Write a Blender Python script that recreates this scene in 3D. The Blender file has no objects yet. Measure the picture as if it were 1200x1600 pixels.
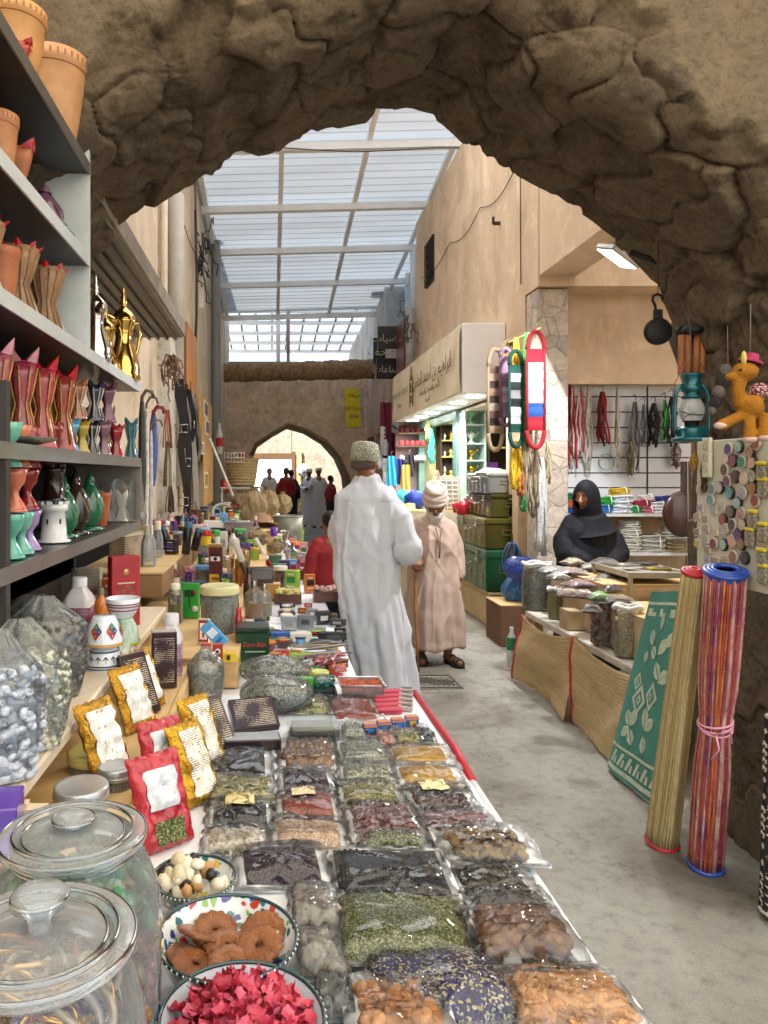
import bpy, math, random
import numpy as np
from mathutils import Vector, Matrix, Euler, noise
R=math.radians; PI=math.pi
sc=bpy.context.scene
EYE=1.52; F=1150.0
cam=bpy.data.cameras.new("camera"); co=bpy.data.objects.new("camera",cam); sc.collection.objects.link(co)
co.location=(0,0,EYE); co.rotation_euler=(R(90),0,0)
cam.lens=36*F/1600; cam.sensor_width=36; cam.shift_x=.109375; cam.shift_y=-.03625
cam.clip_start=.05; cam.clip_end=600
sc.camera=co
SUN_EL,SUN_AZ=R(56),R(222)      # azimuth clockwise from +Y (the far end of the lane)
w=bpy.data.worlds.new("World"); sc.world=w; w.use_nodes=True
nt=w.node_tree; bg=nt.nodes['Background']; sky=nt.nodes.new('ShaderNodeTexSky')
sky.sky_type='NISHITA'; sky.sun_disc=False; sky.sun_elevation=SUN_EL; sky.sun_rotation=SUN_AZ
sky.air_density=1.0; sky.dust_density=2.0
nt.links.new(sky.outputs[0],bg.inputs[0]); bg.inputs[1].default_value=.15
sl=bpy.data.lights.new("sun",'SUN'); sl.energy=5.0; sl.angle=R(.5); sl.color=(1,.95,.87)
so=bpy.data.objects.new("sun",sl); sc.collection.objects.link(so)
sd=Vector((math.sin(SUN_AZ)*math.cos(SUN_EL),math.cos(SUN_AZ)*math.cos(SUN_EL),math.sin(SUN_EL)))
so.rotation_euler=sd.to_track_quat('Z','Y').to_euler(); so.location=(0,0,30)
sc.view_settings.view_transform='Standard'; sc.view_settings.look='None'
sc.view_settings.exposure=1.9; sc.view_settings.gamma=1
sc.render.engine='CYCLES'
cy=sc.cycles; cy.use_denoising=True; cy.max_bounces=9; cy.diffuse_bounces=5; cy.glossy_bounces=4
cy.transmission_bounces=8; cy.transparent_max_bounces=20; cy.caustics_reflective=False; cy.caustics_refractive=False
cy.sample_clamp_indirect=6
try: cy.denoiser='OPENIMAGEDENOISE'
except Exception: pass

def W(x,y,Y): return Vector(((x-425)/F*Y, Y, EYE-(y-742)/F*Y))     # survey helper: bearing + distance -> metres
def on(x,y,z):
    Y=F*(EYE-z)/(y-742); return Vector(((x-425)/F*Y,Y,z))
def m_(px,Y): return px*Y/F
def lerp(a,b,t): return a+(b-a)*t
def srgb(c):
    if isinstance(c,str): c=[int(c[i:i+2],16)/255 for i in (0,2,4)]
    return tuple(((v+.055)/1.055)**2.4 if v>.04045 else v/12.92 for v in c)
MATS={}
def nodes(name):
    m=bpy.data.materials.new(name); m.use_nodes=True; n=m.node_tree
    return m,n,n.nodes['Principled BSDF'],n.nodes['Material Output']
def lk(n,a,b): n.links.new(a,b)
def nd(n,t,**k):
    o=n.nodes.new(t)
    for a,b in k.items():
        if a in o.inputs.keys(): o.inputs[a].default_value=b
        else: setattr(o,a,b)
    return o
def objco(n,scale=(1,1,1)):
    tc=nd(n,'ShaderNodeTexCoord'); mp=nd(n,'ShaderNodeMapping'); mp.inputs['Scale'].default_value=scale
    lk(n,tc.outputs['Object'],mp.inputs[0]); return mp.outputs[0]
def ramp(n,fac,stops,interp='LINEAR'):
    r=nd(n,'ShaderNodeValToRGB'); r.color_ramp.interpolation=interp; e=r.color_ramp.elements
    while len(e)<len(stops): e.new(.5)
    for i,(p,c) in enumerate(stops):
        e[i].position=p; e[i].color=tuple(c)+(1,) if len(c)==3 else c
    lk(n,fac,r.inputs[0]); return r.outputs[0]
def sh(c,k): return tuple(min(1,max(0,v*k)) for v in c)
def M(col,rough=.55,metal=0,var=.18,vs=6,bump=.0,bs=60,stretch=(1,1,1),coat=0,spec=.5,c2=None,lin=False,trans=0,alpha=1,emit=0):
    """everyday surface: base colour with soft variation and optional bump"""
    key=('M',col,rough,metal,var,vs,bump,bs,stretch,coat,spec,c2,trans,alpha,emit)
    if key in MATS: return MATS[key]
    m,n,b,o=nodes('surface'); c=srgb(col); d=srgb(c2) if c2 else sh(c,1-var)
    v=objco(n,stretch); t=nd(n,'ShaderNodeTexNoise',Scale=vs,Detail=5,Roughness=.6); lk(n,v,t.inputs[0])
    lk(n,ramp(n,t.outputs[0],[(.3,d),(.62,c if c2 else sh(c,1+var*.5))]),b.inputs['Base Color'])
    b.inputs['Roughness'].default_value=rough; b.inputs['Metallic'].default_value=metal
    b.inputs['Coat Weight'].default_value=coat; b.inputs['Coat Roughness'].default_value=.08
    b.inputs['Specular IOR Level'].default_value=spec; b.inputs['Transmission Weight'].default_value=trans
    b.inputs['Alpha'].default_value=alpha
    if emit: b.inputs['Emission Color'].default_value=c+(1,); b.inputs['Emission Strength'].default_value=emit
    if bump:
        t2=nd(n,'ShaderNodeTexNoise',Scale=bs,Detail=6,Roughness=.65); lk(n,v,t2.inputs[0])
        bp=nd(n,'ShaderNodeBump',Strength=min(1,bump),Distance=.004+.01*max(0,bump-1)); lk(n,t2.outputs[0],bp.inputs['Height']); lk(n,bp.outputs[0],b.inputs['Normal'])
    MATS[key]=m; return m
def GR(cols,scale=160,bump=1,rough=.7,dist=.004,stretch=(1,1,1)):
    """granular heap: every voronoi cell a grain"""
    key=('G',tuple(cols),scale,bump,rough,stretch)
    if key in MATS: return MATS[key]
    m,n,b,o=nodes('grains'); v=objco(n,stretch)
    vo=nd(n,'ShaderNodeTexVoronoi',Scale=scale); lk(n,v,vo.inputs[0])
    cs=[srgb(c) for c in cols]; st=[(i/len(cs),c) for i,c in enumerate(cs)]
    sp=nd(n,'ShaderNodeSeparateColor'); lk(n,vo.outputs['Color'],sp.inputs[0])
    lk(n,ramp(n,sp.outputs[0],st,'CONSTANT'),b.inputs['Base Color']); b.inputs['Roughness'].default_value=rough
    bp=nd(n,'ShaderNodeBump',Strength=bump,Distance=dist); bp.invert=True; lk(n,vo.outputs['Distance'],bp.inputs['Height']); lk(n,bp.outputs[0],b.inputs['Normal'])
    MATS[key]=m; return m
def FILM(tint='ffffff',amt=.86,rough=.07,bs=14,bstr=.9,milky=.05):
    """thin clear plastic: transparent with fresnel sheen and creases"""
    key=('F',tint,amt,rough,bs,bstr,milky)
    if key in MATS: return MATS[key]
    m,n,b,o=nodes('clear film'); n.nodes.remove(b); v=objco(n)
    mu=nd(n,'ShaderNodeTexNoise',Scale=bs,Detail=3,Roughness=.5,Distortion=1.2); mu.noise_type='RIDGED_MULTIFRACTAL'; lk(n,v,mu.inputs[0])
    bp=nd(n,'ShaderNodeBump',Strength=bstr,Distance=.006); lk(n,mu.outputs[0],bp.inputs['Height'])
    tr=nd(n,'ShaderNodeBsdfTransparent'); c=srgb(tint); tr.inputs[0].default_value=c+(1,)
    gl=nd(n,'ShaderNodeBsdfGlossy',Roughness=rough); gl.inputs[0].default_value=(1,1,1,1); lk(n,bp.outputs[0],gl.inputs['Normal'])
    df=nd(n,'ShaderNodeBsdfDiffuse'); df.inputs[0].default_value=(.8,.85,.9,1); lk(n,bp.outputs[0],df.inputs['Normal'])
    fr=nd(n,'ShaderNodeFresnel',IOR=1.52); lk(n,bp.outputs[0],fr.inputs['Normal'])
    ma=nd(n,'ShaderNodeMath',operation='MULTIPLY_ADD'); ma.inputs[1].default_value=.95; ma.inputs[2].default_value=0; lk(n,fr.outputs[0],ma.inputs[0])
    ma.use_clamp=True
    m1=nd(n,'ShaderNodeMixShader'); m1.inputs[0].default_value=milky; lk(n,tr.outputs[0],m1.inputs[1]); lk(n,df.outputs[0],m1.inputs[2])
    m2=nd(n,'ShaderNodeMixShader'); lk(n,ma.outputs[0],m2.inputs[0]); lk(n,m1.outputs[0],m2.inputs[1]); lk(n,gl.outputs[0],m2.inputs[2])
    lk(n,m2.outputs[0],o.inputs[0]); MATS[key]=m; return m
def PR(base,ink,scale=60,rough=.45,dens=.5,coat=.2):
    """printed paper: lines of small marks like packaging text"""
    key=('P',base,ink,scale,dens,rough)
    if key in MATS: return MATS[key]
    m,n,b,o=nodes('printed card'); v=objco(n,(1,1,1))
    t=nd(n,'ShaderNodeTexNoise',Scale=scale*8,Detail=1); lk(n,v,t.inputs[0])
    wv=nd(n,'ShaderNodeTexWave',Scale=scale*1.3,bands_direction='Z'); wv.wave_type='BANDS'; lk(n,v,wv.inputs[0])
    big=nd(n,'ShaderNodeTexNoise',Scale=scale*.5,Detail=0); lk(n,v,big.inputs[0])
    mu=nd(n,'ShaderNodeMath',operation='MULTIPLY'); lk(n,t.outputs[0],mu.inputs[0]); lk(n,wv.outputs['Fac'],mu.inputs[1])
    m2=nd(n,'ShaderNodeMath',operation='MULTIPLY'); lk(n,mu.outputs[0],m2.inputs[0]); lk(n,big.outputs[0],m2.inputs[1])
    th=.26-.12*dens
    lk(n,ramp(n,m2.outputs[0],[(0,srgb(base)),(th,srgb(base)),(th+.02,srgb(ink))]),b.inputs['Base Color'])
    b.inputs['Roughness'].default_value=rough; b.inputs['Coat Weight'].default_value=coat
    MATS[key]=m; return m

class MB:
    def __init__(s): s.v=[]; s.f=[]; s.m=[]; s.sm=[]; s.tf=None
    def add(s,vs,fs,mi=0,smooth=False):
        o=len(s.v)
        if s.tf is not None: vs=[s.tf@Vector(p) for p in vs]
        s.v.extend([tuple(p) for p in vs]); s.f.extend([tuple(i+o for i in f) for f in fs])
        s.m.extend([mi]*len(fs)); s.sm.extend([smooth]*len(fs)); return s
    def box(s,c,d,mi=0,rot=None,bev=0,taper=1):
        x,y,z=d[0]/2,d[1]/2,d[2]/2; c=Vector(c)
        if rot is None: rm=Matrix.Identity(3)
        elif isinstance(rot,(int,float)): rm=Matrix.Rotation(rot,3,'Z')
        else: rm=Euler(rot).to_matrix()
        b=min(bev,x*.9,y*.9,z*.9)
        if b<=0:
            vs=[(i*x*(taper if k>0 else 1),j*y*(taper if k>0 else 1),k*z) for k in(-1,1) for j in(-1,1) for i in(-1,1)]
            fs=[(0,2,3,1),(4,5,7,6),(0,1,5,4),(2,6,7,3),(0,4,6,2),(1,3,7,5)]
        else:
            vs=[];idx={}
            for k in(-1,1):
                for j in(-1,1):
                    for i in(-1,1):
                        t=taper if k>0 else 1
                        for a,p in enumerate([(i*x,j*(y-b),k*(z-b)),(i*(x-b),j*y,k*(z-b)),(i*(x-b),j*(y-b),k*z)]):
                            idx[(i,j,k,a)]=len(vs); vs.append((p[0]*t,p[1]*t,p[2]))
            I=lambda i,j,k,a: idx[(i,j,k,a)]
            fs=[]
            for q in(-1,1):
                fs.append([I(q,-1,-1,0),I(q,1,-1,0),I(q,1,1,0),I(q,-1,1,0)][::q])
                fs.append([I(-1,q,-1,1),I(1,q,-1,1),I(1,q,1,1),I(-1,q,1,1)][::-q])
                fs.append([I(-1,-1,q,2),I(1,-1,q,2),I(1,1,q,2),I(-1,1,q,2)][::q])
            for a in(-1,1):
                for c_ in(-1,1):
                    fs.append([I(-1,a,c_,1),I(1,a,c_,1),I(1,a,c_,2),I(-1,a,c_,2)])
                    fs.append([I(a,-1,c_,0),I(a,1,c_,0),I(a,1,c_,2),I(a,-1,c_,2)])
                    fs.append([I(a,c_,-1,0),I(a,c_,1,0),I(a,c_,1,1),I(a,c_,-1,1)])
            for i in(-1,1):
                for j in(-1,1):
                    for k in(-1,1): fs.append([I(i,j,k,0),I(i,j,k,1),I(i,j,k,2)])
        return s.add([rm@Vector(p)+c for p in vs],fs,mi)
    def lathe(s,prof,c=(0,0,0),n=20,mi=0,smooth=True,rot=None,sx=1,sy=1,ph=0,caps=True,fn=None):
        c=Vector(c); rm=Euler(rot).to_matrix() if rot else Matrix.Identity(3); vs=[];fs=[]
        for k,(r,z) in enumerate(prof):
            for i in range(n):
                a=2*PI*i/n+ph; rr=r*(fn(a,k) if fn else 1)
                vs.append(rm@Vector((rr*math.cos(a)*sx,rr*math.sin(a)*sy,z))+c)
        for k in range(len(prof)-1):
            for i in range(n):
                j=(i+1)%n; fs.append((k*n+i,k*n+j,(k+1)*n+j,(k+1)*n+i))
        s.add(vs,fs,mi,smooth)
        if caps:
            if prof[0][0]>1e-4: s.add([vs[i] for i in range(n)],[tuple(range(n))[::-1]],mi,False) if s.tf is None else s._cap(vs[:n],mi,True)
            if prof[-1][0]>1e-4: s.add([vs[-n+i] for i in range(n)],[tuple(range(n))],mi,False) if s.tf is None else s._cap(vs[-n:],mi,False)
        return s
    def _cap(s,vs,mi,rev):
        f=tuple(range(len(vs))); return s.add(vs,[f[::-1] if rev else f],mi,False)
    def tube(s,pts,r,n=8,mi=0,smooth=True,closed=False):
        pts=[Vector(p) for p in pts]; rs=r if isinstance(r,(list,tuple)) else [r]*len(pts)
        vs=[];fs=[]; up=None; N=len(pts)
        for k,p in enumerate(pts):
            if closed: d=pts[(k+1)%N]-pts[k-1]
            else: d=pts[min(k+1,N-1)]-pts[max(k-1,0)]
            d=d.normalized() if d.length>1e-9 else Vector((0,0,1))
            if up is None: up=Vector((0,0,1)) if abs(d.z)<.9 else Vector((1,0,0))
            a=d.cross(up).normalized(); up=a.cross(d).normalized()
            for i in range(n):
                t=2*PI*i/n; vs.append(p+(a*math.cos(t)+up*math.sin(t))*rs[k])
        for k in range(N if closed else N-1):
            k2=(k+1)%N
            for i in range(n):
                j=(i+1)%n; fs.append((k*n+i,k*n+j,k2*n+j,k2*n+i))
        if not closed: fs+= [tuple(range(n))[::-1],tuple((N-1)*n+i for i in range(n))]
        return s.add(vs,fs,mi,smooth)
    def ball(s,c,r,n=12,mi=0,sx=1,sy=1,sz=1,rot=None):
        k=max(5,n//2+1); return s.lathe([(max(1e-4,r*math.sin(PI*i/k)),-r*math.cos(PI*i/k)*sz) for i in range(k+1)],c,n,mi,True,rot,sx,sy,0,False)
    def grid(s,fn,nu,nv,mi=0,smooth=True):
        vs=[fn(i/nu,j/nv) for j in range(nv+1) for i in range(nu+1)]; q=nu+1
        return s.add(vs,[(j*q+i,j*q+i+1,(j+1)*q+i+1,(j+1)*q+i) for j in range(nv) for i in range(nu)],mi,smooth)
    def prism(s,poly,z0,z1,mi=0,axis='Z'):
        n=len(poly)
        def P(a,b,c): return (a,b,c) if axis=='Z' else ((a,c,b) if axis=='Y' else (c,a,b))
        vs=[P(x,y,z0) for x,y in poly]+[P(x,y,z1) for x,y in poly]
        return s.add(vs,[tuple(range(n))[::-1],tuple(range(n,2*n))]+[(i,(i+1)%n,n+(i+1)%n,n+i) for i in range(n)],mi)
    def build(s,name,mats,parent=None,loc=None,rot=None):
        me=bpy.data.meshes.new(name); me.from_pydata(s.v,[],s.f)
        if not isinstance(mats,(list,tuple)): mats=[mats]
        for m in mats: me.materials.append(m)
        me.polygons.foreach_set('material_index',s.m); me.polygons.foreach_set('use_smooth',s.sm); me.update()
        o=bpy.data.objects.new(name,me); sc.collection.objects.link(o)
        if parent is not None: o.parent=parent
        if loc is not None: o.location=loc
        if rot is not None: o.rotation_euler=(0,0,rot) if isinstance(rot,(int,float)) else rot
        return o
LABELS={}
def tag(o,label,cat,group=None,kind=None):
    if not 4<=len(label.split())<=16: print('LABELLEN',len(label.split()),label)
    o['label']=label; o['category']=cat
    if group: o['group']=group
    if kind: o['kind']=kind
    return o
def T(name,label,cat,loc=(0,0,0),rot=0,group=None):
    o=bpy.data.objects.new(name,None); o.empty_display_size=.1; sc.collection.objects.link(o); o.location=loc
    o.rotation_euler=(0,0,rot) if isinstance(rot,(int,float)) else rot
    return tag(o,label,cat,group)
def struct(name,mb,mats,**k):
    o=mb.build(name,mats,**k); o['kind']='structure'; return o
def kids(o): return [c for c in bpy.data.objects if c.parent==o]
def dup(o,loc=None,rot=None,label=None,scale=None,parent=None,mat=None):
    c=o.copy(); sc.collection.objects.link(c)
    if parent is not None: c.parent=parent
    if loc is not None: c.location=loc
    if rot is not None: c.rotation_euler=(0,0,rot) if isinstance(rot,(int,float)) else rot
    if scale is not None: c.scale=(scale,)*3 if isinstance(scale,(int,float)) else scale
    if label: c['label']=label
    for ch in kids(o): dup(ch,parent=c)
    return c
def ev_mesh(o,name=None):
    """bake an object's modifiers into its mesh"""
    dg=bpy.context.evaluated_depsgraph_get(); dg.update(); me=bpy.data.meshes.new_from_object(o.evaluated_get(dg))
    old=o.data; o.modifiers.clear(); o.data=me; bpy.data.meshes.remove(old); return o
def remesh(o,vox=.008,smooth=4,fac=.5):
    md=o.modifiers.new('r','REMESH'); md.mode='VOXEL'; md.voxel_size=vox; md.use_smooth_shade=True
    if smooth: ms=o.modifiers.new('s','SMOOTH'); ms.iterations=smooth; ms.factor=fac
    mats=[m for m in o.data.materials]; ev_mesh(o)
    if not len(o.data.materials):
        for m in mats: o.data.materials.append(m)
    return o
def text(body,size,mat,parent,loc,rot,name='lettering',ext=.001,align='CENTER',sx=1):
    cu=bpy.data.curves.new('t','FONT'); cu.body=body; cu.size=size; cu.extrude=ext; cu.align_x=align; cu.align_y='CENTER'; cu.resolution_u=2
    to=bpy.data.objects.new('t',cu); sc.collection.objects.link(to)
    dg=bpy.context.evaluated_depsgraph_get(); me=bpy.data.meshes.new_from_object(to.evaluated_get(dg)); bpy.data.objects.remove(to); bpy.data.curves.remove(cu)
    me.materials.clear(); me.materials.append(mat)
    o=bpy.data.objects.new(name,me); sc.collection.objects.link(o); o.parent=parent; o.location=loc; o.rotation_euler=rot; o.scale=(sx,1,1); return o
def fbm(p,o=4): return noise.fractal(Vector(p),1.0,2.0,o)
rnd=random.Random(7)
def mat_sheet(col,t):
    m,n,b,o=nodes('roof sheet'); n.nodes.remove(b); v=objco(n,(.3,2,1))
    ns=nd(n,'ShaderNodeTexNoise',Scale=1.2,Detail=5); lk(n,v,ns.inputs[0]); c=srgb(col)
    k=ramp(n,ns.outputs[0],[(.3,sh(c,.82)),(.6,c)])
    df=nd(n,'ShaderNodeBsdfDiffuse'); tr=nd(n,'ShaderNodeBsdfTranslucent'); gl=nd(n,'ShaderNodeBsdfGlossy',Roughness=.35); gl.inputs[0].default_value=(.8,.85,.9,1)
    lk(n,k,df.inputs[0]); lk(n,k,tr.inputs[0])
    a=nd(n,'ShaderNodeMixShader'); a.inputs[0].default_value=t; lk(n,df.outputs[0],a.inputs[1]); lk(n,tr.outputs[0],a.inputs[2])
    b2=nd(n,'ShaderNodeMixShader'); b2.inputs[0].default_value=.10; lk(n,a.outputs[0],b2.inputs[1]); lk(n,gl.outputs[0],b2.inputs[2]); lk(n,b2.outputs[0],o.inputs[0]); return m
def mat_concrete():
    m,n,b,o=nodes('worn concrete'); v=objco(n)
    a=nd(n,'ShaderNodeTexNoise',Scale=1.3,Detail=9,Roughness=.62,Distortion=.6); lk(n,v,a.inputs[0])
    c=nd(n,'ShaderNodeTexNoise',Scale=16,Detail=8,Roughness=.7); lk(n,v,c.inputs[0])
    g=nd(n,'ShaderNodeTexNoise',Scale=160,Detail=3,Roughness=.7); lk(n,v,g.inputs[0])
    c1=ramp(n,a.outputs[0],[(.25,(.13,.112,.082)),(.40,(.22,.20,.16)),(.50,(.31,.295,.25)),(.66,(.37,.355,.31)),(.85,(.22,.195,.15))])
    c2=ramp(n,c.outputs[0],[(.3,(.62,.6,.56)),(.48,(.95,.95,.95)),(.7,(1.08,1.06,1.02))])
    c3=ramp(n,g.outputs[0],[(.3,(.55,.53,.5)),(.42,(.97,.97,.97)),(.7,(1.1,1.1,1.1))])
    mx=nd(n,'ShaderNodeMix',data_type='RGBA',blend_type='MULTIPLY'); mx.inputs[0].default_value=1; lk(n,c1,mx.inputs[6]); lk(n,c2,mx.inputs[7])
    my=nd(n,'ShaderNodeMix',data_type='RGBA',blend_type='MULTIPLY'); my.inputs[0].default_value=.9; lk(n,mx.outputs[2],my.inputs[6]); lk(n,c3,my.inputs[7])
    vo=nd(n,'ShaderNodeTexVoronoi',Scale=.9,feature='DISTANCE_TO_EDGE'); dn=nd(n,'ShaderNodeTexNoise',Scale=2.5,Detail=6,Roughness=.7); lk(n,v,dn.inputs[0])
    mv=nd(n,'ShaderNodeMix',data_type='RGBA'); mv.inputs[0].default_value=.45; lk(n,v,mv.inputs[6]); lk(n,dn.outputs['Color'],mv.inputs[7]); lk(n,mv.outputs[2],vo.inputs[0])
    cr=ramp(n,vo.outputs['Distance'],[(0,(.45,.42,.38)),(.003,(.8,.78,.76)),(.007,(1,1,1))])
    mz=nd(n,'ShaderNodeMix',data_type='RGBA',blend_type='MULTIPLY'); mz.inputs[0].default_value=.8; lk(n,my.outputs[2],mz.inputs[6]); lk(n,cr,mz.inputs[7])
    lk(n,mz.outputs[2],b.inputs['Base Color'])
    rr=nd(n,'ShaderNodeMapRange'); rr.inputs[3].default_value=.45; rr.inputs[4].default_value=.85; lk(n,a.outputs[0],rr.inputs[0]); lk(n,rr.outputs[0],b.inputs['Roughness'])
    ad=nd(n,'ShaderNodeMath',operation='ADD'); lk(n,c.outputs[0],ad.inputs[0]); lk(n,g.outputs[0],ad.inputs[1])
    bp=nd(n,'ShaderNodeBump',Strength=.8,Distance=.012); lk(n,ad.outputs[0],bp.inputs['Height']); lk(n,bp.outputs[0],b.inputs['Normal']); return m
def mat_plaster(c1,c2,c3,streak=True,bump=.6,pock=False):
    m,n,b,o=nodes('lime plaster'); v=objco(n,(1,1,.6) if streak else (1,1,1)); v2=objco(n)
    a=nd(n,'ShaderNodeTexNoise',Scale=2.2,Detail=7,Roughness=.62); lk(n,v,a.inputs[0])
    q=nd(n,'ShaderNodeTexNoise',Scale=1.1,Detail=6,Roughness=.6); lk(n,v2,q.inputs[0])
    k1=ramp(n,a.outputs[0],[(.28,srgb(c3)),(.45,srgb(c1)),(.7,srgb(c2))]); k2=ramp(n,q.outputs[0],[(.3,(.82,.8,.78)),(.55,(1,1,1))])
    mx=nd(n,'ShaderNodeMix',data_type='RGBA',blend_type='MULTIPLY'); mx.inputs[0].default_value=1; lk(n,k1,mx.inputs[6]); lk(n,k2,mx.inputs[7])
    pt=nd(n,'ShaderNodeTexNoise',Scale=.9,Detail=4,Roughness=.75,Distortion=.8); lk(n,v2,pt.inputs[0]); st=nd(n,'ShaderNodeTexNoise',Scale=3.2,Detail=8,Roughness=.7); lk(n,objco(n,(.7,.7,.2)),st.inputs[0])
    pk=ramp(n,pt.outputs[0],[(.42,(1,1,1)),(.45,(.88,.87,.85)),(.56,(.9,.88,.86)),(.6,(1.03,1.02,1))]); sk=ramp(n,st.outputs[0],[(.30,(.62,.58,.54)),(.44,(.97,.96,.95)),(.6,(1.02,1.02,1.02))])
    m3=nd(n,'ShaderNodeMix',data_type='RGBA',blend_type='MULTIPLY'); m3.inputs[0].default_value=.8; lk(n,mx.outputs[2],m3.inputs[6]); lk(n,pk,m3.inputs[7]); m4=nd(n,'ShaderNodeMix',data_type='RGBA',blend_type='MULTIPLY'); m4.inputs[0].default_value=.4; lk(n,m3.outputs[2],m4.inputs[6]); lk(n,sk,m4.inputs[7])
    out=m4.outputs[2]
    g=nd(n,'ShaderNodeTexNoise',Scale=9 if pock else 35,Detail=9,Roughness=.72); lk(n,v2,g.inputs[0])
    if pock:
        k3=ramp(n,g.outputs[0],[(.34,(.5,.42,.34)),(.44,(.9,.87,.83)),(.6,(1.05,1.03,1))])
        my=nd(n,'ShaderNodeMix',data_type='RGBA',blend_type='MULTIPLY'); my.inputs[0].default_value=.9; lk(n,out,my.inputs[6]); lk(n,k3,my.inputs[7]); out=my.outputs[2]
    lk(n,out,b.inputs['Base Color']); b.inputs['Roughness'].default_value=.9
    bp=nd(n,'ShaderNodeBump',Strength=bump,Distance=.03 if pock else .012); lk(n,g.outputs[0],bp.inputs['Height']); lk(n,bp.outputs[0],b.inputs['Normal']); return m
def mat_arch():
    m,n,b,o=nodes('rough mortared stone'); v=objco(n)
    at=nd(n,'ShaderNodeAttribute'); at.attribute_name='plaster'
    aj=nd(n,'ShaderNodeAttribute'); aj.attribute_name='tone'
    a=nd(n,'ShaderNodeTexNoise',Scale=5,Detail=9,Roughness=.68); lk(n,v,a.inputs[0])
    g=nd(n,'ShaderNodeTexNoise',Scale=38,Detail=9,Roughness=.75); lk(n,v,g.inputs[0])
    ad=nd(n,'ShaderNodeMath',operation='MULTIPLY_ADD'); ad.inputs[1].default_value=.6; lk(n,aj.outputs['Fac'],ad.inputs[0]); lk(n,a.outputs[0],ad.inputs[2])
    st=ramp(n,ad.outputs[0],[(.3,srgb('3e342a')),(.55,srgb('5c4f41')),(.8,srgb('766856')),(1,srgb('675b4f'))])
    pl=ramp(n,a.outputs[0],[(.25,srgb('6a5d4d')),(.5,srgb('7e705c')),(.75,srgb('8e7f68'))])
    mx=nd(n,'ShaderNodeMix',data_type='RGBA'); lk(n,at.outputs['Fac'],mx.inputs[0]); lk(n,st,mx.inputs[6]); lk(n,pl,mx.inputs[7])
    k=ramp(n,g.outputs[0],[(.32,(.5,.45,.4)),(.5,(.95,.95,.95)),(.7,(1.12,1.1,1.05))])
    my=nd(n,'ShaderNodeMix',data_type='RGBA',blend_type='MULTIPLY'); my.inputs[0].default_value=.85; lk(n,mx.outputs[2],my.inputs[6]); lk(n,k,my.inputs[7]); lk(n,my.outputs[2],b.inputs['Base Color'])
    b.inputs['Roughness'].default_value=.95; b.inputs['Specular IOR Level'].default_value=.15
    bp=nd(n,'ShaderNodeBump',Strength=.9,Distance=.02); lk(n,g.outputs[0],bp.inputs['Height']); lk(n,bp.outputs[0],b.inputs['Normal']); return m

g=MB(); g.grid(lambda u,v:(lerp(-60,60,u),lerp(-40,140,v),0),4,4,smooth=False)
struct('ground',g,mat_concrete())

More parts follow.
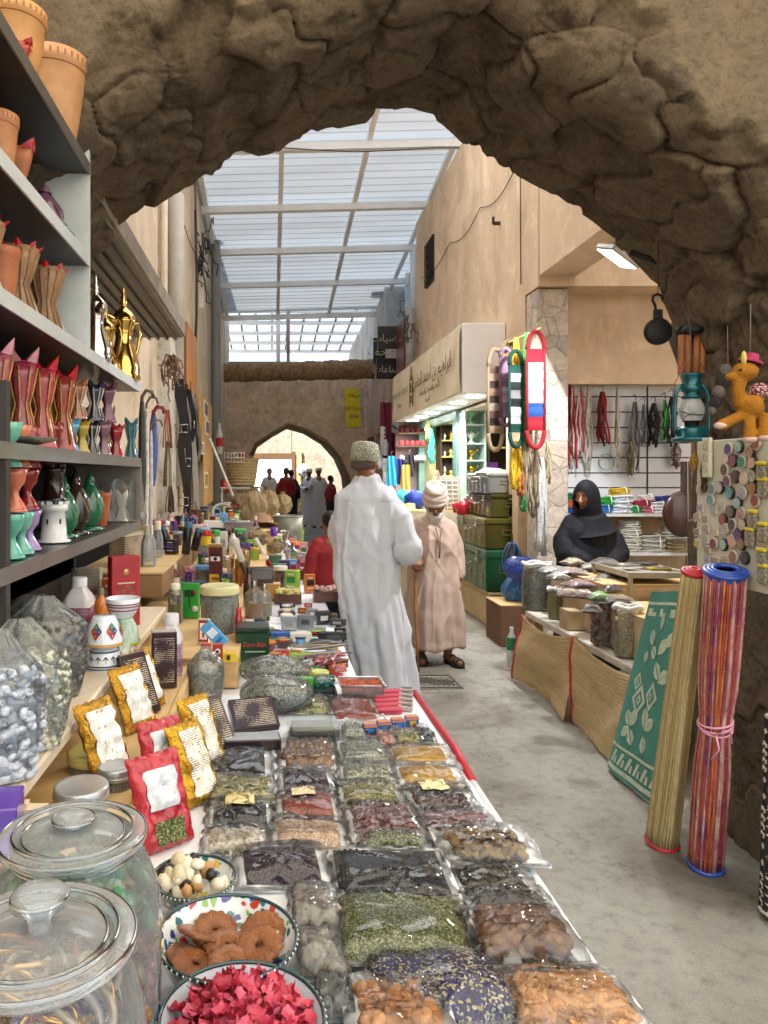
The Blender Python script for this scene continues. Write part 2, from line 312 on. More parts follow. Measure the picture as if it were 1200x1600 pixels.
def build_arch():
    px=[(60,1290),(66,1000),(76,700),(98,480),(128,405),(160,385),(192,345),(246,308),(292,280),(345,270),(368,243),(430,238),(452,214),(520,190),(572,178),(640,164),(692,180),(732,216),(790,256),(870,300),(935,346),(995,396),(1028,430),(1048,480),(1060,520),(1078,575),(1086,680),(1092,1000),(1092,1290)]
    YB,YF=3.3,2.52
    P=np.array([[(x-425)/F*YB,EYE-(y-742)/F*YB] for x,y in px])
    d=np.r_[0,np.cumsum(np.hypot(*np.diff(P,axis=0).T))]; NU=760
    t=np.linspace(0,d[-1],NU); X=np.interp(t,d,P[:,0]); Z=np.interp(t,d,P[:,1])
    for _ in range(6): X[1:-1]=(X[:-2]+2*X[1:-1]+X[2:])/4; Z[1:-1]=(Z[:-2]+2*Z[1:-1]+Z[2:])/4
    cx,cz=.52,1.95; N=np.stack([X-cx,Z-cz],1); N[:,1]=np.where(Z<cz,N[:,1]*.15,N[:,1]); N/=np.linalg.norm(N,axis=1)[:,None]
    rf=1.9; dep=YB-YF; ws=np.r_[np.linspace(-rf,-.7,26)[:-1],np.linspace(-.7,dep+.06,176)]; ws=np.r_[ws,dep+.12,dep+.5]; NW=len(ws)
    U,Wd=np.meshgrid(t,ws)
    rng=np.random.RandomState(5)
    cell_u,cell_w=.27,.40; iu,iw=np.floor(U/cell_u).astype(int),np.floor((Wd+5)/cell_w).astype(int)
    tab=rng.rand(64,64,3)
    f1=np.full(U.shape,9.);f2=np.full(U.shape,9.);idc=np.zeros(U.shape)
    wu=.05*np.sin(Wd*9+U*4)+.03*np.sin(Wd*23+1+U*15); ww=.05*np.sin(U*7+2)+.03*np.sin(U*19+Wd*11)
    Uq,Wq=U+wu,Wd+5+ww
    iu,iw=np.floor(Uq/cell_u).astype(int),np.floor(Wq/cell_w).astype(int)
    for a in(-1,0,1):
        for b in(-1,0,1):
            ju,jw=(iu+a),(iw+b); q=tab[ju%64,jw%64]
            du=(ju+.15+.7*q[...,0])*cell_u-Uq; dw=(jw+.1+.8*q[...,1])*cell_w-Wq; ds=np.sqrt(du**2+(dw*.62)**2)
            n1=ds<f1; f2=np.where(n1,f1,np.minimum(f2,ds)); idc=np.where(n1,q[...,2],idc); f1=np.where(n1,ds,f1)
    e=np.clip((f2-f1)/.042,0,1); e=1-(1-e)**2.6
    V=np.zeros((NW,NU,3)); nn=np.zeros((NW,NU,3))
    rc=.13
    for k,wv in enumerate(ws):
        if wv<-rc: V[k,:,0]=X+N[:,0]*-wv; V[k,:,2]=Z+N[:,1]*-wv; V[k,:,1]=YF; nn[k,:,1]=-1
        elif wv<rc:
            th=(wv+rc)/(2*rc)*PI/2; r=rc*(1-math.sin(th)); y=YF+rc*(1-math.cos(th))
            V[k,:,0]=X+N[:,0]*r; V[k,:,2]=Z+N[:,1]*r; V[k,:,1]=y; nn[k,:,1]=-math.cos(th); nn[k,:,0]=-N[:,0]*math.sin(th); nn[k,:,2]=-N[:,1]*math.sin(th)
        elif wv<=dep+.061: V[k,:,0]=X; V[k,:,2]=Z; V[k,:,1]=YF+wv; nn[k,:,0]=-N[:,0]; nn[k,:,2]=-N[:,1]
        else:
            r=(wv-dep-.06)*4; V[k,:,0]=X+N[:,0]*r; V[k,:,2]=Z+N[:,1]*r; V[k,:,1]=YB+.05; nn[k,:,1]=.3
    fl=np.zeros(U.shape); lo=np.zeros(U.shape)
    for k in range(NW):
        for i in range(0,NU):
            p=V[k,i]
            fl[k,i]=noise.fractal((p[0]*7,p[1]*7,p[2]*7),1.0,2.1,7)
            lo[k,i]=noise.noise((p[0]*1.7+4,p[1]*1.7,p[2]*1.7))
    pm=np.clip(((-Wd)-(.13+.26*lo+.09*fl))/.05,0,1)
    jamb=np.clip((1.75-V[...,2])/.4,0,1)
    mort=np.clip(.5+1.6*lo,0,1)      # mortar smeared over some joints
    tilt=(idc-.5)*(f1/.15)
    disp=(e-.9)*(.008+.030*(1-mort))+(idc-.5)*.038*e+fl*.022+tilt*.020-np.abs(fl)*.026
    disp=disp*(1-pm)*(1-.45*jamb)+pm*(.03+fl*.006)
    ck=noise
    disp[-2:]*=.3
    V+=nn*disp[...,None]
    m=MB(); vs=V.reshape(-1,3); m.v=[tuple(p) for p in vs]
    for k in range(NW-1):
        for i in range(NU-1): m.f.append((k*NU+i,k*NU+i+1,(k+1)*NU+i+1,(k+1)*NU+i))
    m.m=[0]*len(m.f); m.sm=[True]*len(m.f)
    o=m.build('stone_arch',[mat_arch()])
    a=o.data.attributes.new('plaster','FLOAT','POINT'); a.data.foreach_set('value',pm.reshape(-1).astype(np.float32))
    a=o.data.attributes.new('tone','FLOAT','POINT'); a.data.foreach_set('value',(idc*.5+(e-.5)*.4).reshape(-1).astype(np.float32))
    tag(o,'rough brown stone arch across the near end of the lane, plaster peeling off its face','arch')
build_arch()

PL_R=mat_plaster('e0c6a8','e8d2b6','ccb294'); PL_L=mat_plaster('dccbb2','e4d6c0','c4b299')
PL_E=mat_plaster('ecd4ba','f2dec6','d8bca0',False,.9,True); PL_W=mat_plaster('c9c6c2','dcdad6','a5a09a')
HY=5.6
def right_building():
    t=T('plastered_building','tall tan plastered building over the lit shop on the right of the lane','building',(2.34,6.56,0))
    b=MB(); b.box((.95,2.82,2.36+1.62),(1.9,5.16,3.24)); b.box((.95,.072,4.39),(1.9,.332,2.42)); b.box((1.2,5.3,1.18),(1.4,.12,2.36)); b.box((1.75,2.8,1.18),(.12,4.9,2.36)); 
    b.build('wall',[PL_R],t)
    b=MB(); b.box((.17,-1.3,1.65+1.62+.9),(.33,2.39,1.8)); b.build('beam',[PL_R],t)
    wn=MB(); wn.box((-.012,4.3,4.66),(.02,.52,.66)); wo=wn.build('window',[M('2a2520',.8)],t)
    gr=MB()
    for i in range(5): gr.tube([(-.035,4.05+i*.125,4.34),(-.035,4.05+i*.125,4.98)],.008,6)
    for i in range(5): gr.tube([(-.035,4.05,4.39+i*.14),(-.035,4.55,4.39+i*.14)],.008,6)
    for i in range(4):
        for j in range(4): gr.tube([(-.04,4.11+i*.125+.05*math.cos(a),4.46+j*.14+.05*math.sin(a)) for a in [k*PI/4 for k in range(9)]],.006,5)
    gr.build('grille',[M('3a2f26',.6,.6)],wo)
    return t
right_building()
def mat_clad():
    m,n,b,o=nodes('crazy paving stone'); v=objco(n)
    vo=nd(n,'ShaderNodeTexVoronoi',Scale=6.5); ve=nd(n,'ShaderNodeTexVoronoi',Scale=6.5,feature='DISTANCE_TO_EDGE'); lk(n,v,vo.inputs[0]); lk(n,v,ve.inputs[0])
    sp=nd(n,'ShaderNodeSeparateColor'); lk(n,vo.outputs['Color'],sp.inputs[0])
    c=ramp(n,sp.outputs[0],[(0,srgb('bdb2a4')),(.4,srgb('d2c8ba')),(.7,srgb('c8bcb0')),(1,srgb('b0a89e'))])
    ns=nd(n,'ShaderNodeTexNoise',Scale=14,Detail=7,Roughness=.7); lk(n,v,ns.inputs[0])
    k=ramp(n,ns.outputs[0],[(.3,(.65,.62,.6)),(.6,(1.05,1.03,1))]); mx=nd(n,'ShaderNodeMix',data_type='RGBA',blend_type='MULTIPLY'); mx.inputs[0].default_value=1; lk(n,c,mx.inputs[6]); lk(n,k,mx.inputs[7])
    j=ramp(n,ve.outputs[0],[(0,(.75,.72,.68)),(.02,(.8,.77,.73)),(.035,(1,1,1))]); my=nd(n,'ShaderNodeMix',data_type='RGBA',blend_type='MULTIPLY'); my.inputs[0].default_value=1; lk(n,mx.outputs[2],my.inputs[6]); lk(n,j,my.inputs[7])
    lk(n,my.outputs[2],b.inputs['Base Color']); b.inputs['Roughness'].default_value=.75
    bp=nd(n,'ShaderNodeBump',Strength=.8,Distance=.02); lk(n,j,bp.inputs['Height']); lk(n,bp.outputs[0],b.inputs['Normal']); return m
p=MB(); p.box((2.482,6.64,1.583),(.275,.27,3.166),bev=.01); 
tag(p.build('pillar',[mat_clad()]),'square pillar clad in pale irregular stone between the shop and the rope stall','pillar')
b=MB(); b.box((4.3,7.12,2.9),(3.9,.16,5.8)); tag(b.build('plastered_wall',[mat_plaster('d6bc9a','e0c8a8','c2a584',False)]),'beige plastered back wall of the rope stall','wall')
b=MB(); b.box((6.0,4.4,2.9),(.2,5.3,5.8)); tag(b.build('plastered_wall',[PL_R]),'plain plaster side wall at the right end of the rope stall','wall')
def left_building():
    t=T('plastered_building','grey beige plastered building along the left side of the lane','building',(-1.1,3.4,0))
    b=MB(); b.box((-.6,9.0,2.95),(1.2,11.2,5.9)); b.box((-.6,1.45,3.6),(1.2,3.9,4.6)); b.box((-.9,1.45,.65),(.6,3.9,1.3)); b.build('wall',[PL_L],t)
    b=MB(); b.box((-.42,1.5,1.3),(.1,3.8,2.6)); b.build('shutter_recess',[M('1d1a18',.8)],t)
    return t
LB=left_building()
def end_wall():
    YE=18.0
    px=[(392,880),(392,760),(393,712),(400,695),(425,678),(450,664),(478,672),(508,690),(530,715),(543,745),(548,790),(548,880)]
    a=[((x-425)/F*YE,max(0,EYE-(y-742)/F*YE)) for x,y in px]
    poly=[(-1.6,0)]+a+[(3.0,0),(3.0,3.95),(-1.6,3.85)]
    t=T('end_wall','pale pocked mud plaster wall with a pointed arch closing the lane','wall',(0,YE,0))
    n=len(poly); m=MB(); D=1.7
    import mathutils
    tri=mathutils.geometry.tessellate_polygon([[Vector((x,0,z)) for x,z in poly]])
    for y in(0,D): m.add([(x,y,z) for x,z in poly],[tuple(q) for q in tri])
    m.add([(x,y,z) for y in(0,D) for x,z in poly],[(i,(i+1)%n,n+(i+1)%n,n+i) for i in range(n) if not 1<=i<=len(a)-1])
    m.build('wall',[PL_E],t)
    s=MB(); k=len(a); NS=8
    g=lambda i,j:(a[i][0]*(1),j/NS*D+.002,a[i][1])
    s.add([g(i,j) for j in range(NS+1) for i in range(k)],[(j*k+i,j*k+i+1,(j+1)*k+i+1,(j+1)*k+i) for j in range(NS) for i in range(k-1)],0,True)
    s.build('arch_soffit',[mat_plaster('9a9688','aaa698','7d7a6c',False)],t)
    r=MB(); ap=[(x,-.02,z) for x,z in a[2:11]]; r.tube(ap,[.05+.012*math.sin(i*3) for i in range(len(ap))],7); r.build('arch_edge',[M('8a6f4e',.95,bump=1.5,bs=20)],t)
    return t
end_wall()
def chamber():
    Y=24.6; t=T('block_wall','grey block wall around the bright doorway beyond the far arch','wall',(0,Y,0))
    bk=mat_plaster('b0a596','c2b7a8','8d8376',False,.9,True)
    m=MB(); m.box((-2.1,.15,2),(3.0,.3,4)); m.box((2.3,.15,2),(3.3,.3,4)); m.box((0.03,.15,3.02),(1.28,.3,1.96)); m.build('wall',[bk],t)
    m=MB(); m.box((.72,-.08,1.15),(.12,.06,2.3)); m.box((.03,-.05,2.14),(1.3,.08,.2)); m.build('door_frame',[M('6b4a30',.7,bump=1)],t)
    m=MB(); m.box((.9,-.1,1.35),(.16,.05,2.1)); m.build('painted_panel',[PR('d8c98a','4a4236',20)],t)
    s=T('side_wall','grey side walls of the passage behind the far arch','wall',(0,0,0))
    m=MB(); m.box((2.75,22.1,2),(.3,4.7,4)); m.box((-1.75,22.1,2),(.3,4.7,4)); m.build('wall',[bk],s)
    
    pl=T('round_plate','round white patterned plate hung on the block wall inside the far arch','plate',(W(475,735,23.8)+Vector((0,.55,0))))
    m=MB(); m.lathe([(.001,0),(.2,0),(.22,.03),(.0,.03)],(0,0,0),24,rot=(R(90),0,0)); m.build('disc',[M('e6e4dd',.5)],pl)
    m=MB()
    for i in range(12): a=i*PI/6; m.box((.155*math.cos(a),-.035,.155*math.sin(a)),(.05,.006,.03),rot=(0,-a,0))
    m.lathe([(.04,0),(.07,0),(.07,.006),(.04,.006)],(0,-.03,0),16,rot=(R(90),0,0)); m.build('pattern',[M('7d7f86',.6)],pl)
    b=MB(); b.box((-1,44,2.6),(24,4,5.2)); tag(b.build('doorway_glare_wall',[M('f6f2ea',.9)]),'white wall added outside the doorway to stand in for its glare','building')  # white block added to fill the doorway with brightness
chamber()
def far_right():
    t=T('low_shop_building','low shop building with hanging flags beyond the lit shop on the right','building',(2.34,12.0,0))
    b=MB(); b.box((.75,3.08,3.3),(1.5,6.2,1.75)); b.box((1.2,3.0,1.21),(.6,6.0,2.42)); b.box((.35,5.4,1.21),(.7,1.38,2.42)); b.box((.3,1.9,1.21),(.5,.25,2.42)); b.build('wall',[mat_plaster('c9b0a0','dcc8ba','a58a78')],t)
    w_=MB(); w_.box((-.012,5.3,1.95),(.03,.7,.9)); wo=w_.build('window',[M('3b2c20',.6)],t)
    g=MB()
    for i in range(5): g.box((-.05,5.0+i*.15,1.95),(.03,.03,.9))
    g.build('bars',[M('7a5a3c',.6)],wo)
    t2=T('whitewashed_wall','tall whitewashed wall standing above the far right shops','wall',(2.34,15.6,0))
    b=MB(); b.box((.5,3.4,4.95),(1.0,7.6,2.0)); b.box((-.14,-.02,5.55),(.3,.35,.12)); b.build('wall',[mat_plaster('bcc0c4','d4d7da','8f9296')],t2)
    c=T('blue_sheet_screen','pale blue corrugated sheet screen on a white frame under the roof edge','screen',(2.75,10.9,4.1))
    b=MB()
    n=120; b.grid(lambda u,v:(.02*math.sin(v*n*1.05),u*4.9,v*1.75),1,n*2); b.build('sheet',[mat_sheet('9cc4e4',.55)],c)
    b=MB()
    for y in (0,1.2,2.4,3.6,4.8): b.box((-.09,y,.85),(.07,.07,1.75))
    for z in (.05,.6,1.15,1.65): b.box((-.1,2.4,z),(.04,4.8,.04))
    b.build('frame',[M('e4e8ea',.4,.3)],c)
far_right()

STEEL=M('f2f4f6',.5,0,var=.05,vs=3)
def roof_z(x,y): return EYE+5.38+.025*x-.108*y
def lane_roof():
    t=T('metal_roof','pale corrugated sheet roof on white steel beams sloping over the lane','roof',(0,0,0))
    y0,y1,x0,x1=3.4,16.75,-2.4,6.4
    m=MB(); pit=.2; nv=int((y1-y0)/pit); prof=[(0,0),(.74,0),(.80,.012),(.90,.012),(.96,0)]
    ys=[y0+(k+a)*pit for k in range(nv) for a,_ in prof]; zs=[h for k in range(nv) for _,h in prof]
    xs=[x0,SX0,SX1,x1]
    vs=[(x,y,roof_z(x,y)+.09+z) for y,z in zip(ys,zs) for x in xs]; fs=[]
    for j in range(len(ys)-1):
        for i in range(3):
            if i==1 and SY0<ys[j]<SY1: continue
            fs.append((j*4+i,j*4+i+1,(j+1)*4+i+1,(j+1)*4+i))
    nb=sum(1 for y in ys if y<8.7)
    mi=[1 if f[0]//4<nb else 0 for f in fs]; m.add(vs,fs); m.m=mi; m.build('corrugated_sheet',[mat_sheet('c3cbd1',.15),mat_sheet('fbfbf8',.72)],t)  # sheets made translucent for light; unseen near strip clearer to flood the lane
    for Y in (5.6,8.0,9.7,11.4,13.0,14.6,16.6):
        b=MB(); zc=lambda x:roof_z(x,Y)
        b.add([(x,Y+dy,zc(x)+dz) for x in(x0,x1) for dy,dz in((-.055,-.08),(.055,-.08),(.055,.02),(-.055,.02))],[(0,1,2,3),(7,6,5,4),(0,4,5,1),(1,5,6,2),(2,6,7,3),(3,7,4,0)])
        b.build('crossbeam',[STEEL],t)
    for X in (-1.02,.13,1.28,2.44):
        b=MB(); b.add([(X+dx,Y,roof_z(X,Y)+dz) for Y in(y0,y1) for dx,dz in((-.035,.015),(.035,.015),(.035,.085),(-.035,.085))],[(0,1,2,3),(7,6,5,4),(0,4,5,1),(1,5,6,2),(2,6,7,3),(3,7,4,0)])
        b.build('rafter',[STEEL],t)
    b=MB()
    for Y in (9.7,13.0,16.6): b.tube([(2.5,Y,roof_z(2.5,Y)-.05),(2.5,Y,4.3)],.06,10)
    b.build('post',[STEEL],t)
    c=MB(); c.tube([(x0+.5+i*.5,9.62,roof_z(0,9.62)-.09-.03*math.sin(i*1.3)) for i in range(10)],.008,5); c.build('cable',[M('4a4a4a',.6)],t)
def back(px,py,pz,zr):
    k=(zr-pz)/sd.z; return px+sd.x*k,py+sd.y*k
q=Vector((2.6,6.54,1.95))
for _ in range(6):
    zr=roof_z(q.x,q.y)+.1 if _==0 else roof_z(hx,hy)+.1
    hx,hy=back(q.x,q.y,q.z,zr)
SX0,SX1,SY0,SY1=hx-.42,hx+.12,hy-.12,hy+.42
print('slot',hx,hy)
lane_roof()
def far_roof():
    t=T('lattice_roof','dark slatted sheet roof on a white steel grid over the far end of the lane','roof',(0,0,0))
    m=MB(); f=lambda x,y: 5.45-(y-17)*.05-.02*x
    m.grid(lambda u,v:(lerp(-2.5,3.2,u),lerp(16.25,22.3,v),f(lerp(-2.5,3.2,u),lerp(16.25,22.3,v))+.12),1,1,smooth=False); m.build('sheet',[mat_sheet('a8b2b8',.48)],t)
    for k in range(6):
        b=MB(); y=16.4+k*1.1; b.box((.35,y,f(.35,y)),(5.7,.09,.09)); b.build('crossbeam',[STEEL],t)
    for k in range(15):
        b=MB(); x=-2.4+k*.4; b.add([(x+dx,y,f(x,y)+dz) for y in(16.3,22.2) for dx,dz in((-.02,.04),(.02,.04),(.02,.1),(-.02,.1))],[(0,1,2,3),(7,6,5,4),(0,4,5,1),(1,5,6,2),(2,6,7,3),(3,7,4,0)]); b.build('rafter',[M('5a6a74',.5,.4)],t)
    b=MB(); b.box((.15,17.6,5.2),(.1,.1,2.2)); b.box((-1.05,17.2,4.75),(.09,.09,1.5)); b.build('post',[STEEL],t)
    b=MB(); b.box((-.35,17.25,4.13),(1.95,.09,.09)); b.box((-1.2,17.2,4.6),(.08,.08,.95)); b.box((.38,17.3,4.9),(.08,.08,1.6)); b.build('brace',[M('a98890',.6,.2)],t)
far_roof()
b=MB(); b.box((1.2,2.95,6.1),(11,.55,3.2)); tag(b.build('sun_block_wall',[PL_R]),'unseen plain slab added above the stone arch to block the sun','wall')  # slab added out of view to keep sun patches off the rope stall
m=MB(); Y=16.9
pts=[]; rs=[]
for i in range(90):
    u=i/89; pts.append(((lerp(345,600,u)-425)/F*Y,Y,EYE-(lerp(583,576,u)-742)/F*Y)); rs.append(.21+.008*math.sin(i*1.9)+.012*math.sin(i*.53+1)+.02*u)
m.tube(pts,rs,18)
tag(m.build('palm_trunk_beam',[M('a98a68',.95,var=.35,vs=9,bump=3,bs=16,stretch=(1.5,1,1),c2='7d6046')]),'thick fibrous palm trunk laid across the top of the far wall','beam')
b=MB(); b.grid(lambda u,v:(lerp(-4.5,7,u),lerp(-7,2.2,v),3.75+.25*v),2,2,smooth=False)
tag(b.build('sun_diffuser_sheet',[mat_sheet('f0ead8',.5)]),'unseen translucent awning added over the near stalls to soften the sunlight','awning')  # added out of view: stops direct sun, spreads soft light on the goods
b=MB(); b.box((-2.0,-.5,1.9),(.2,7.5,3.8)); tag(b.build('plastered_wall',[PL_L]),'plastered wall behind the crowded display shelves','wall')
m=MB(); m.ball((6,70,3),6,14,sx=2,sz=1.1); tag(m.build('distant_tree',[M('7d8a50',.9,var=.4,vs=2,bump=3,bs=3)]),'hazy green tree top showing above the far roof','tree')
D=on(676,1066,.004); t=T('drain_cover','square metal drain cover set in the concrete beside the walking stick','drain',(D.x,D.y,0),.05)
m=MB(); m.box((0,0,.004),(.36,.34,.008)); m.build('frame',[M('8c877c',.7,.3)],t)
m=MB()
for i in range(-4,5):
    for s in(1,-1): m.box((i*.035,0,.011),(.006,.30,.004),rot=s*R(40)) if abs(i)<3 else m.box((i*.035,0,.011),(.006,.12,.004),rot=s*R(40))
for sx in(-1,1): m.box((sx*.165,0,.012),(.012,.34,.006)); m.box((0,sx*.155,.012),(.32,.012,.006))
m.build('lattice',[M('5f5b52',.6,.5)],t)
TZ=.70
CLOTH=M('e6eaf0',.5,var=.06,vs=5,bump=1,bs=9); WOODP=M('c79b66',.6,var=.25,vs=5,stretch=(1,.15,4),bump=.5,bs=30); PLY=M('d0ae78',.6,var=.18,vs=6,stretch=(.3,1,3))
DKW=M('2c2320',.5,var=.3); REDC=M('b01f30',.5)
t=T('display_table','long low table under a white plastic sheet heaped with spices, beside the walkway','table',(0,0,0))
m=MB(); m.box((.0,1.55,TZ-.02),(1.07,2.4,.04),bev=.008); m.box((-.20,5.7,TZ-.03),(1.1,5.9,.05),bev=.01); m.build('tabletop',[CLOTH],t)
m=MB(); m.tube([(.540,.4,TZ-.01),(.540,2.75,TZ-.01)],.011,8); m.build('edge_strip',[M('dfe5ec',.35)],t)
m=MB(); m.tube([(.538,1.98,TZ-.002),(.545,2.2,TZ+.004),(.54,2.5,TZ+.001),(.535,2.76,TZ+.003)],.012,8,0); m.tube([(.40,2.765,TZ),(.535,2.765,TZ)],.013,8); m.grid(lambda u,v:(.54+.012*math.sin(u*30),lerp(2.76,1.95,u),TZ-.01-v*.25),30,4); m.build('red_cloth_trim',[REDC],t)
m=MB(); m.grid(lambda u,v:(.53+.014*math.sin(u*44)*v,lerp(.35,2.76,u),TZ-.02-v*.55),60,5); m.grid(lambda u,v:(lerp(-.3,.53,u),2.76+.014*math.sin(u*30)*v,TZ-.04-v*.55),30,5); m.build('side_cloth',[CLOTH],t)
for x,y in((-.42,.5),(.45,.5),(.45,2.6),(.25,8.4),(-.7,8.4),(-.42,2.6)):
    m=MB(); m.box((x,y,.34),(.05,.05,.68)); m.build('leg',[DKW],t)

RM={}   # granular materials by key
RM.update(black=GR(['0d0d10','191920','24242c'],330,1),nigella=GR(['14161f','20232f','3b3f4e','0e1018'],420,1),herb=GR(['6d7a43','8f9a63','4b5a2c','b5b985','5f5f38'],310,1,.8,.006),
  greyherb=GR(['8b9078','a9ad96','6c725e','c0c2ae'],260,1,.8),red=GR(['8e3b22','a4482a','7a3220'],520,.6,.9),pinkp=GR(['b57f70','a8705f','c29282'],600,.3,.9),mustard=GR(['c2963f','d0a650','b58a38'],500,.4,.9),
  blue=GR(['2a2468','352f80','1c184c','2f2a70','241e5c','d9d3b0','c5b88a'],250,1,.7,.006,),beige=GR(['c9a98c','b8957a','d7bda2','a88468'],300,.7,.9),white=GR(['d8d2c2','e2dccf','c4bba6'],110,1,.8,.006),
  hib=GR(['2a1226','3a1a33','1c0c1a','4a2540'],190,1,.5,.006),dark=GR(['2f2a22','403a2e','1f1c18','55503f'],180,1,.8,.006),chili=GR(['a63a18','c14f22','7a2a14','cf6a35'],260,1,.7,.005),
  greenmix=GR(['77803f','9a9a5a','a98d50','5a6630'],150,1,.8,.006))
FILM1=FILM('ffffff',.95,.05,8,.4,.015); FILM2=FILM('f4f6f4',.85,.07,8,.6,.07); TRAY=M('eef3fa',.35,var=.05,coat=.3)
SEAL=M('e9eef4',.3,var=.03)
def chunk(m,p,s,kind,r):
    mi=0 if r.random()<.6 else 1
    rot=(r.uniform(-.7,.7),r.uniform(-.7,.7),r.uniform(0,6.28))
    if kind=='almond': m.lathe([(.0005,-s*1.25),(s*.45,-s*.8),(s*.68,-.1*s),(s*.5,s*.7),(.0005,s*1.4)],p,8,mi,True,(R(90)+r.uniform(-.3,.3),r.uniform(-.4,.4),rot[2]),1,.55)
    elif kind=='round': m.ball(p,s,8,mi,1,r.uniform(.75,1),r.uniform(.7,.95),rot)
    elif kind=='slice': m.lathe([(.001,-.15*s),(s,-.14*s),(s*1.06,0),(s,.14*s),(.001,.15*s)],p,9,mi,True,(rot[0]*1.1,rot[1]*1.1,rot[2]),1,r.uniform(.6,.9))
    elif kind=='bud': m.lathe([(.0005,-s),(s*.5,-s*.6),(s*.6,0),(s*.35,s*.6),(.0005,s)],p,7,mi,True,(R(70)+rot[0],rot[1],rot[2]))
    elif kind=='stick': 
        d=Vector((math.cos(rot[2]),math.sin(rot[2]),r.uniform(-.2,.2)))*s*2; m.tube([Vector(p)-d,Vector(p)+Vector((0,0,s*.2)),Vector(p)+d],[s*.25,s*.35,s*.25],6,mi)
    elif kind=='leaf':
        a=rot[2]; c,sn=math.cos(a),math.sin(a); q=[(-s*1.6,0,0),(-s*.5,s*.5,.2*s),(s*.7,s*.45,.1*s),(s*1.6,0,.3*s),(s*.6,-s*.45,0),(-s*.6,-s*.5,.15*s)]
        m.add([(p[0]+x*c-y*sn,p[1]+x*sn+y*c,p[2]+z) for x,y,z in q],[(0,1,5),(1,2,4,5),(2,3,4)],mi,False)
    else: # rock
        o=len(m.v); m.ball(p,s,7,mi,r.uniform(.7,1.2),r.uniform(.7,1.1),r.uniform(.6,1),rot)
        for i in range(o,len(m.v)): k=1+.38*noise.noise((m.v[i][0]*140,m.v[i][1]*140,m.v[i][2]*140)); m.v[i]=tuple(p[j]+(m.v[i][j]-p[j])*k for j in range(3))
def packet(label,x0,x1,y0,y1,mat,kind=None,cs=.01,cols=None,rot=0,h=.032,zb=0,tray=True,film=None,lab=None,seed=0,fill=.9,n=None,ztilt=0,margin=.135,cat='spice packet',name='spice_packet',group='clear packets of spices laid out on the table'):
    """x0..x1 / y0..y1: where it lies, from the survey; zb: what it rests on"""
    z=TZ+zb; yc=(y0+y1)/2; c=on((x0+x1)/2,yc,z); wd=m_(x1-x0,c.y); L=abs(on(0,y0,z).y-on(0,y1,z).y)
    r=random.Random(seed+int(x0)+int(y0)*7); rot+=r.uniform(-.045,.045); t=T(name,label,cat,(c.x,c.y,z+.002),(ztilt,0,rot),group)
    ox=r.uniform(0,50)
    if tray:
        m=MB(); wv=lambda u,v:.0025*math.sin(u*9+ox)+.003*math.sin(v*7+ox)
        m.grid(lambda u,v:((u-.5)*wd,(v-.5)*L,wv(u,v)+.006*max(0,(abs(u-.5)-.46)*25)*.4),14,14)
        m.grid(lambda u,v:((u-.5)*wd,(v-.5)*L,wv(u,v)-.002),14,14); m.build('tray',[TRAY],t)
    def hgt(u,v):
        a=abs(2*u-1);b_=abs(2*v-1); k=max(0,1-a**5)*max(0,1-b_**4); slump=1.15-.5*v
        return h*.82*k*slump*(.86+.25*noise.noise((u*3+ox,v*3,0)))
    mg=margin; bx=lambda u:(u-.5)*wd*(1-2*mg); by=lambda v:(v-.5)*L*(1-1.6*mg)
    m=MB()
    if kind is None:
        m.grid(lambda u,v:(bx(u),by(v),.003+hgt(u,v)*(1)+.0025*fbm((u*14+ox,v*12,1),3)*(0 if u in(0,1) or v in(0,1) else 1)),44,34)
        m.build('contents',[RM[mat] if isinstance(mat,str) else mat],t)
    else:
        ca,cb=cols or ('8a6a4a','6d5038')
        m.grid(lambda u,v:(bx(.04+.92*u),by(.04+.92*v),.002+hgt(.04+.92*u,.04+.92*v)*.62),16,12,1)
        nn=n or int(1.5*wd*L/(cs*cs*2.2)); nn=min(nn,640)
        for _ in range(nn):
            u,v=r.uniform(.03,.97),r.uniform(.03,.97); k=r.uniform(.45,1.0)
            chunk(m,(bx(u),by(v),.003+hgt(u,v)*k*.85),cs*r.uniform(.75,1.15),kind,r)
        m.build('contents',[M(ca,.6,var=.25,vs=40,bump=.6,bs=120),M(cb,.6,var=.3,vs=40,bump=.6,bs=120)],t)
    fz=[(r.uniform(0,1),r.uniform(0,1),r.uniform(0,PI),r.uniform(.5,1)) for _ in range(7)]
    def film_z(u,v):
        q=0
        for a,b_,an,st in fz:
            d=abs((u-a)*math.sin(an)-(v-b_)*math.cos(an)); l=abs((u-a)*math.cos(an)+(v-b_)*math.sin(an))
            q+=st*max(0,1-d/.022)*max(0,1-l/.45)
        e=min(u,1-u,v,1-v); ed=min(1,e/.08)
        return hgt(u,v)*1.0+ed*(.006+.010*q+(.004 if kind else .0015)*(1+fbm((u*6+ox,v*6,5),3)))+.003
    m=MB(); m.grid(lambda u,v:((u-.5)*wd*.985+.004*math.sin(v*17+ox)*(abs(u-.5)>.45),(v-.5)*L*.985+.004*math.sin(u*19+ox)*(abs(v-.5)>.45),film_z(u,v)),60,44)
    fo=m.build('wrapper',[film or FILM1],t)
    m=MB(); m.box((0,-.485*L,.006),(wd*.97,.010,.0012)); m.build('seal',[FILM2],fo)
    if lab:
        bc,ik,lu,lv,lw,lh=lab; lt=MB(); lt.grid(lambda u,v:((lu-.5+(u-.5)*lw)*wd,(lv-.5+(v-.5)*lh)*L,film_z(lu+(u-.5)*lw,lv+(v-.5)*lh)+.003),12,8); lt.build('paper_label',[PR(bc,ik,55)],t)
    return t
LY=('e6d9a0','5a4a20',.42,.62,.36,.42)
PK=packet
PK('packet of black seeds under crinkled film, top left of the near packet rows',310,430,1170,1224,'black',seed=1)
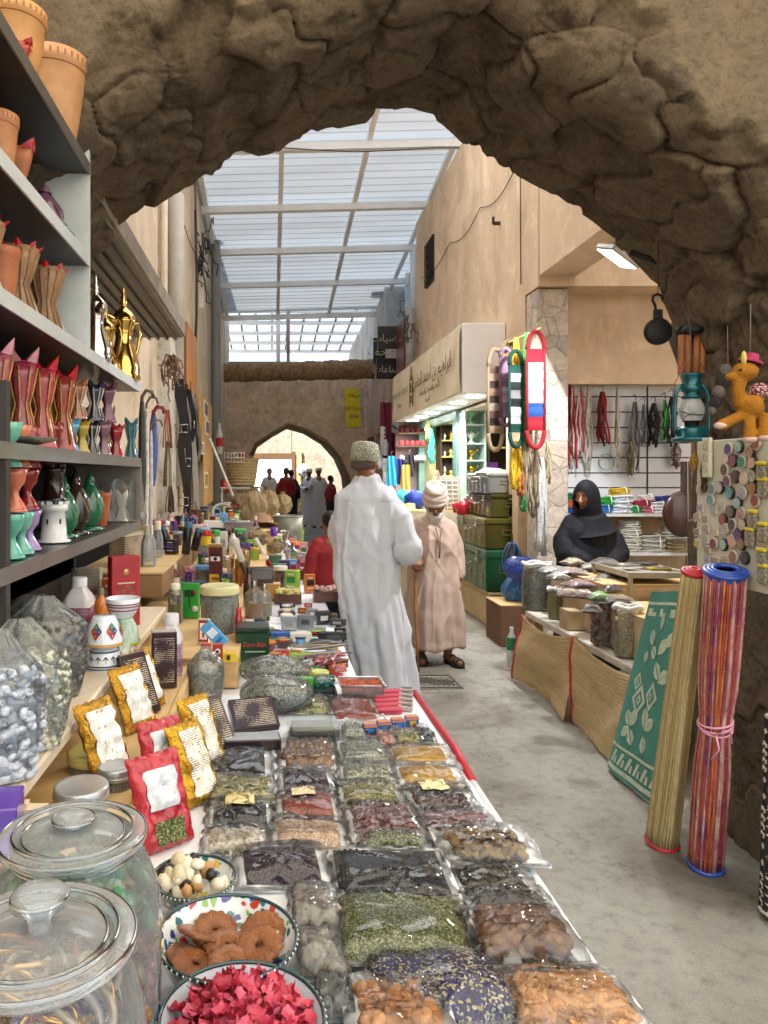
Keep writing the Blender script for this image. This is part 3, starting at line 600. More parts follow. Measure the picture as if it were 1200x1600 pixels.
PK('packet of long pale green pods, between two packets of black seeds',316,432,1217,1258,None,'stick',.012,('a5a06a','868048'),seed=2,zb=.004)
PK('packet of black seeds with a yellow paper label',318,432,1250,1302,'black',seed=3,lab=('d9c787','5a4a20',.5,.68,.4,.5))
PK('flat packet of off white gum chips behind the small bowl of stones',312,424,1297,1342,None,'rock',.008,('cfc8ba','b8ae9c'),seed=4)
PK('packet of brown root pieces on white paper',430,530,1158,1206,None,'round',.014,('8a6540','6d4c30'),seed=5)
PK('packet of very dark dried berries with a silver fold',430,526,1204,1246,'hib',seed=6)
PK('packet of brick red powder with a pale label',426,534,1240,1286,'red',seed=7,lab=('d8c8a0','7a5a30',.45,.66,.34,.4))
PK('packet of pinkish beige powder above the dark hibiscus bag',416,548,1281,1332,'beige',seed=8)
PK('large bag of dark purple dried hibiscus beside the ring bowl',360,520,1322,1392,'hib',rot=.04,seed=9,h=.04,zb=.004)
PK('packet of grey green crushed herb in the third row',522,614,1155,1204,'greyherb',seed=10)
PK('second packet of grey green crushed herb, nearer the camera',524,622,1196,1230,'greyherb',seed=11,zb=.004)
PK('packet of yellow green chopped leaves on white paper',522,634,1222,1268,'greenmix',seed=12)
PK('packet of dusky pink rosebuds between the leaf and seed packets',534,664,1256,1322,None,'bud',.011,('96706a','6d4148'),seed=13,h=.036)
PK('sliver of a pale green herb packet behind the black seed bag',556,676,1308,1334,'herb',seed=14)
PK('large bag of tiny black nigella seeds',514,706,1326,1414,'nigella',seed=15,h=.034,rot=-.02,zb=.01,margin=.06)
PK('large bag of dried green herb in the middle of the table',518,742,1394,1512,'herb',seed=16,h=.042,rot=-.05,zb=.014,margin=.05)
PK('big bag of blue and cream dried flowers at the front',562,812,1478,1606,'blue',seed=17,h=.045,rot=.04,margin=.05,zb=.006)
PK('white paper bag with orange brown pieces at the bottom edge',536,706,1532,1640,None,'rock',.012,('c08850','a06a38'),seed=18,h=.03,zb=.02,n=60)
PK('pair of flat mustard yellow powder packets by the red trim',602,712,1166,1204,'mustard',seed=19)
PK('mustard yellow powder packet with a folded front edge',612,726,1198,1234,'mustard',seed=20,zb=.005)
PK('packet of dark purple flower heads with a yellow label',632,746,1228,1280,None,'bud',.010,('4c3040','5d5c40'),seed=21,lab=LY)
PK('packet of dusty pink petals near the table edge',648,780,1268,1322,None,'leaf',.011,('9a6f70','80606a'),seed=22)
PK('open ended packet of dried brown slices jutting over the table edge',684,838,1296,1358,None,'slice',.017,('8a7450','5d4c38'),seed=23,rot=.05,h=.04,zb=.012)
PK('packet of dark green grey dried leaves under glossy film',700,836,1352,1410,'dark',seed=24,h=.035)
PK('dark bag of black limes showing under the fig packet',716,870,1398,1450,None,'round',.016,('2f251c','1f1813'),seed=25,h=.04)
PK('packet of whole brown nutmeg balls on crinkled white paper',722,902,1424,1514,None,'round',.019,('7b5a44','684834'),seed=26,h=.05,zb=.02,margin=.13,rot=.06)
PK('packet of whole tan almonds at the front corner of the table',774,990,1520,1616,None,'almond',.0115,('cc9a68','b8824e'),seed=27,h=.04,n=620,margin=.07,zb=.006,rot=.03)
PK('dark row of brown balls peeping out beside the almonds',746,910,1502,1532,None,'round',.015,('3f2c22','2c1e18'),seed=28)
PK('grey clear bag of wrapped dates left of the herb bag',448,536,1392,1470,None,'rock',.016,('9a8f88','6f5a4c'),seed=29,tray=False,film=FILM2,h=.05)
PK('second grey clear bag of wrapped dates nearer the camera',452,546,1462,1545,None,'rock',.016,('a89e96','7a6658'),seed=30,tray=False,film=FILM2,h=.05)
PK('clear bag with dark grey contents at the bottom edge',490,556,1536,1610,None,'rock',.014,('4a4644','605a55'),seed=31,tray=False,film=FILM2,h=.04)
PK('brick coloured powder packet on white paper beside the chilli tray',506,594,1088,1130,'red',seed=32,h=.03)
PK('small packet of green brown leaves behind the clear box',448,520,1090,1120,'greenmix',seed=33)
PK('small flat packet of grey seeds next to the clear box',528,576,1132,1160,'greyherb',seed=34)
PK('small mauve powder packet behind the matchbox row',584,622,1148,1172,'pinkp',seed=35)
PK('small packet of pale green seeds with a white seal',606,664,1144,1170,'greenmix',seed=36)
PK('narrow black strip packet near the table edge',648,676,1138,1168,'black',seed=37)

def bowl(label,c,rad,h,outer,inner,rim='e8e6e0',flo=('2f7a78','c03a2a','3a4a9a','7aa04a','e0c040')):
    t=T('bowl',label,'bowl',c); m=MB()
    pr=[(rad*.45,0),(rad*.48,.008),(rad*.62,.02),(rad*.86,h*.55),(rad,h)]
    m.lathe(pr,(0,0,0),40,caps=False); m.lathe([(.001,.001),(rad*.45,.001)],(0,0,0),40,caps=False); m.build('outer_wall',[outer],t)
    m=MB(); m.lathe([(rad*.99,h+.002),(rad*.82,h*.55),(rad*.55,.03),(.001,.024)],(0,0,0),40,caps=False); m.build('inner_wall',[inner],t)
    m=MB()
    m.tube([(rad*math.cos(a),rad*math.sin(a),h+.001) for a in [i*2*PI/48 for i in range(48)]],.0032,6,0,closed=True)
    for i in range(60): a=i*2*PI/60; m.ball((rad*1.012*math.cos(a),rad*1.012*math.sin(a),h+.001),.0026,5,1)
    m.build('rim',[M('1f3f46',.25,coat=.5),M(rim,.4)],t); return t
def mat_floral(base,cols,sc_=55):
    m,n,b,o=nodes('painted glaze'); v=objco(n); vo=nd(n,'ShaderNodeTexVoronoi',Scale=sc_); nz=nd(n,'ShaderNodeTexNoise',Scale=30,Detail=3); lk(n,v,nz.inputs[0])
    mx=nd(n,'ShaderNodeMix',data_type='RGBA'); mx.inputs[0].default_value=.03; lk(n,v,mx.inputs[6]); lk(n,nz.outputs['Color'],mx.inputs[7]); lk(n,mx.outputs[2],vo.inputs[0])
    sp=nd(n,'ShaderNodeSeparateColor'); lk(n,vo.outputs['Color'],sp.inputs[0]); cs=[srgb(c) for c in cols]
    c=ramp(n,sp.outputs[0],[(i/len(cs),x) for i,x in enumerate(cs)],'CONSTANT')
    d=ramp(n,vo.outputs['Distance'],[(0,(1,1,1)),(.42,(1,1,1)),(.5,(0,0,0))]); my=nd(n,'ShaderNodeMix',data_type='RGBA'); lk(n,d,my.inputs[0]); my.inputs[6].default_value=srgb(base)+(1,); lk(n,c,my.inputs[7])
    lk(n,my.outputs[2],b.inputs['Base Color']); b.inputs['Roughness'].default_value=.15; b.inputs['Coat Weight'].default_value=.6; return m
TEAL_G=mat_floral('17383f',['1f4a50','22565a','1c3f48','d8d4c8','27605c'],120)
FLO=mat_floral('dfe3e6',['2f7f80','226a9a','7fae55','c04030','3a3f90','e6e2d0','d8c050','226a6a'],60)
def Bc(x,y,z,py=None): return on(x,y,z)
c=on(354,1462,.785); b2=bowl('dark teal bowl of brown candied pineapple rings',(c.x,c.y,TZ+.002),.112,.083,TEAL_G,FLO)
def ring_slices():
    r=random.Random(3); spec=[(-.045,-.035,.064,.12,.2),(.012,-.048,.072,.15,-.12),(.052,-.012,.078,-.05,-.22),(.056,.038,.066,-.3,-.35),(-.045,.03,.070,.35,.3),(.002,.004,.066,.1,.1),(-.022,.052,.058,.4,.1),(-.015,.01,.045,.1,.1),(.03,.02,.05,0,.1),(-.06,.0,.05,.1,.35)]
    for i,(x,y,z,a,bb) in enumerate(spec):
        m=MB(); fn=lambda an,k:(1+(.045*math.cos(an*14)+.012*math.sin(an*31))*(k in(2,3,4,5)))
        m.lathe([(.007,-.003),(.030,-.0045),(.037,-.003),(.039,0),(.037,.003),(.030,.0045),(.018,.0038),(.007,.002),(.007,-.003)],(0,0,0),72,fn=fn,caps=False)
        o=m.build('candied_ring',[M('a5683a',.42,var=.3,vs=50,bump=1.5,bs=150,c2='80461f',coat=.25)],None,(c.x+x,c.y+y,TZ+z),(a,bb,r.uniform(0,3)))
        tag(o,'brown candied pineapple ring piled in the dark teal bowl','dried fruit','candied pineapple rings in the bowl')
ring_slices()
c3=on(378,1590,.785); bowl('white bowl with dark rim full of pink dried hibiscus at the bottom edge',(c3.x,c3.y,TZ+.002),.112,.083,M('1f3a4a',.25,coat=.5),M('cfd8e6',.2,coat=.5))
m=MB(); r=random.Random(8)
for i in range(330):
    a=r.uniform(0,2*PI); q=.098*math.sqrt(r.random()); x,y=q*math.cos(a),q*math.sin(a); z=.060+.035*(1-(q/.1)**2)+r.uniform(-.010,.014)
    rot=Euler((r.uniform(-.8,.8),r.uniform(-.8,.8),r.uniform(0,6))).to_matrix(); n=5
    s=r.uniform(.008,.015); o_=Vector((x,y,z)); vs=[o_];fs=[]
    for k in range(n):
        t0=2*PI*k/n
        for w_,rr,hh in((-.62,.85,.35),(r.uniform(-.3,.3),r.uniform(.9,1.25),r.uniform(.3,1)),(.62,.85,.35),(0,.5,.05)): rr*=r.uniform(.8,1.2); vs.append(o_+rot@Vector((rr*s*math.cos(t0+w_*1.1),rr*s*math.sin(t0+w_*1.1),hh*s*r.uniform(.6,1.4))))
        b_=1+k*4; fs+=[(0,b_,b_+3),(b_,b_+1,b_+3),(b_+3,b_+1,b_+2),(0,b_+3,b_+2)]
    m.add(vs,fs,r.choice([0,0,1,2]),True)
tag(m.build('dried_hibiscus',[M('c23a52',.5,var=.25,vs=60),M('d4607a',.5,var=.2,vs=60),M('a5243c',.5,var=.25,vs=60)],None,(c3.x,c3.y,TZ+.002)),'heap of crinkled pink dried hibiscus flowers in the white bowl','dried flowers',kind='stuff')
c1=on(303,1372,.765); bowl('small patterned bowl of mixed pale and brown stones',(c1.x,c1.y,TZ+.002),.078,.065,TEAL_G,FLO)
m=MB()
for i in range(26):
    a=r.uniform(0,2*PI); q=.058*math.sqrt(r.random()); mi=r.choice([0,0,1,2,1,3])
    m.lathe([(.001,-.8),(.7,-.5),(1,0),(.75,.6),(.001,.85)],(q*math.cos(a),q*math.sin(a),.05+r.uniform(0,.03)),7,mi,mi in(0,2),(r.uniform(0,3),r.uniform(0,3),0)) if 0 else chunk(m,(q*math.cos(a),q*math.sin(a),.046+r.uniform(0,.026)),r.uniform(.012,.020),'rock',r); m.m[-49:]=[mi]*49
tag(m.build('incense_stones',[M('b58a58',.6,var=.3,vs=50),M('e4dcc6',.5),M('1d1815',.4),M('cabf9c',.5)],None,(c1.x,c1.y,TZ+.002)),'mixed brown, white and black resin lumps in the small bowl','incense',kind='stuff')

def PLASTIC(tint='f2f5f8',rough=.04,milk=.06,edge=1.3):
    m,n,b,o=nodes('clear plastic'); n.nodes.remove(b)
    tr=nd(n,'ShaderNodeBsdfTransparent'); tr.inputs[0].default_value=srgb(tint)+(1,)
    gl=nd(n,'ShaderNodeBsdfGlossy',Roughness=rough); df=nd(n,'ShaderNodeBsdfDiffuse'); df.inputs[0].default_value=(.82,.86,.9,1)
    lw=nd(n,'ShaderNodeLayerWeight',Blend=.45); mp=nd(n,'ShaderNodeMath',operation='MULTIPLY_ADD'); mp.use_clamp=True; mp.inputs[1].default_value=.35; mp.inputs[2].default_value=milk; lk(n,lw.outputs['Facing'],mp.inputs[0])
    m1=nd(n,'ShaderNodeMixShader'); lk(n,mp.outputs[0],m1.inputs[0]); lk(n,tr.outputs[0],m1.inputs[1]); lk(n,df.outputs[0],m1.inputs[2])
    fr=nd(n,'ShaderNodeFresnel',IOR=1.5); m2_=nd(n,'ShaderNodeMath',operation='MULTIPLY'); m2_.use_clamp=True; m2_.inputs[1].default_value=edge; lk(n,fr.outputs[0],m2_.inputs[0])
    m2=nd(n,'ShaderNodeMixShader'); lk(n,m2_.outputs[0],m2.inputs[0]); lk(n,m1.outputs[0],m2.inputs[1]); lk(n,gl.outputs[0],m2.inputs[2]); lk(n,m2.outputs[0],o.inputs[0]); return m
CLR=PLASTIC(milk=.03); CLRM=PLASTIC('eef4fa',.08,.12); CLRD=PLASTIC('dfe8e4',.05,.03)
def big_jar(label,c,rb,h,lidr,fillmb,fillmats,tall_knob=False,fname='contents'):
    t=T('storage_jar',label,'jar',c); m=MB()
    m.lathe([(rb*.85,0),(rb,.02),(rb*1.02,h*.6),(rb*.98,h*.74),(rb*.84,h*.86),(rb*.70,h*.90),(rb*.70,h*.955)],(0,0,0),48,caps=False)
    m.lathe([(.001,.004),(rb*.85,.004)],(0,0,0),48,caps=False)
    for k in range(3): m.tube([(rb*.705*math.cos(a),rb*.705*math.sin(a),h*(.905+.015*k)) for a in [i*2*PI/40 for i in range(40)]],.0018,5,closed=True)
    m.build('glass_body',[CLR],t)
    l=MB(); l.lathe([(lidr,h*.95),(lidr*1.02,h*.955),(lidr*1.02,h*.975),(lidr*.97,h*.985),(lidr*.80,h*.985),(lidr*.78,h*.965),(lidr*.72,h*.96),(lidr*.66,h*.985),(lidr*.3,h*1.0),(.001,h*1.0)],(0,0,0),56,caps=False); lo=l.build('lid',[CLRM],t)
    k=MB()
    for rr,zz in((lidr*1.0,.977),(lidr*.82,.988),(lidr*.70,.975)): k.tube([(rr*math.cos(a),rr*math.sin(a),h*zz) for a in [i*2*PI/56 for i in range(56)]],.0024,6,closed=True)
    k.build('lid_rings',[CLRM],lo)
    k=MB(); kh=.035 if tall_knob else .012
    k.lathe([(lidr*.12,h),(lidr*.16,h+kh*.5),(lidr*.30,h+kh*.8),(lidr*.31,h+kh),(lidr*.26,h+kh*1.15),(.001,h+kh*1.1)],(0,0,0),28,caps=False); k.tube([(lidr*.29*math.cos(a),lidr*.29*math.sin(a),h+kh) for a in [i*2*PI/28 for i in range(28)]],.002,5,closed=True); k.build('lid_knob',[CLRM],lo)
    fillmb.build(fname,fillmats,t); return t
r=random.Random(21)
f=MB()
for i in range(430):      # green and gold wrapped sweets
    a=r.uniform(0,2*PI); q=.104*math.sqrt(r.random()); z=r.uniform(.015,.27)
    p=Vector((q*math.cos(a),q*math.sin(a),z)); mi=(0 if z>.2 else r.choice([1,2,1,3])) if r.random()<.85 else r.choice([0,1,2,3]); s=r.uniform(.011,.016)
    f.ball(p,s,7,mi,1.4,.8,.8,(r.uniform(0,3),r.uniform(0,3),r.uniform(0,3)))
    if r.random()<.5:
        d=Vector((r.uniform(-1,1),r.uniform(-1,1),r.uniform(-1,1))).normalized(); f.lathe([(.002,0),(.012,.016)],p+d*s,7,mi,True,d.to_track_quat('Z','Y').to_euler(),1,1,0,False)
j1=Vector((on(115,1300,1.03).x,on(115,1300,1.03).y,TZ+.002))
big_jar('wide clear jar of green and gold wrapped sweets with a flat ringed lid',j1,.118,.335,.098,f,[M('4f8a5a',.3,var=.2,coat=.6),M('c09a50',.25,.7,coat=.4),M('a97060',.3,.3),M('8a8a3a',.3,.2)])
f=MB()
for i in range(170):
    a=r.uniform(0,2*PI); q=.07*math.sqrt(r.random()); z=r.uniform(.02,.285); R_=r.uniform(.022,.04); rm=Euler((r.uniform(-1.2,1.2),r.uniform(-1.2,1.2),0)).to_matrix()
    f.tube([Vector((q*math.cos(a),q*math.sin(a),z))+rm@Vector((R_*math.cos(b_),R_*math.sin(b_),.003*math.sin(3*b_))) for b_ in [k*2*PI/18 for k in range(18)]],r.uniform(.0025,.005),6,r.choice([0,0,1,2]),closed=True)
j2=on(62,1455,1.04); j2=Vector((j2.x,j2.y,TZ+.002))
big_jar('nearest clear jar, full of coiled gold rings, with a knobbed lid',j2,.112,.34,.100,f,[M('d0a050',.22,1),M('b5743c',.3,.8),M('c9b49a',.4,.2)],True)
SX=-.65; BOARD=M('322c28',.45,var=.3,vs=8,coat=.2); PALE=M('ccd1d2',.4,var=.12,vs=7,coat=.2); BACKM=M('1b1614',.8)
SH=[(2.62,1.2,2.6,0),(2.295,1.2,2.6,1),(1.966,1.2,3.62,1),(1.60,1.2,3.62,0),(1.295,1.2,3.62,0)]
t=T('display_shelf','tall dark display shelf of pottery and incense burners at the left edge','shelf',(0,0,0))
for z,a,b_,p in SH:
    m=MB(); m.box((SX-.16,(a+b_)/2,z-.02),(.32,b_-a,.035),bev=.004); o=m.build('shelf_board',[BOARD],t)
    m=MB(); m.box((SX+.004,(a+b_)/2,z-.02),(.006,b_-a,.042)); m.build('edge_strip',[PALE if p else M('6a6460',.35,coat=.4)],o)
m=MB(); m.box((SX-.33,2.4,1.9),(.02,2.5,1.7)); m.build('back_panel',[BACKM],t)
m=MB(); m.box((SX-.16,2.605,2.46),(.33,.018,1.06)); m.build('side_panel',[PALE],t)
m=MB(); m.box((SX-.16,3.63,1.44),(.33,.018,.28)); m.build('side_panel',[M('8a8078',.6)],t)
m=MB(); m.box((SX-.01,1.80,1.30),(.03,.03,.9)); m.build('post',[M('3a3532',.5)],t)
m=MB(); m.box((SX-.16,2.4,1.577),(.30,2.4,.006)); m.build('underside',[M('a09488',.6)],t)
def burner_mb(h,w,tip=.02,n=4,waist=.42,two=False,crown=4):
    """waisted incense burner with a flared, pointed mouth"""
    m=MB(); hs=h-tip; k=[(.50,0),(.50,.03),(.42,.12),(.30,.34),(waist*.5,.50),(.30,.62),(.40,.82),(.47,1.0)]
    def fn(a,kk): 
        if n!=4: return 1
        c=abs(math.cos(2*a)); return .86+.22*(1-c)
    m.lathe([(w*r_,hs*z) for r_,z in k]+[(w*.40,hs*.97),(w*.3,hs*.80),(.001,hs*.78)],(0,0,0),24,fn=fn,caps=False)
    if tip:
        for i in range(crown):
            a=PI/4+i*2*PI/crown if crown==4 else i*2*PI/crown; r0=w*.47*(1.08 if n==4 else 1); da=.62*4/crown
            P=lambda an,rr,z:(rr*math.cos(an),rr*math.sin(an),z)
            m.add([P(a-da,r0*.92,hs*.985),P(a,r0*1.0,hs*.97),P(a+da,r0*.92,hs*.985),P(a,r0*1.22,hs+tip),P(a,r0*.86,hs+.0),P(a-da*.4,r0*1.06,hs+tip*.55),P(a+da*.4,r0*1.06,hs+tip*.55)],[(0,1,5),(1,3,5),(1,6,3),(1,2,6),(0,5,4),(5,3,4),(3,6,4),(6,2,4)],1,False)
    return m
def frets(m,h,w,mi=2):
    for i in range(8):
        a=i*PI/4+PI/8; m.tube([(w*q*1.02*math.cos(a),w*q*1.02*math.sin(a),h*z) for z,q in ((.10,.455),(.38,.30),(.5,.22),(.62,.31),(.94,.47))],w*.035,5,mi)
def place(o,x,y,z,rot=0,sc_=1):
    o.location=(x,y,z); o.rotation_euler=(0,0,rot); o.scale=(sc_,)*3; return o
GL=lambda c,r=.22,v=.25:M(c,r,var=v,vs=18,coat=.5)
GOLDM=M('b89048',.3,.85,var=.4,vs=60,bump=1,bs=120)
def ceramic(kind,label,cat,x,y,z,h,w,body,rim=None,rot=0,orn=None,group=None,name='incense_burner'):
    t=T(name,label,cat,(x,y,z),rot,group)
    if kind=='burner':
        m=burner_mb(h,w,h*.14); q=MB(); q.v=m.v
        m.build('body',[body,rim or body],t)
        if orn:
            m=MB(); frets(m,h*.86,w,0); m.build('ornament',[orn],t)
    elif kind=='flower':
        m=burner_mb(h,w,h*.06,n=24,crown=8); m.build('body',[body,rim or body],t)
        m=MB()
        for i in range(14):
            a=i*2*PI/14
            m.tube([(w*r_*1.01*math.cos(a),w*r_*1.01*math.sin(a),h*.94*zz) for r_,zz in ((.44,.1),(.30,.36),(.215,.5),(.31,.64),(.46,.96))],w*.028,5)
        m.build('ribs',[orn or body],t)
        m=MB(); m.box((w*.33,0,h*.78),(w*.05,w*.3,h*.24),rot=(0,.25,0)); m.box((w*.37,0,h*.2),(w*.03,w*.26,h*.2),rot=(0,-.4,0)); m.build('mirror_inset',[M('e6e4dc',.25,coat=.5)],t)
    elif kind=='goblet':
        m=MB(); m.lathe([(w*.42,0),(w*.45,.02*h),(w*.36,.16*h),(w*.16,.36*h),(w*.14,.46*h),(w*.22,.56*h),(w*.36,.68*h),(w*.40,.84*h),(w*.50,h),(w*.44,h),(w*.34,.84*h),(.001,.80*h)],(0,0,0),28,caps=False); m.build('body',[body],t)
        m=MB(); m.lathe([(w*.46,.0),(w*.47,.04*h),(w*.40,.06*h)],(0,0,0),28,caps=False); m.build('foot_ring',[rim or body],t)
    elif kind=='dome':
        m=MB(); m.lathe([(w*.5,0),(w*.5,.03*h),(w*.2,.06*h)],(0,0,0),28,caps=False); m.build('saucer',[body],t)
        m=MB(); m.lathe([(w*.24,.07*h),(w*.44,.20*h),(w*.47,.36*h),(w*.40,.56*h),(w*.22,.72*h),(w*.12,.76*h),(w*.16,.80*h),(w*.14,.84*h),(w*.06,.90*h),(.001,h)],(0,0,0),28,caps=False); d=m.build('pierced_dome',[body],t)
        m=MB()
        for i in range(8):
            a=i*PI/4
            m.tube([((w*.47*math.sin(PI*(.25+.5*q)) )*math.cos(a+.22*math.sin(q*PI*2)*(1)),(w*.47*math.sin(PI*(.25+.5*q)))*math.sin(a+.22*math.sin(q*PI*2)),h*(.18+.42*q)) for q in [j/10 for j in range(11)]],w*.012,5)
        m.build('carving',[rim or M('d8d4c8',.4)],d)
        m=MB(); [m.tube([(w*r_*math.cos(a),w*r_*math.sin(a),h*zz) for a in [i*PI/10 for i in range(20)]],w*.02,5,closed=True) for r_,zz in ((.17,.79),(.10,.86))]; m.build('finial_ring',[body],t)
    elif kind=='tower':
        m=MB(); m.lathe([(w*.5,0),(w*.5,.05*h),(w*.40,.07*h),(w*.33,.8*h),(w*.42,.84*h),(w*.42,h),(w*.34,h),(w*.3,.9*h),(.001,.88*h)],(0,0,0),28,caps=False); m.build('body',[body],t)
        m=MB()
        for i in range(8): a=i*PI/4; m.box((w*.39*math.cos(a),w*.39*math.sin(a),h*1.03),(w*.10,w*.14,h*.10),rot=a)
        m.build('battlements',[body],t)
        m=MB()
        for i in range(6): a=i*PI/3+.3; m.box((w*.365*math.cos(a),w*.365*math.sin(a),h*.55),(w*.02,w*.05,h*.13),rot=a)
        m.build('window_slits',[M('2a2422',.7)],t)
    elif kind=='pot':
        m=MB(); m.lathe([(w*.30,0),(w*.32,.02*h),(w*.44,.5*h),(w*.5,.86*h),(w*.53,.88*h),(w*.53,h),(w*.47,h),(w*.42,.6*h),(.001,.1*h)],(0,0,0),32,caps=False); m.build('body',[body],t)
        m=MB()
        for k in range(30): a=k*2*PI/30; m.box((w*.525*math.cos(a),w*.525*math.sin(a),h*.93),(w*.02,w*.03,h*.06),rot=a)
        m.tube([(w*.50*math.cos(a),w*.50*math.sin(a),h*.84) for a in [i*PI/12 for i in range(24)]],w*.012,5,closed=True); m.build('rim_pattern',[rim or body],t)
    return t
SXC=-.74
def sy(px,X=SXC): return X*F/(px-425)
def sh_item(kind,label,px,z,hpx,wpx,body,rim=None,orn=None,X=SXC,cat='incense burner',name='incense_burner',group=None,zo=0,rot=.3):
    y=sy(px,X); return ceramic(kind,label,cat,X,y,z+zo+.001,m_(hpx,y),m_(wpx,y),body,rim,rot,orn,group,name)
TER=M('c08458',.55,var=.2,vs=12,bump=.4); TER2=M('b9714a',.5,var=.2,vs=12)
sh_item('pot','large pale terracotta pot with an incised rim on the topmost shelf',84,2.62,140,98,M('c89468',.5,var=.2,vs=10,bump=.4),M('9a6440',.6),cat='pot',name='terracotta_pot')
sh_item('pot','terracotta pot cut off by the top left corner',22,2.62,120,95,M('d09a60',.5,var=.2,vs=10),M('a06a40',.6),cat='pot',name='terracotta_pot')
sh_item('burner','small red burner behind the pots on the topmost shelf',32,2.62,60,40,GL('b01a18'),X=-.70)
sh_item('pot','orange clay pot at the far left of the second shelf',-4,2.295,110,62,TER,M('9a5a3a',.6),cat='pot',name='clay_pot',group='clay burners on the second shelf')
sh_item('burner','clay burner with a red mouth on the second shelf',28,2.295,104,56,TER2,GL('a8182c'))
sh_item('dome','violet pierced dome burner on the second shelf',70,2.295,86,60,GL('6d4a60'),M('3a2432',.5),orn=None)
sh_item('dome','green pierced dome burner beside the violet one on the second shelf',98,2.295,58,48,GL('2f7a5c'),M('1c4a38',.5))
sh_item('pot','clay cup with a flared lip at the far left of the third shelf',0,1.966,96,58,TER2,TER2,cat='pot',name='clay_pot')
for i,px in enumerate((-28,28,70,108)):
    sh_item('flower','ribbed brown burner with red rim, '+('cut off by the left edge of the third shelf','leftmost whole one on the third shelf','middle one on the third shelf','one nearest the silver coffee pot')[i],px,1.966,128-i*8,72-i*3,M('a07a58',.5,var=.3,vs=30),GL('c41f2c'),M('8a6a4a',.5,var=.3,vs=40),group='red rimmed ribbed burners on the third shelf')
for i,px in enumerate((-6,34,66,98)):
    sh_item('burner','tall gold and pink horned burner, '+('cut off at the left edge','first whole one from the left','with a long red horn, second from the right','with two red horns, beside the blue burner')[i],px,1.60,166-i*10,54-i*3,M(('c46a80','b84060','c8505a','b84a40')[i],.35,var=.4,vs=30,c2=('8a2a40','6d2030','8f1a2c','7a1a1a')[i],coat=.5),GL(('d890a0','d08a90','c8182a','c41a28')[i]),GOLDM,group='gold and pink horned burners on the fourth shelf',rot=.5)
cols=[('black','2a2a30',146),('mauve','7a5060',162),('red','a0202c',180)]
for lab,col,px,ds,hh in (('sky blue','4a9cc8',112,1,44),('yellow','b89a30',128,1,44),('black speckled','26262c',144,1,46),('mauve','7d5566',162,1,50),('dark red','9c1f2a',181,1,44)):
    sh_item('burner',lab+' square waisted burner in the lower row of the fourth shelf',px,1.60,hh+10,26,GL(col,.2),orn=M('c8c4bc',.35) if 'black' in lab else None,X=-.72,rot=.6)
for lab,col,px,z in (('copper brown','a8623c',122,0),('dark navy','26324c',148,0),('plum','7a4a60',168,0)):
    y=sy(px,-.72); sh_item('burner',lab+' horned burner standing on the lower row of burners',px,1.60,64,30,GL(col,.2,.4),X=-.72,zo=m_(52,y)+.002,rot=.5,orn=M('d0c4b0',.35) if lab!='plum' else None)
sh_item('burner','tall teal burner at the end of the fourth shelf',205,1.60,66,22,GL('4a8a9a',.25),X=-.74,orn=M('8abac0',.3))
m=MB(); m.lathe([(.05,0),(.1,.012),(.105,.02)],(0,0,0),32); t=T('round_tray','round silver tray with a pierced border in the fourth shelf gap','tray',(-.72,2.1,1.606)); m.build('dish',[M('a8a49a',.3,.6,bump=1,bs=200)],t)
for i,(px,z0,col,lab) in enumerate([(18,0,'5fae98','mint'),(40,0,'6db3a0','pale mint'),(58,0,'a78ac0','lilac'),(26,1,'cf7458','peach'),(52,1,'8a2020','brick red'),(14,2,'74c0a4','light green'),(36,2,'d8805f','salmon'),(58,2,'a8484a','rose red')]):
    X=-.70; y=sy(px if z0==0 else px,X); hh=m_(64,y)
    ceramic('goblet',lab+' goblet shaped burner, '+('bottom','middle','top')[z0]+' tier of the left stack','incense burner',X-.012*i%.03,y,1.297+z0*(.122),.118,.078,GL(col,.18,.12),None,.2,None,'goblet burners stacked on the fifth shelf')
ceramic('tower','white castle tower burner on the fifth shelf','incense burner',-.73,sy(84,-.73),1.297,.125,.112,M('e4e2e0',.25,coat=.5),None)
ceramic('tower','dark brown battlemented burner standing on the white tower burner','incense burner',-.73,sy(84,-.73),1.297+.14,.11,.09,GL('2c1714'),None,.2)
ceramic('tower','glossy red battlemented burner at the top of the tower stack','incense burner',-.73,sy(82,-.73),1.297+.262,.125,.085,GL('8a1a1c'),None,.1)
for i,(px,col,h) in enumerate(((101,'256a4c',96),(118,'3a2a20',104),(140,'2a6a4a',94))):
    sh_item('dome',('emerald','brown','deep green')[i]+' carved dome burner with a spiked top on the fifth shelf',px,1.295,h,46 if i!=1 else 50,GL(col,.16,.15),M('b8c4a8',.3),X=-.75)
sh_item('pot','small orange clay cup between the dome burners and the plastic sheaf',158,1.295,52,28,M('b86038',.5),M('8a3a20',.5),cat='cup',name='clay_cup',X=-.75)
t=T('wrapped_burners','bundle of white burners wrapped in crinkled plastic at the end of the fifth shelf','wrapped pottery',(-.76,sy(190,-.76),1.297))
m2=MB()
for i in range(5):
    for j in range(2):
        b_=burner_mb(.155,.07,.03); m2.add([(x+j*.075-.04,y+i*.075-.16,z) for x,y,z in b_.v],b_.f,0,False)
m2.build('white_burners',[M('dcd4c8',.4,var=.1)],t)
m=MB(); m.grid(lambda u,v:(.105*math.cos(u*2*PI)*(1+.07*math.sin(u*40)),.22*math.sin(u*2*PI)*(1+.05*math.sin(u*33+2)),v*.19+.015*math.sin(u*50)*v),80,10); m.build('plastic_wrap',[FILM2],t)

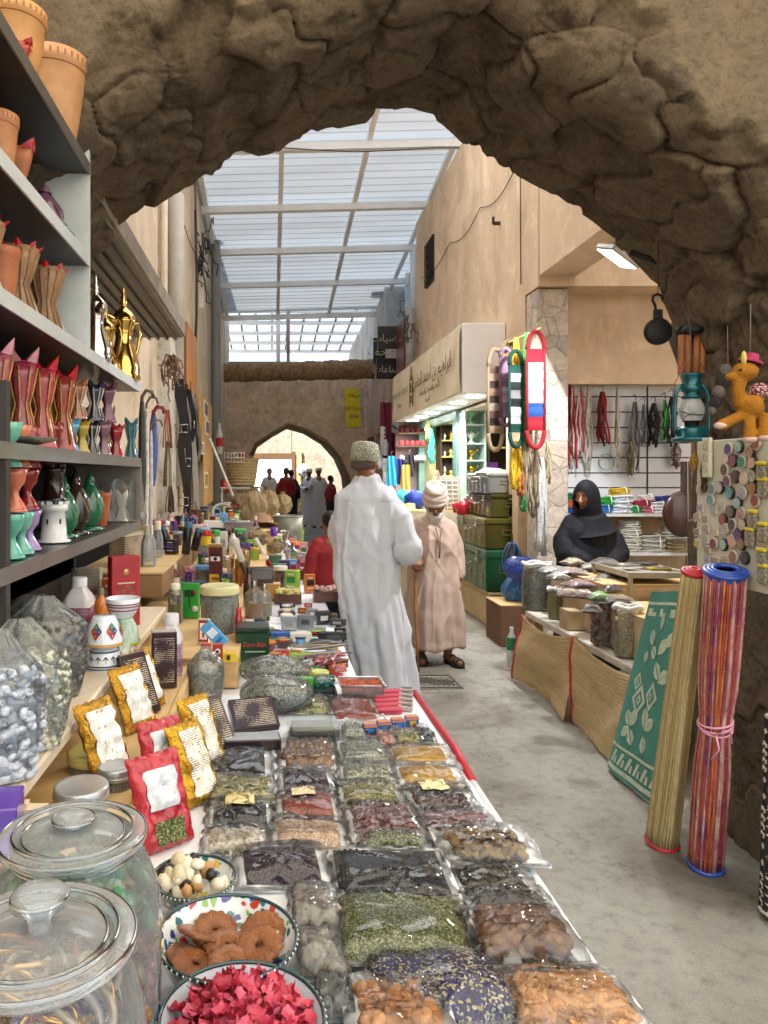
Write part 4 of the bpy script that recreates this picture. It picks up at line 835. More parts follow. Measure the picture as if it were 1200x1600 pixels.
for l,kd,px,z,hp,wp_,c_ in (('dusky rose horned burner in the back rank of the fourth shelf','burner',52,1.60,120,40,'8a4050'),('old gold horned burner in the back rank of the fourth shelf','burner',84,1.60,112,38,'a8803a'),('plum horned burner deep behind the blue ones','burner',132,1.60,90,30,'5a2a48'),('bronze horned burner deep behind the red one','burner',166,1.60,84,28,'7a5a30'),('brown ribbed burner in the back rank of the third shelf','flower',90,1.966,96,44,'7a5638'),('second brown ribbed burner in the third shelf back rank','flower',58,1.966,100,46,'86603c'),('dark green dome deep on the fifth shelf','dome',112,1.295,90,40,'1f4a38'),('cream goblet deep on the fifth shelf','goblet',172,1.295,70,30,'cfc4ae'),('teal goblet deep on the fifth shelf','goblet',84,1.295,90,34,'3a8a80'),('clay pot deep on the second shelf','pot',62,2.295,84,44,'a8683e'),('small dark clay pot deep on the top shelf','pot',60,2.62,90,50,'8a4a2c')):
    sh_item(kd,l,px,z,hp,wp_,GL(c_),GL(c_),GOLDM if kd=='burner' else None,X=-.88,name='incense_burner' if kd!='pot' else 'clay_pot')
def dallah(label,x,y,z,h,body,rot=0,shiny=.12):
    t=T('coffee_pot',label,'coffee pot',(x,y,z),rot); w=h*.28
    m=MB(); m.lathe([(w*.62,0),(w*.66,.02*h),(w*.60,.06*h),(w*.62,.12*h),(w*.52,.24*h),(w*.36,.36*h),(w*.30,.44*h),(w*.36,.54*h),(w*.46,.60*h),(w*.47,.62*h),(w*.42,.63*h)],(0,0,0),36,caps=True); m.build('body',[body],t)
    m=MB(); m.lathe([(w*.46,.62*h),(w*.44,.66*h),(w*.30,.71*h),(w*.13,.75*h),(w*.10,.78*h),(w*.14,.80*h),(w*.10,.83*h),(w*.12,.86*h),(w*.05,.90*h),(w*.07,.93*h),(.001,1.0*h)],(0,0,0),28,caps=False); l=m.build('lid',[body],t)
    m=MB()
    for i in range(12): a=i*PI/6; m.ball((w*.11*math.cos(a),w*.11*math.sin(a),.80*h),w*.03,6)
    m.build('finial_beads',[body],l)
    m=MB(); m.tube([(w*.42,0,.56*h),(w*.60,0,.60*h),(w*.80,0,.62*h),(w*.98,0,.58*h),(w*1.0,0,.52*h)],[w*.20,w*.17,w*.12,w*.08,w*.03],10); m.build('spout',[body],t)
    m=MB(); m.tube([(-w*.42,0,.60*h),(-w*.72,0,.62*h),(-w*.86,0,.50*h),(-w*.72,0,.34*h),(-w*.52,0,.22*h)],[w*.05,w*.07,w*.08,w*.07,w*.05],8); m.build('handle',[body],t)
    return t
BRASS=M('c9a860',.10,1,var=.15,vs=8); SILV=M('cfcac4',.08,1,var=.15,vs=8)
yb=sy(193,-.70); dallah('tall polished brass coffee pot at the end of the third shelf','' and 0 or -.70,yb,1.966,m_(150,yb),BRASS,R(235))
yb=sy(172,-.74); dallah('smaller brass coffee pot half hidden between the silver and tall brass ones',-.76,yb,1.966,m_(120,yb),M('c0a060',.12,1),R(160))
yb=sy(150,-.69); dallah('silver coffee pot beside the shelf side panel',-.69,yb,1.966,m_(135,yb),SILV,R(-60))

t=T('lower_shelf','cream painted low shelf with a wooden ledge beneath the pottery shelves','shelf',(0,0,0))
CREAM=M('d9c9ae',.45,var=.12,vs=6,stretch=(3,.3,3),coat=.2)
m=MB(); m.box((-.76,2.37,.905),(.56,1.95,.034),bev=.006); m.build('shelf_board',[CREAM],t)
m=MB(); m.box((-.304,2.05,.745),(.018,1.5,.11),bev=.003); m.build('front_lip',[PLY],t)
m=MB(); m.box((-.60,2.05,.785),(.58,1.5,.015)); m.build('ledge_board',[PLY],t)
m=MB(); m.box((-.46,1.42,.79),(.05,.03,.18)); m.box((-.72,1.42,.82),(.5,.02,.14)); m.build('end_upright',[CREAM],t)
m=MB(); m.box((-.98,2.4,1.1),(.02,2.4,.4)); m.build('back_panel',[M('2a1c18',.7)],t)
m=MB(); m.box((-.9,3.62,.45),(.5,.02,.9)); m.build('side_panel',[CREAM],t)
SZ=.923
def cbag(label,x,y,z,w,h,d,cols,size,seed,tilt=-.3,rot=0,film=None,kind='rock',n=260,cat='bag',name='clear_bag',group=None,fill=.75):
    r=random.Random(seed); t=T(name,label,cat,(x,y,z),(tilt,0,rot),group)
    prof=lambda v:math.sin(PI*min(1,.12+.88*v)**.8) 
    wid=lambda v:(.82+.25*math.sin(PI*v))*(1 if v<.72 else max(.22,1-(v-.72)*2.6))
    dep=lambda v:(.35+.75*math.sin(PI*min(1,v*.95+.05)))*(1 if v<.7 else max(.2,1-(v-.7)*2.6))
    m=MB()
    m.lathe([(.5*wid(v),v*h*fill) for v in [i/10*.98 for i in range(11)]],(0,0,0),20,2,True,None,w*.93,d*.9,0,True)
    for _ in range(n):
        a=r.uniform(0,2*PI); v=r.uniform(.03,.98); q=wid(v*fill); p=(w*.475*q*math.cos(a),d*.46*dep(v*fill)/.95*math.sin(a),v*h*fill)
        chunk(m,p,size*r.uniform(.7,1.25),kind,r)
    g_=GR([cols[0],cols[1],cols[0],cols[-1]],.8/size,1,.8,size*.6); m.build('contents',[g_,g_,g_],t)
    m=MB(); ox=r.uniform(0,30)
    def sk(u,v):
        a=u*2*PI; cr=1+.05*fbm((math.cos(a)*2+ox,math.sin(a)*2,v*4),3)+(.10*math.sin(a*9+v*3)*max(0,v-.6)*2)
        return (w*.52*wid(v)*math.cos(a)*cr,d*.52*dep(v)*math.sin(a)*cr,v*h)
    m.grid(sk,64,30); m.build('plastic',[film or FILM2],t); return t
cbag('nearest big clear bag of bluish white gum lumps slumped on the cream shelf',-.545,1.44,SZ+.0,.17,.29,.12,('c6ccd8','aab2c0','8e97a6'),.013,1,rot=.2,tilt=-.15)
cbag('middle clear bag of cream gum lumps between the bluish bag and the twisted bag',-.55,1.60,SZ,.20,.28,.12,('d2d2c0','babaa4','9c9c88'),.009,2,rot=.25,n=420,tilt=-.15)
cbag('far clear bag of grey brown gum lumps next to the patterned cups',-.61,1.97,SZ,.21,.27,.12,('8a8478','6d675c','4a463e'),.010,3,rot=.3,n=340,tilt=-.12)
cbag('twisted dark plastic bag of brown resin under the pottery shelf',-.72,2.2,SZ,.26,.24,.16,('4a3828','2e2218','1d1612'),.012,4,rot=.2,n=160)
cbag('second twisted dark plastic bag at the back of the cream shelf',-.80,1.9,SZ,.24,.28,.16,('5a4634','3a2c20','221a14'),.012,5,rot=0,n=120)
def cup(label,x,y,z,r0,h,mat,up=False,band=None,orn=None,name='coffee_cup'):
    t=T(name,label,'cup',(x,y,z)); pr=[(r0*.55,0),(r0*.6,h*.06),(r0*.85,h*.4),(r0,h)]; ins=[(r0*.95,h),(r0*.8,h*.4),(.001,h*.1)]
    if not up: pr=[(q,h-zz) for q,zz in pr][::-1]; ins=[(.001,h*.999)]; pr.append((.001,h))
    else: pr=pr+ins
    m=MB(); m.lathe(pr,(0,0,0),32,caps=False); m.build('body',[mat],t)
    if band:
        m=MB(); 
        for zz,rr in band[1]: m.lathe([(r0*rr*1.01,zz*h-.002),(r0*rr*1.02,zz*h),(r0*rr*1.01,zz*h+.002)],(0,0,0),32,caps=False)
        m.build('painted_band',[band[0]],t)
    if orn: orn(t,r0,h)
    return t
WHT=M('dfe3ea',.15,var=.04,coat=.6)
def diamonds(t,r0,h):
    m=MB()
    for i in range(7):
        a=i*2*PI/7-.9; cs=[0,1,2,1]
        for k,(da,dz) in enumerate(((-.17,0),(0,.17),(.17,0),(0,-.17))):
            P=lambda an,zz,o=1.0:((r0*(.78+.22*(1-zz))*o+.001)*math.cos(a+an),(r0*(.78+.22*(1-zz))*o+.001)*math.sin(a+an),h*zz)
            z0=.55; s_=.17; zz=.55+dz*.9; e_=.15
            m.add([P(da-.155,zz,1.02),P(da,zz-e_,1.02),P(da+.155,zz,1.02),P(da,zz+e_,1.02)],[(0,1,2,3)],[0,1,2,0][k]); m.add([P(da-.04,zz,1.03),P(da,zz-e_*.3,1.03),P(da+.04,zz,1.03),P(da,zz+e_*.3,1.03)],[(0,1,2,3)],3)
    m.build('painted_diamonds',[M('b02820',.3),M('1f7a58',.3),M('26388a',.3),M('e0c860',.3)],t)
y=2.28; x=-.52
cup('white bowl with black palm trees, upside down under the diamond cup',x,y,SZ,.058,.072,WHT,False,(M('2a3040',.3),((.1,1),(.2,.97),(.78,.8))),lambda t,r0,h:[(lambda m:([ (m.box((r0*.9*math.cos(a),r0*.9*math.sin(a),h*.45),(.002,.0015,h*.32),rot=a),[m.tube([(r0*.92*math.cos(a),r0*.92*math.sin(a),h*.6),(r0*.90*math.cos(a+d),r0*.90*math.sin(a+d),h*(.66-abs(d)*1.2))],.0012,4) for d in(-.16,-.08,.08,.16)]) for a in [i*.45-2.6 for i in range(14)]],m.build('palm_drawing',[M('30343c',.4)],t)))(MB())])
cup('white cup with red and green diamonds, upside down on the palm bowl',x,y,SZ+.073,.060,.088,WHT,False,(M('c8982c',.3),((.03,1.0),(.09,1.0))),diamonds)
cup('white cup with red pattern and dark rim standing upright behind the diamond cup',-.53,2.62,SZ+.09,.062,.07,WHT,True,(M('7a2030',.3),((.45,.89),(.75,.97),(.62,.93))))
cup('white and green cup upside down beneath the red patterned cup',-.53,2.62,SZ,.06,.089,M('cfe0d0',.2,c2='3f8a50',vs=9,coat=.5),False,(M('c8c832',.3),((.03,1.0),(.08,1.0))))
def cylpk(label,x,y,z,r0,h,mat,cat='cup',name='paper_cup'): 
    t=T(name,label,cat,(x,y,z)); m=MB(); m.lathe([(r0,0),(r0*.8,h)],(0,0,0),24); m.build('body',[mat],t); m=MB(); m.lathe([(r0*1.03,0),(r0*1.03,.008)],(0,0,0),24); m.build('foot_ring',[M('c8c832',.3)],t)
cylpk('green and white cup with a yellow foot between the palm bowl and the red carton',-.505,2.45,SZ,.034,.10,M('e2e4de',.3,c2='2f8a48',vs=14,coat=.4))

def carton(label,x,y,z,w,d,h,mat,rot=0,lab=None,tilt=0,cat='box',name='carton',group=None,top=None,decals=(),pivot=None):
    t=T(name,label,cat,(x,y,z),(tilt,0,rot),group); m=MB(); m.box((0,0,h/2),(w,d,h),bev=.0025); m.build('box_body',[mat],t)
    if lab:
        m=MB(); m.box((0,-d/2-.001,h*lab[3]),(w*lab[1],.0015,h*lab[2])); m.build('printed_label',[lab[0]],t)
    if top: m=MB(); m.box((0,0,h+.001),(w*.94,d*.9,.0016)); m.build('top_panel',[top],t)
    for i,(cx,cz,cw,ch,mt) in enumerate(decals):
        m=MB()
        if ch<0: m.lathe([(.001,0),(w*cw/2,0),(w*cw/2,.001),(.001,.001)],(cx*w,-d/2-.0015-.0004*i,cz*h),20,rot=(R(90),0,0))
        else: m.box((cx*w,-d/2-.0022-.0004*i,cz*h),(w*cw,.001,h*ch))
        m.build('printed_mark',[mt],t)
    return t
y=2.93; ct=carton('tall bright red carton with a gold seal and script line on the cream shelf',-.59,y,SZ,.115,.06,.275,M('a81824',.35,coat=.3),rot=.5,lab=(PR('8c1420','b08a60',60,dens=.25),.7,.5,.34),decals=((0,.78,.22,-1,M('d8b070',.3,.5)),(.0,.62,.6,.02,M('d8c0a0',.4))))
def bottle(label,x,y,z,r0,h,mat,cap,lab=None,liquid=None,neck=.3,cat='bottle',name='bottle',sq=False,group=None,shoulder=.68,rot=0,tilt=0,labz=(.15,.6)):
    t=T(name,label,cat,(x,y,z),(tilt,0,rot),group); m=MB(); fn=(lambda a,k:1/max(abs(math.cos(a)),abs(math.sin(a)))*.86) if sq else None
    m.lathe([(r0*.92,0),(r0,.02*h),(r0,shoulder*h*.9),(r0*.85,shoulder*h),(r0*neck*1.1,shoulder*h+(1-shoulder)*h*.45),(r0*neck,shoulder*h+(1-shoulder)*h*.6),(r0*neck,.93*h)],(0,0,0),24,fn=fn); m.build('bottle_body',[mat],t)
    m=MB(); m.lathe([(r0*neck*1.25,.84*h),(r0*neck*1.25,.985*h),(r0*neck*1.1,h)],(0,0,0),18); m.build('cap',[cap],t)
    if lab: m=MB(); m.lathe([(r0*1.012,labz[0]*h),(r0*1.012,labz[1]*h)],(0,0,0),24,fn=fn,caps=False); m.build('wrap_label',[lab],t)
    if liquid: m=MB(); m.lathe([(r0*.9,.015*h),(r0*.94,shoulder*.6*h)],(0,0,0),20,fn=fn); m.build('liquid',[liquid],t)
    return t
MILK=M('dcd6d8',.35,var=.06,coat=.2); GLS=PLASTIC('f4f7f4',.03,.03); CAPW=M('e4dcc8',.4)
bottle('white plastic bottle with a wine coloured label behind the cups',-.72,2.75,SZ,.055,.215,MILK,M('e4e0e0',.4),PR('6a2a48','d8c0cc',50),neck=.42,labz=(.05,.5),sq=True)
bottle('small orange bottle beside the red carton',-.66,2.85,SZ,.028,.16,M('d07a28',.2,coat=.5),M('8a7a60',.5))
carton('pale printed box behind the orange bottle',-.78,3.15,SZ,.10,.05,.2,PR('b8b09c','5a5a50',40))
LZ=.794
def tin(label,x,y,z,r0,h,body,lid,lidh=.16,cat='jar',name='lidded_jar',group=None,content=None,label_m=None):
    t=T(name,label,cat,(x,y,z),0,group); m=MB(); m.lathe([(r0*.95,0),(r0,.01),(r0,h*(1-lidh))],(0,0,0),32,caps=False); m.lathe([(.001,.002),(r0*.95,.002)],(0,0,0),32,caps=False); m.build('jar_body',[body],t)
    m=MB(); z0=h*(1-lidh); m.lathe([(r0*1.04,z0-.004),(r0*1.06,z0),(r0*1.06,h*.97),(r0*1.0,h),(r0*.9,h-.002),(.001,h-.002)],(0,0,0),36,caps=False); l=m.build('lid',[lid],t)
    m=MB(); m.tube([(r0*1.05*math.cos(a),r0*1.05*math.sin(a),z0+.003) for a in [i*PI/16 for i in range(32)]],.002,5,closed=True); m.build('lid_rim',[lid],l)
    if content: m=MB(); m.lathe([(r0*.93,.006),(r0*.95,z0*.86),(.001,z0*.88)],(0,0,0),24,caps=False); m.build('contents',[content],t)
    if label_m: m=MB(); m.lathe([(r0*1.01,h*.2),(r0*1.01,h*.68)],(0,0,0),32,caps=False); m.build('wrap_label',[label_m],t)
    return t
tin('wide jar with a yellow lid on the wooden ledge',-.44,1.82,TZ+.002,.062,.14,CLRD,M('c9c070',.4,coat=.3),content=RM['beige'])
tin('shallow jar with a dull silver lid in front of the yellow lidded one',-.415,1.60,TZ+.002,.056,.145,CLRD,M('b9bcc0',.3,.6),content=RM['greyherb'])
tin('second silver lidded jar tucked beside the gold packs',-.365,1.72,TZ+.002,.04,.14,CLRD,M('b4b8bc',.3,.7),content=RM['beige'])
m=MB(); 
GOLDF=M('c8963a',.22,.95,var=.3,vs=25,bump=2.2,bs=28); WLAB=PR('ece8e4','77745f',60,dens=.1)
def pouch(label,x,y,z,w,h,d,rot,tilt,foil,lab,group=None,cat='pouch',name='foil_pouch',win=None,roll=0,lw=.62,lh=.5,lz=.5):
    t=T(name,label,cat,(x,y,z),(tilt,roll,rot),group); r=random.Random(hash(label)%999); ox=r.uniform(0,40)
    def sd(sgn):
        def f(u,v):
            a=abs(2*u-1);e=math.sqrt(max(0,1-a**3))*math.sqrt(max(0,1-abs(2*v-1)**4)); return ((u-.5)*w*(1-.05*math.sin(PI*v))+.0014*math.sin(v*31+ox),sgn*(d/2*e+.007*e*fbm((u*7+ox,v*7,sgn),4)*2+.001),v*h+.0016*math.sin(u*33+ox)*(v>.9 or v<.1))
        return f
    m=MB(); m.grid(sd(-1),30,30); m.grid(sd(1),18,18); m.build('foil_bag',[foil],t)
    if lab:
        g=sd(-1); m=MB(); m.grid(lambda u,v:(lambda p:(p[0],p[1]-.0025,p[2]))(g(.5+(u-.5)*lw,lz+(v-.5)*lh)),14,14); m.build('paper_label',[lab],t)
    if win:
        g=sd(-1); m=MB(); m.grid(lambda u,v:(lambda p:(p[0],p[1]-.002,p[2]))(g(.5+(u-.5)*.55,.17+(v-.5)*.24)),12,8); m.build('window',[win],t)
    return t
for i,(px,X,l) in enumerate(((178,-.38,'nearest the tins'),(222,-.37,'second from the tins'),(238,-.37,'next to the chocolate boxes'))):
    y=X*F/(px-425)*1.0; pouch('gold foil pack with a white label on the ledge, '+l,X,y,LZ+.002,.125,.185,.04,R(58),R(-24),GOLDF,WLAB,'gold foil packs on the ledge',lw=.7,lh=.74)
CHOC=M('2a161c',.3,var=.1,coat=.4); CHP=PR('2a161c','c8b8a0',38,dens=.45)
carton('flat dark chocolate carton leaning behind the gold packs',-.375,2.22,LZ+.002,.10,.02,.19,CHOC,rot=R(52),tilt=R(-25),lab=(CHP,.8,.8,.5),group='dark purple cartons')
carton('dark purple carton standing at the far end of the wooden ledge',-.37,2.52,LZ+.002,.085,.05,.19,CHOC,rot=R(12),lab=(CHP,.8,.8,.5),top=M('b8aca4',.4),group='dark purple cartons')
bottle('tall white bottle with a purple label at the end of the wooden ledge',-.365,2.68,TZ+.085,.042,.23,MILK,M('e0dce0',.4),PR('7a4a68','e0d0dc',50),neck=.5,labz=(.05,.55),sq=True)
RED_F=M('b0182a',.22,var=.25,vs=20,coat=.5,bump=1.5,bs=22)
p=on(262,1335,TZ); pouch('nearest red pouch with a white oval label and a window of green leaves',p.x,p.y+.02,TZ+.004,.135,.20,.05,R(40),R(-22),RED_F,M('dfe2e6',.3,c2='c0c8d0',vs=30),'red pouches beside the ledge',win=RM['herb'],lw=.62,lh=.42,lz=.62)
p=on(276,1262,TZ); pouch('second red pouch behind the nearest red one',p.x-.015,p.y+.03,TZ+.004,.13,.20,.05,R(42),R(-20),RED_F,M('dfe2e6',.3,c2='c0c8d0',vs=30),'red pouches beside the ledge',win=RM['herb'],lw=.62,lh=.42,lz=.65)
GB=M('c79a32',.2,.9,var=.3,vs=22,bump=2,bs=26)
for i,(px,py,l) in enumerate(((318,1262,'nearest one beside the red pouches'),(330,1206,'further one beside the dark cartons'))):
    p=on(px,py,TZ); pouch('shiny gold pouch with a black and white picture label, '+l,p.x,p.y+.02,TZ+.004,.12,.20,.045,R(52),R(-24),GB,PR('e8e0d4','2f2a1c',44,dens=.35),'gold pouches beside the ledge',lw=.6,lh=.8)
p=on(345,1182,TZ); carton('glossy dark purple carton tilted in its clear wrap, left of its pair',p.x,p.y+.03,TZ+.004,.105,.03,.165,CHOC,rot=R(38),tilt=R(-38),lab=(CHP,.84,.84,.5),top=M('9a9096',.25))
p=on(402,1148,TZ); carton('glossy dark purple carton lying back on the herb bag',p.x,p.y+.02,TZ+.006,.15,.03,.115,CHOC,rot=R(18),tilt=R(-52),lab=(CHP,.84,.84,.5))
p=on(394,1168,TZ); carton('low dark carton with a pearly top in front of the tilted cartons',p.x,p.y,TZ+.004,.17,.07,.03,CHOC,rot=R(5),top=M('b9bcc0',.15,.4,bump=1,bs=20))
p=on(488,1152,TZ); t=T('gift_box','clear box with a cream quilted top over a dark base','box',(p.x,p.y,TZ+.004),R(2)); m=MB(); m.box((0,0,.012),(.135,.085,.024),bev=.003); m.build('base',[M('4a2c28',.4)],t); m=MB(); m.box((0,0,.032),(.13,.08,.016),bev=.005); m.build('quilted_top',[M('dccbb8',.5,bump=1.5,bs=40)],t); m=MB(); m.box((0,0,.024),(.155,.105,.045)); m.build('clear_case',[CLRD],t)
for l,px,py,w_,h_,d_,c_,rt,sd_ in (('long clear bag of grey green herb lying behind the dark cartons',428,1070,.26,.115,.10,('6d6c5a','8f8e80','55543f'),.05,11),('big puffed clear bag of dried herb under the tilted purple carton',432,1112,.24,.13,.12,('7a7a5c','9b9a84','5f5f48'),-.05,12),('upright clear bag of pale crushed leaves beside the wooden crate',322,1100,.12,.20,.10,('b9b5a4','8f8c7c','8a8670'),.2,13)):
    p=on(px,py,TZ)
    if w_>.2:
        t=T('clear_bag',l,'bag',(p.x,p.y,TZ+.004),rt); rr=random.Random(sd_); m=MB()
        m.ball((0,0,h_*.45),.5,28,2,w_*.9,d_*1.25,h_*.75)
        for _ in range(420):
            a=rr.uniform(0,2*PI); q=math.sqrt(rr.random()); x_,y_=q*math.cos(a)*w_*.44,q*math.sin(a)*d_*.6; chunk(m,(x_,y_,h_*.45+h_*.36*math.sqrt(max(0,1-q*q))),.0055,'leaf',rr)
        g_=GR([c_[0],c_[1],'b4b2a0',c_[2],'3f3f33'],170,1,.8,.006); m.build('contents',[M(c_[1],.7,var=.2,vs=60),M('a8a690',.7,var=.2,vs=60),g_],t)
        m=MB(); m.grid(lambda u,v:((lambda a,b_:(w_*.54*math.sin(b_)*math.cos(a)*(1+.13*fbm((math.cos(u*6.28)*2,math.sin(u*6.28)*2+v,sd_),3)),d_*.72*math.sin(b_)*math.sin(a)*(1+.05*fbm((u*9,v*9,sd_),3)),h_*.47-h_*.47*math.cos(b_)*(1+.22*fbm((math.cos(u*6.28)*2.5,math.sin(u*6.28)*2.5+v*3,sd_+2),3))))(u*2*PI,PI*(.02+.96*v))),60,24); m.build('plastic',[FILM2],t)
    else: cbag(l,p.x,p.y,TZ+.004,w_,h_,d_,c_,.006,sd_,rot=rt,kind='leaf',n=400,tilt=-.1)

carton('glossy violet carton at the left edge beneath the gum bags',-.475,1.30,.79,.06,.10,.16,M('5a34a8',.25,coat=.5,var=.2),rot=.2,decals=((0,.3,.9,.04,M('c870b8',.4)),(.1,.6,.5,.12,M('7a58c8',.4))))
CRATE=M('caa670',.65,var=.25,vs=6,stretch=(1,1,5),bump=.5,bs=25)
def crate(label,x0,x1,y0,y1,z0,z1,mat=CRATE,rot=0):
    t=T('display_crate',label,'crate',((x0+x1)/2,(y0+y1)/2,z0),rot); w_,d_,h_=x1-x0,y1-y0,z1-z0
    m=MB(); m.box((0,0,h_/2),(w_,d_,h_),bev=.006); m.build('crate_body',[mat],t); m=MB(); m.box((0,0,h_+.004),(w_*1.005,d_*1.005,.008)); m.build('top_board',[PLY],t)
crate('pale wooden crate step under the tea boxes and the green carton',-.95,-.13,2.82,4.75,TZ+.002,.812)
crate('middle wooden step under jars and plastic tubs',-1.0,-.05,4.9,7.3,TZ+.002,.892)
crate('farther wooden step piled with sacks and baskets',-1.04,.02,7.5,11.2,TZ-.1,.945)
crate('raised back step of bare wood against the left wall',-1.0,-.55,3.7,7.1,.90,1.02,M('8a6a48',.7,var=.3))
S1=.822; S2=.902; S3=.955; SB=1.03
def at(px,py,z): return on(px,py,z)
def bx(label,px,py,z,wp,hp,mat,dp=.5,rot=0,tilt=0,lab=None,top=None,decals=(),cat='box',name='carton',group=None,lift=0):
    p=on(px,py,z); w_=m_(wp,p.y); h_=m_(hp,p.y); return carton(label,p.x,p.y+w_*dp/2,z+lift,w_,max(.012,w_*dp),h_,mat,rot,lab,tilt,cat,name,group,top,decals)
def bt(label,px,py,z,wp,hp,mat,cap,lab=None,liquid=None,neck=.35,cat='bottle',name='bottle',sq=False,group=None,lift=0,tilt=0,rot=0,shoulder=.68,labz=(.15,.6)):
    p=on(px,py,z); return bottle(label,p.x,p.y,z+lift,m_(wp,p.y)/2,m_(hp,p.y),mat,cap,lab,liquid,neck,cat,name,sq,group,shoulder,rot,tilt,labz)
def tn(label,px,py,z,wp,hp,body,lid,content=None,label_m=None,lidh=.16,cat='jar',name='lidded_jar',group=None,lift=0):
    p=on(px,py,z); return tin(label,p.x,p.y,z+lift,m_(wp,p.y)/2,m_(hp,p.y),body,lid,lidh,cat,name,group,content,label_m)
RB=M('a8362a',.4,var=.1,coat=.2); WH=M('e4e2dc',.4,var=.05,coat=.3); OR=M('d8702a',.4)
for i,px in enumerate((322,340)):
    bx(('left','right')[i]+' one of two small red tea boxes with a white circle mark',px,1037,S1,16,31,RB,.5,decals=((0,.62,.52,-1,WH),(0,.62,.32,-1,M('4a1a14',.4)),(.1,.28,.35,.18,M('3a7a38',.4))),group='small red tea boxes')
bx('small yellow box with a black symbol beside the red tea boxes',357,1035,S1,27,15,M('dab52a',.4,coat=.2),.5,decals=((0,.5,.2,.5,M('2a2418',.4)),(.0,.82,.3,.06,M('a88818',.4))))
bx('upright narrow box with a red and green border standing on the tea boxes',318,1006,S1,18,38,M('e6dfd2',.4),.4,tilt=-.1,rot=-.12,lift=.0,decals=((0,.5,.86,.86,M('a02a24',.4)),(0,.5,.62,.66,WH),(0,.5,.2,.5,M('a8342c',.4)),(.0,.96,.9,.03,M('2f6a34',.4))))
o=bx('light blue carton leaning sideways over the yellow box',350,1022,S1,20,44,M('4a9ad0',.4,coat=.3),.4,decals=((0,.6,.7,.3,M('d4e2ec',.4)),(0,.25,.6,.1,M('2a68a0',.4)))); o.rotation_euler=(0,R(-44),0); o.location.z+=.035
p=on(394,1048,TZ+.002); t=T('carton','dark green carton lettered Zam-Bak with a bright green wave','box',(p.x,p.y+.05,TZ+.002),R(2)); W_=m_(52,p.y); H_=m_(60,p.y)
m=MB(); m.box((0,0,H_/2),(W_,.13,H_),bev=.004); m.build('box_body',[M('123c22',.3,coat=.4)],t)
m=MB(); m.add([(-W_*.48,-.0665,.004),(W_*.48,-.0665,.004),(W_*.48,-.0665,H_*.38),(W_*.2,-.0665,H_*.22),(-W_*.1,-.0665,H_*.20),(-W_*.48,-.0665,H_*.30)],[(0,1,2,3,4,5)]); m.build('green_wave',[M('3a9a38',.35)],t)
text('Zam-Bak',H_*.17,M('c03838',.4),t,(.008,-.068,H_*.70),(R(90),0,0)); 
m=MB()
m.box((0.01,-.0672,H_*.52),(W_*.6,.001,H_*.03)); m.build('small_print',[M('a8b8a4',.5)],t)
m=MB(); m.box((0,0,H_+.012),(W_*1.02,.14,.022),bev=.006); m.build('open_lid',[M('1a2c20',.3,coat=.3)],t)
bx('yellow and violet tin with a yellow flower picture',329,985,S1,27,44,M('2c2a6a',.35,coat=.3),.5,rot=.1,decals=((0,.72,.62,-1,M('e0c23a',.4)),(0,.45,.3,.3,M('d8b830',.4)),(0,.12,.95,.25,M('e0c23a',.4)),(-.1,.97,.9,.05,WH)),name='tin',cat='tin')
tn('big clear jar with a wide cream lid full of pale sachets',343,986,S1,58,72,CLRD,M('d6cf9c',.4,coat=.2),RM['white'])
bx('small white and red box leaning on the big cream lidded jar',354,990,S1,12,34,M('e2ded6',.4),.5,tilt=-.3,rot=.3,decals=((0,.5,.4,.8,M('b04040',.4)),))
bt('clear bottle of olive coloured oil with a white cap',274,972,S1,24,60,GLS,CAPW,liquid=M('7a7a2a',.15,coat=.5),shoulder=.8,neck=.5)
o=bx('bright green tin box with a dark palm tree and a round white badge',297,966,S1,28,54,M('2c9a3a',.3,coat=.4),.5,rot=-.15,decals=((0,.72,.55,.20,M('14401c',.4)),(0,.50,.06,.35,M('14401c',.4)),(.32,.28,.35,-1,WH),(.30,.75,.2,-1,M('a82a2a',.4))),name='tin',cat='tin')
bt('white bottle with a wine label at the right end of the ledge',263,1062,LZ,30,112,MILK,M('e6e2e4',.35),PR('7a4462','dcc8d4',50),neck=.5,sq=True,labz=(.08,.6)) if 0 else None
bt('cut glass decanter of amber perfume with a metal collar',397,965,S1,30,58,GLS,M('8a8a8a',.2,1),liquid=M('b07a38',.15,coat=.4),neck=.28)
bt('second glass decanter of pale perfume beside the amber one',413,962,S1,24,50,GLS,M('9a9a90',.2,1),liquid=M('c0a878',.15,coat=.4),neck=.28)
bt('dark brown glass bottle behind the decanters',389,948,S1,18,62,M('4a2414',.12,coat=.6),M('2a2020',.3),neck=.4)
bt('slim red bottle with a red cap beside the glass decanters',373,992,S1,12,42,M('a81a24',.2,coat=.4),M('c02a30',.3),neck=.6)
for i,(px,py,w_,h_,c_,l) in enumerate(((360,905,12,40,'9a6a40','brown speckled'),(373,915,12,42,'b87844','copper striped'),(354,912,13,44,'c4b090','silver beige'),(384,906,11,46,'c09a50','gold'),(363,890,14,32,'b8502a','orange red'),(322,912,11,40,'a08060','gold chequered'),(396,916,12,30,'a87a48','bronze'))):
    tn(l+' perfume cylinder among the gold tins on the crate step',px,py,S1+.0,w_,h_,M(c_,.25,.6,var=.35,vs=70),M(('d0b070','b89858','d8d0c0')[i%3],.2,.8),cat='tin',name='perfume_tin')
bx('tall dark red box printed with a large eye on a yellow base',337,925,S1,20,70,M('5a1f1c',.4,coat=.2),.5,rot=-.1,decals=((0,.74,.75,.10,WH),(0,.74,.3,-1,M('1a1a1a',.3)),(0,.84,.8,.04,M('1f1212',.4)),(0,.22,.9,.36,M('dcb82c',.4)),(0,.3,.6,.05,M('a02a20',.4))))
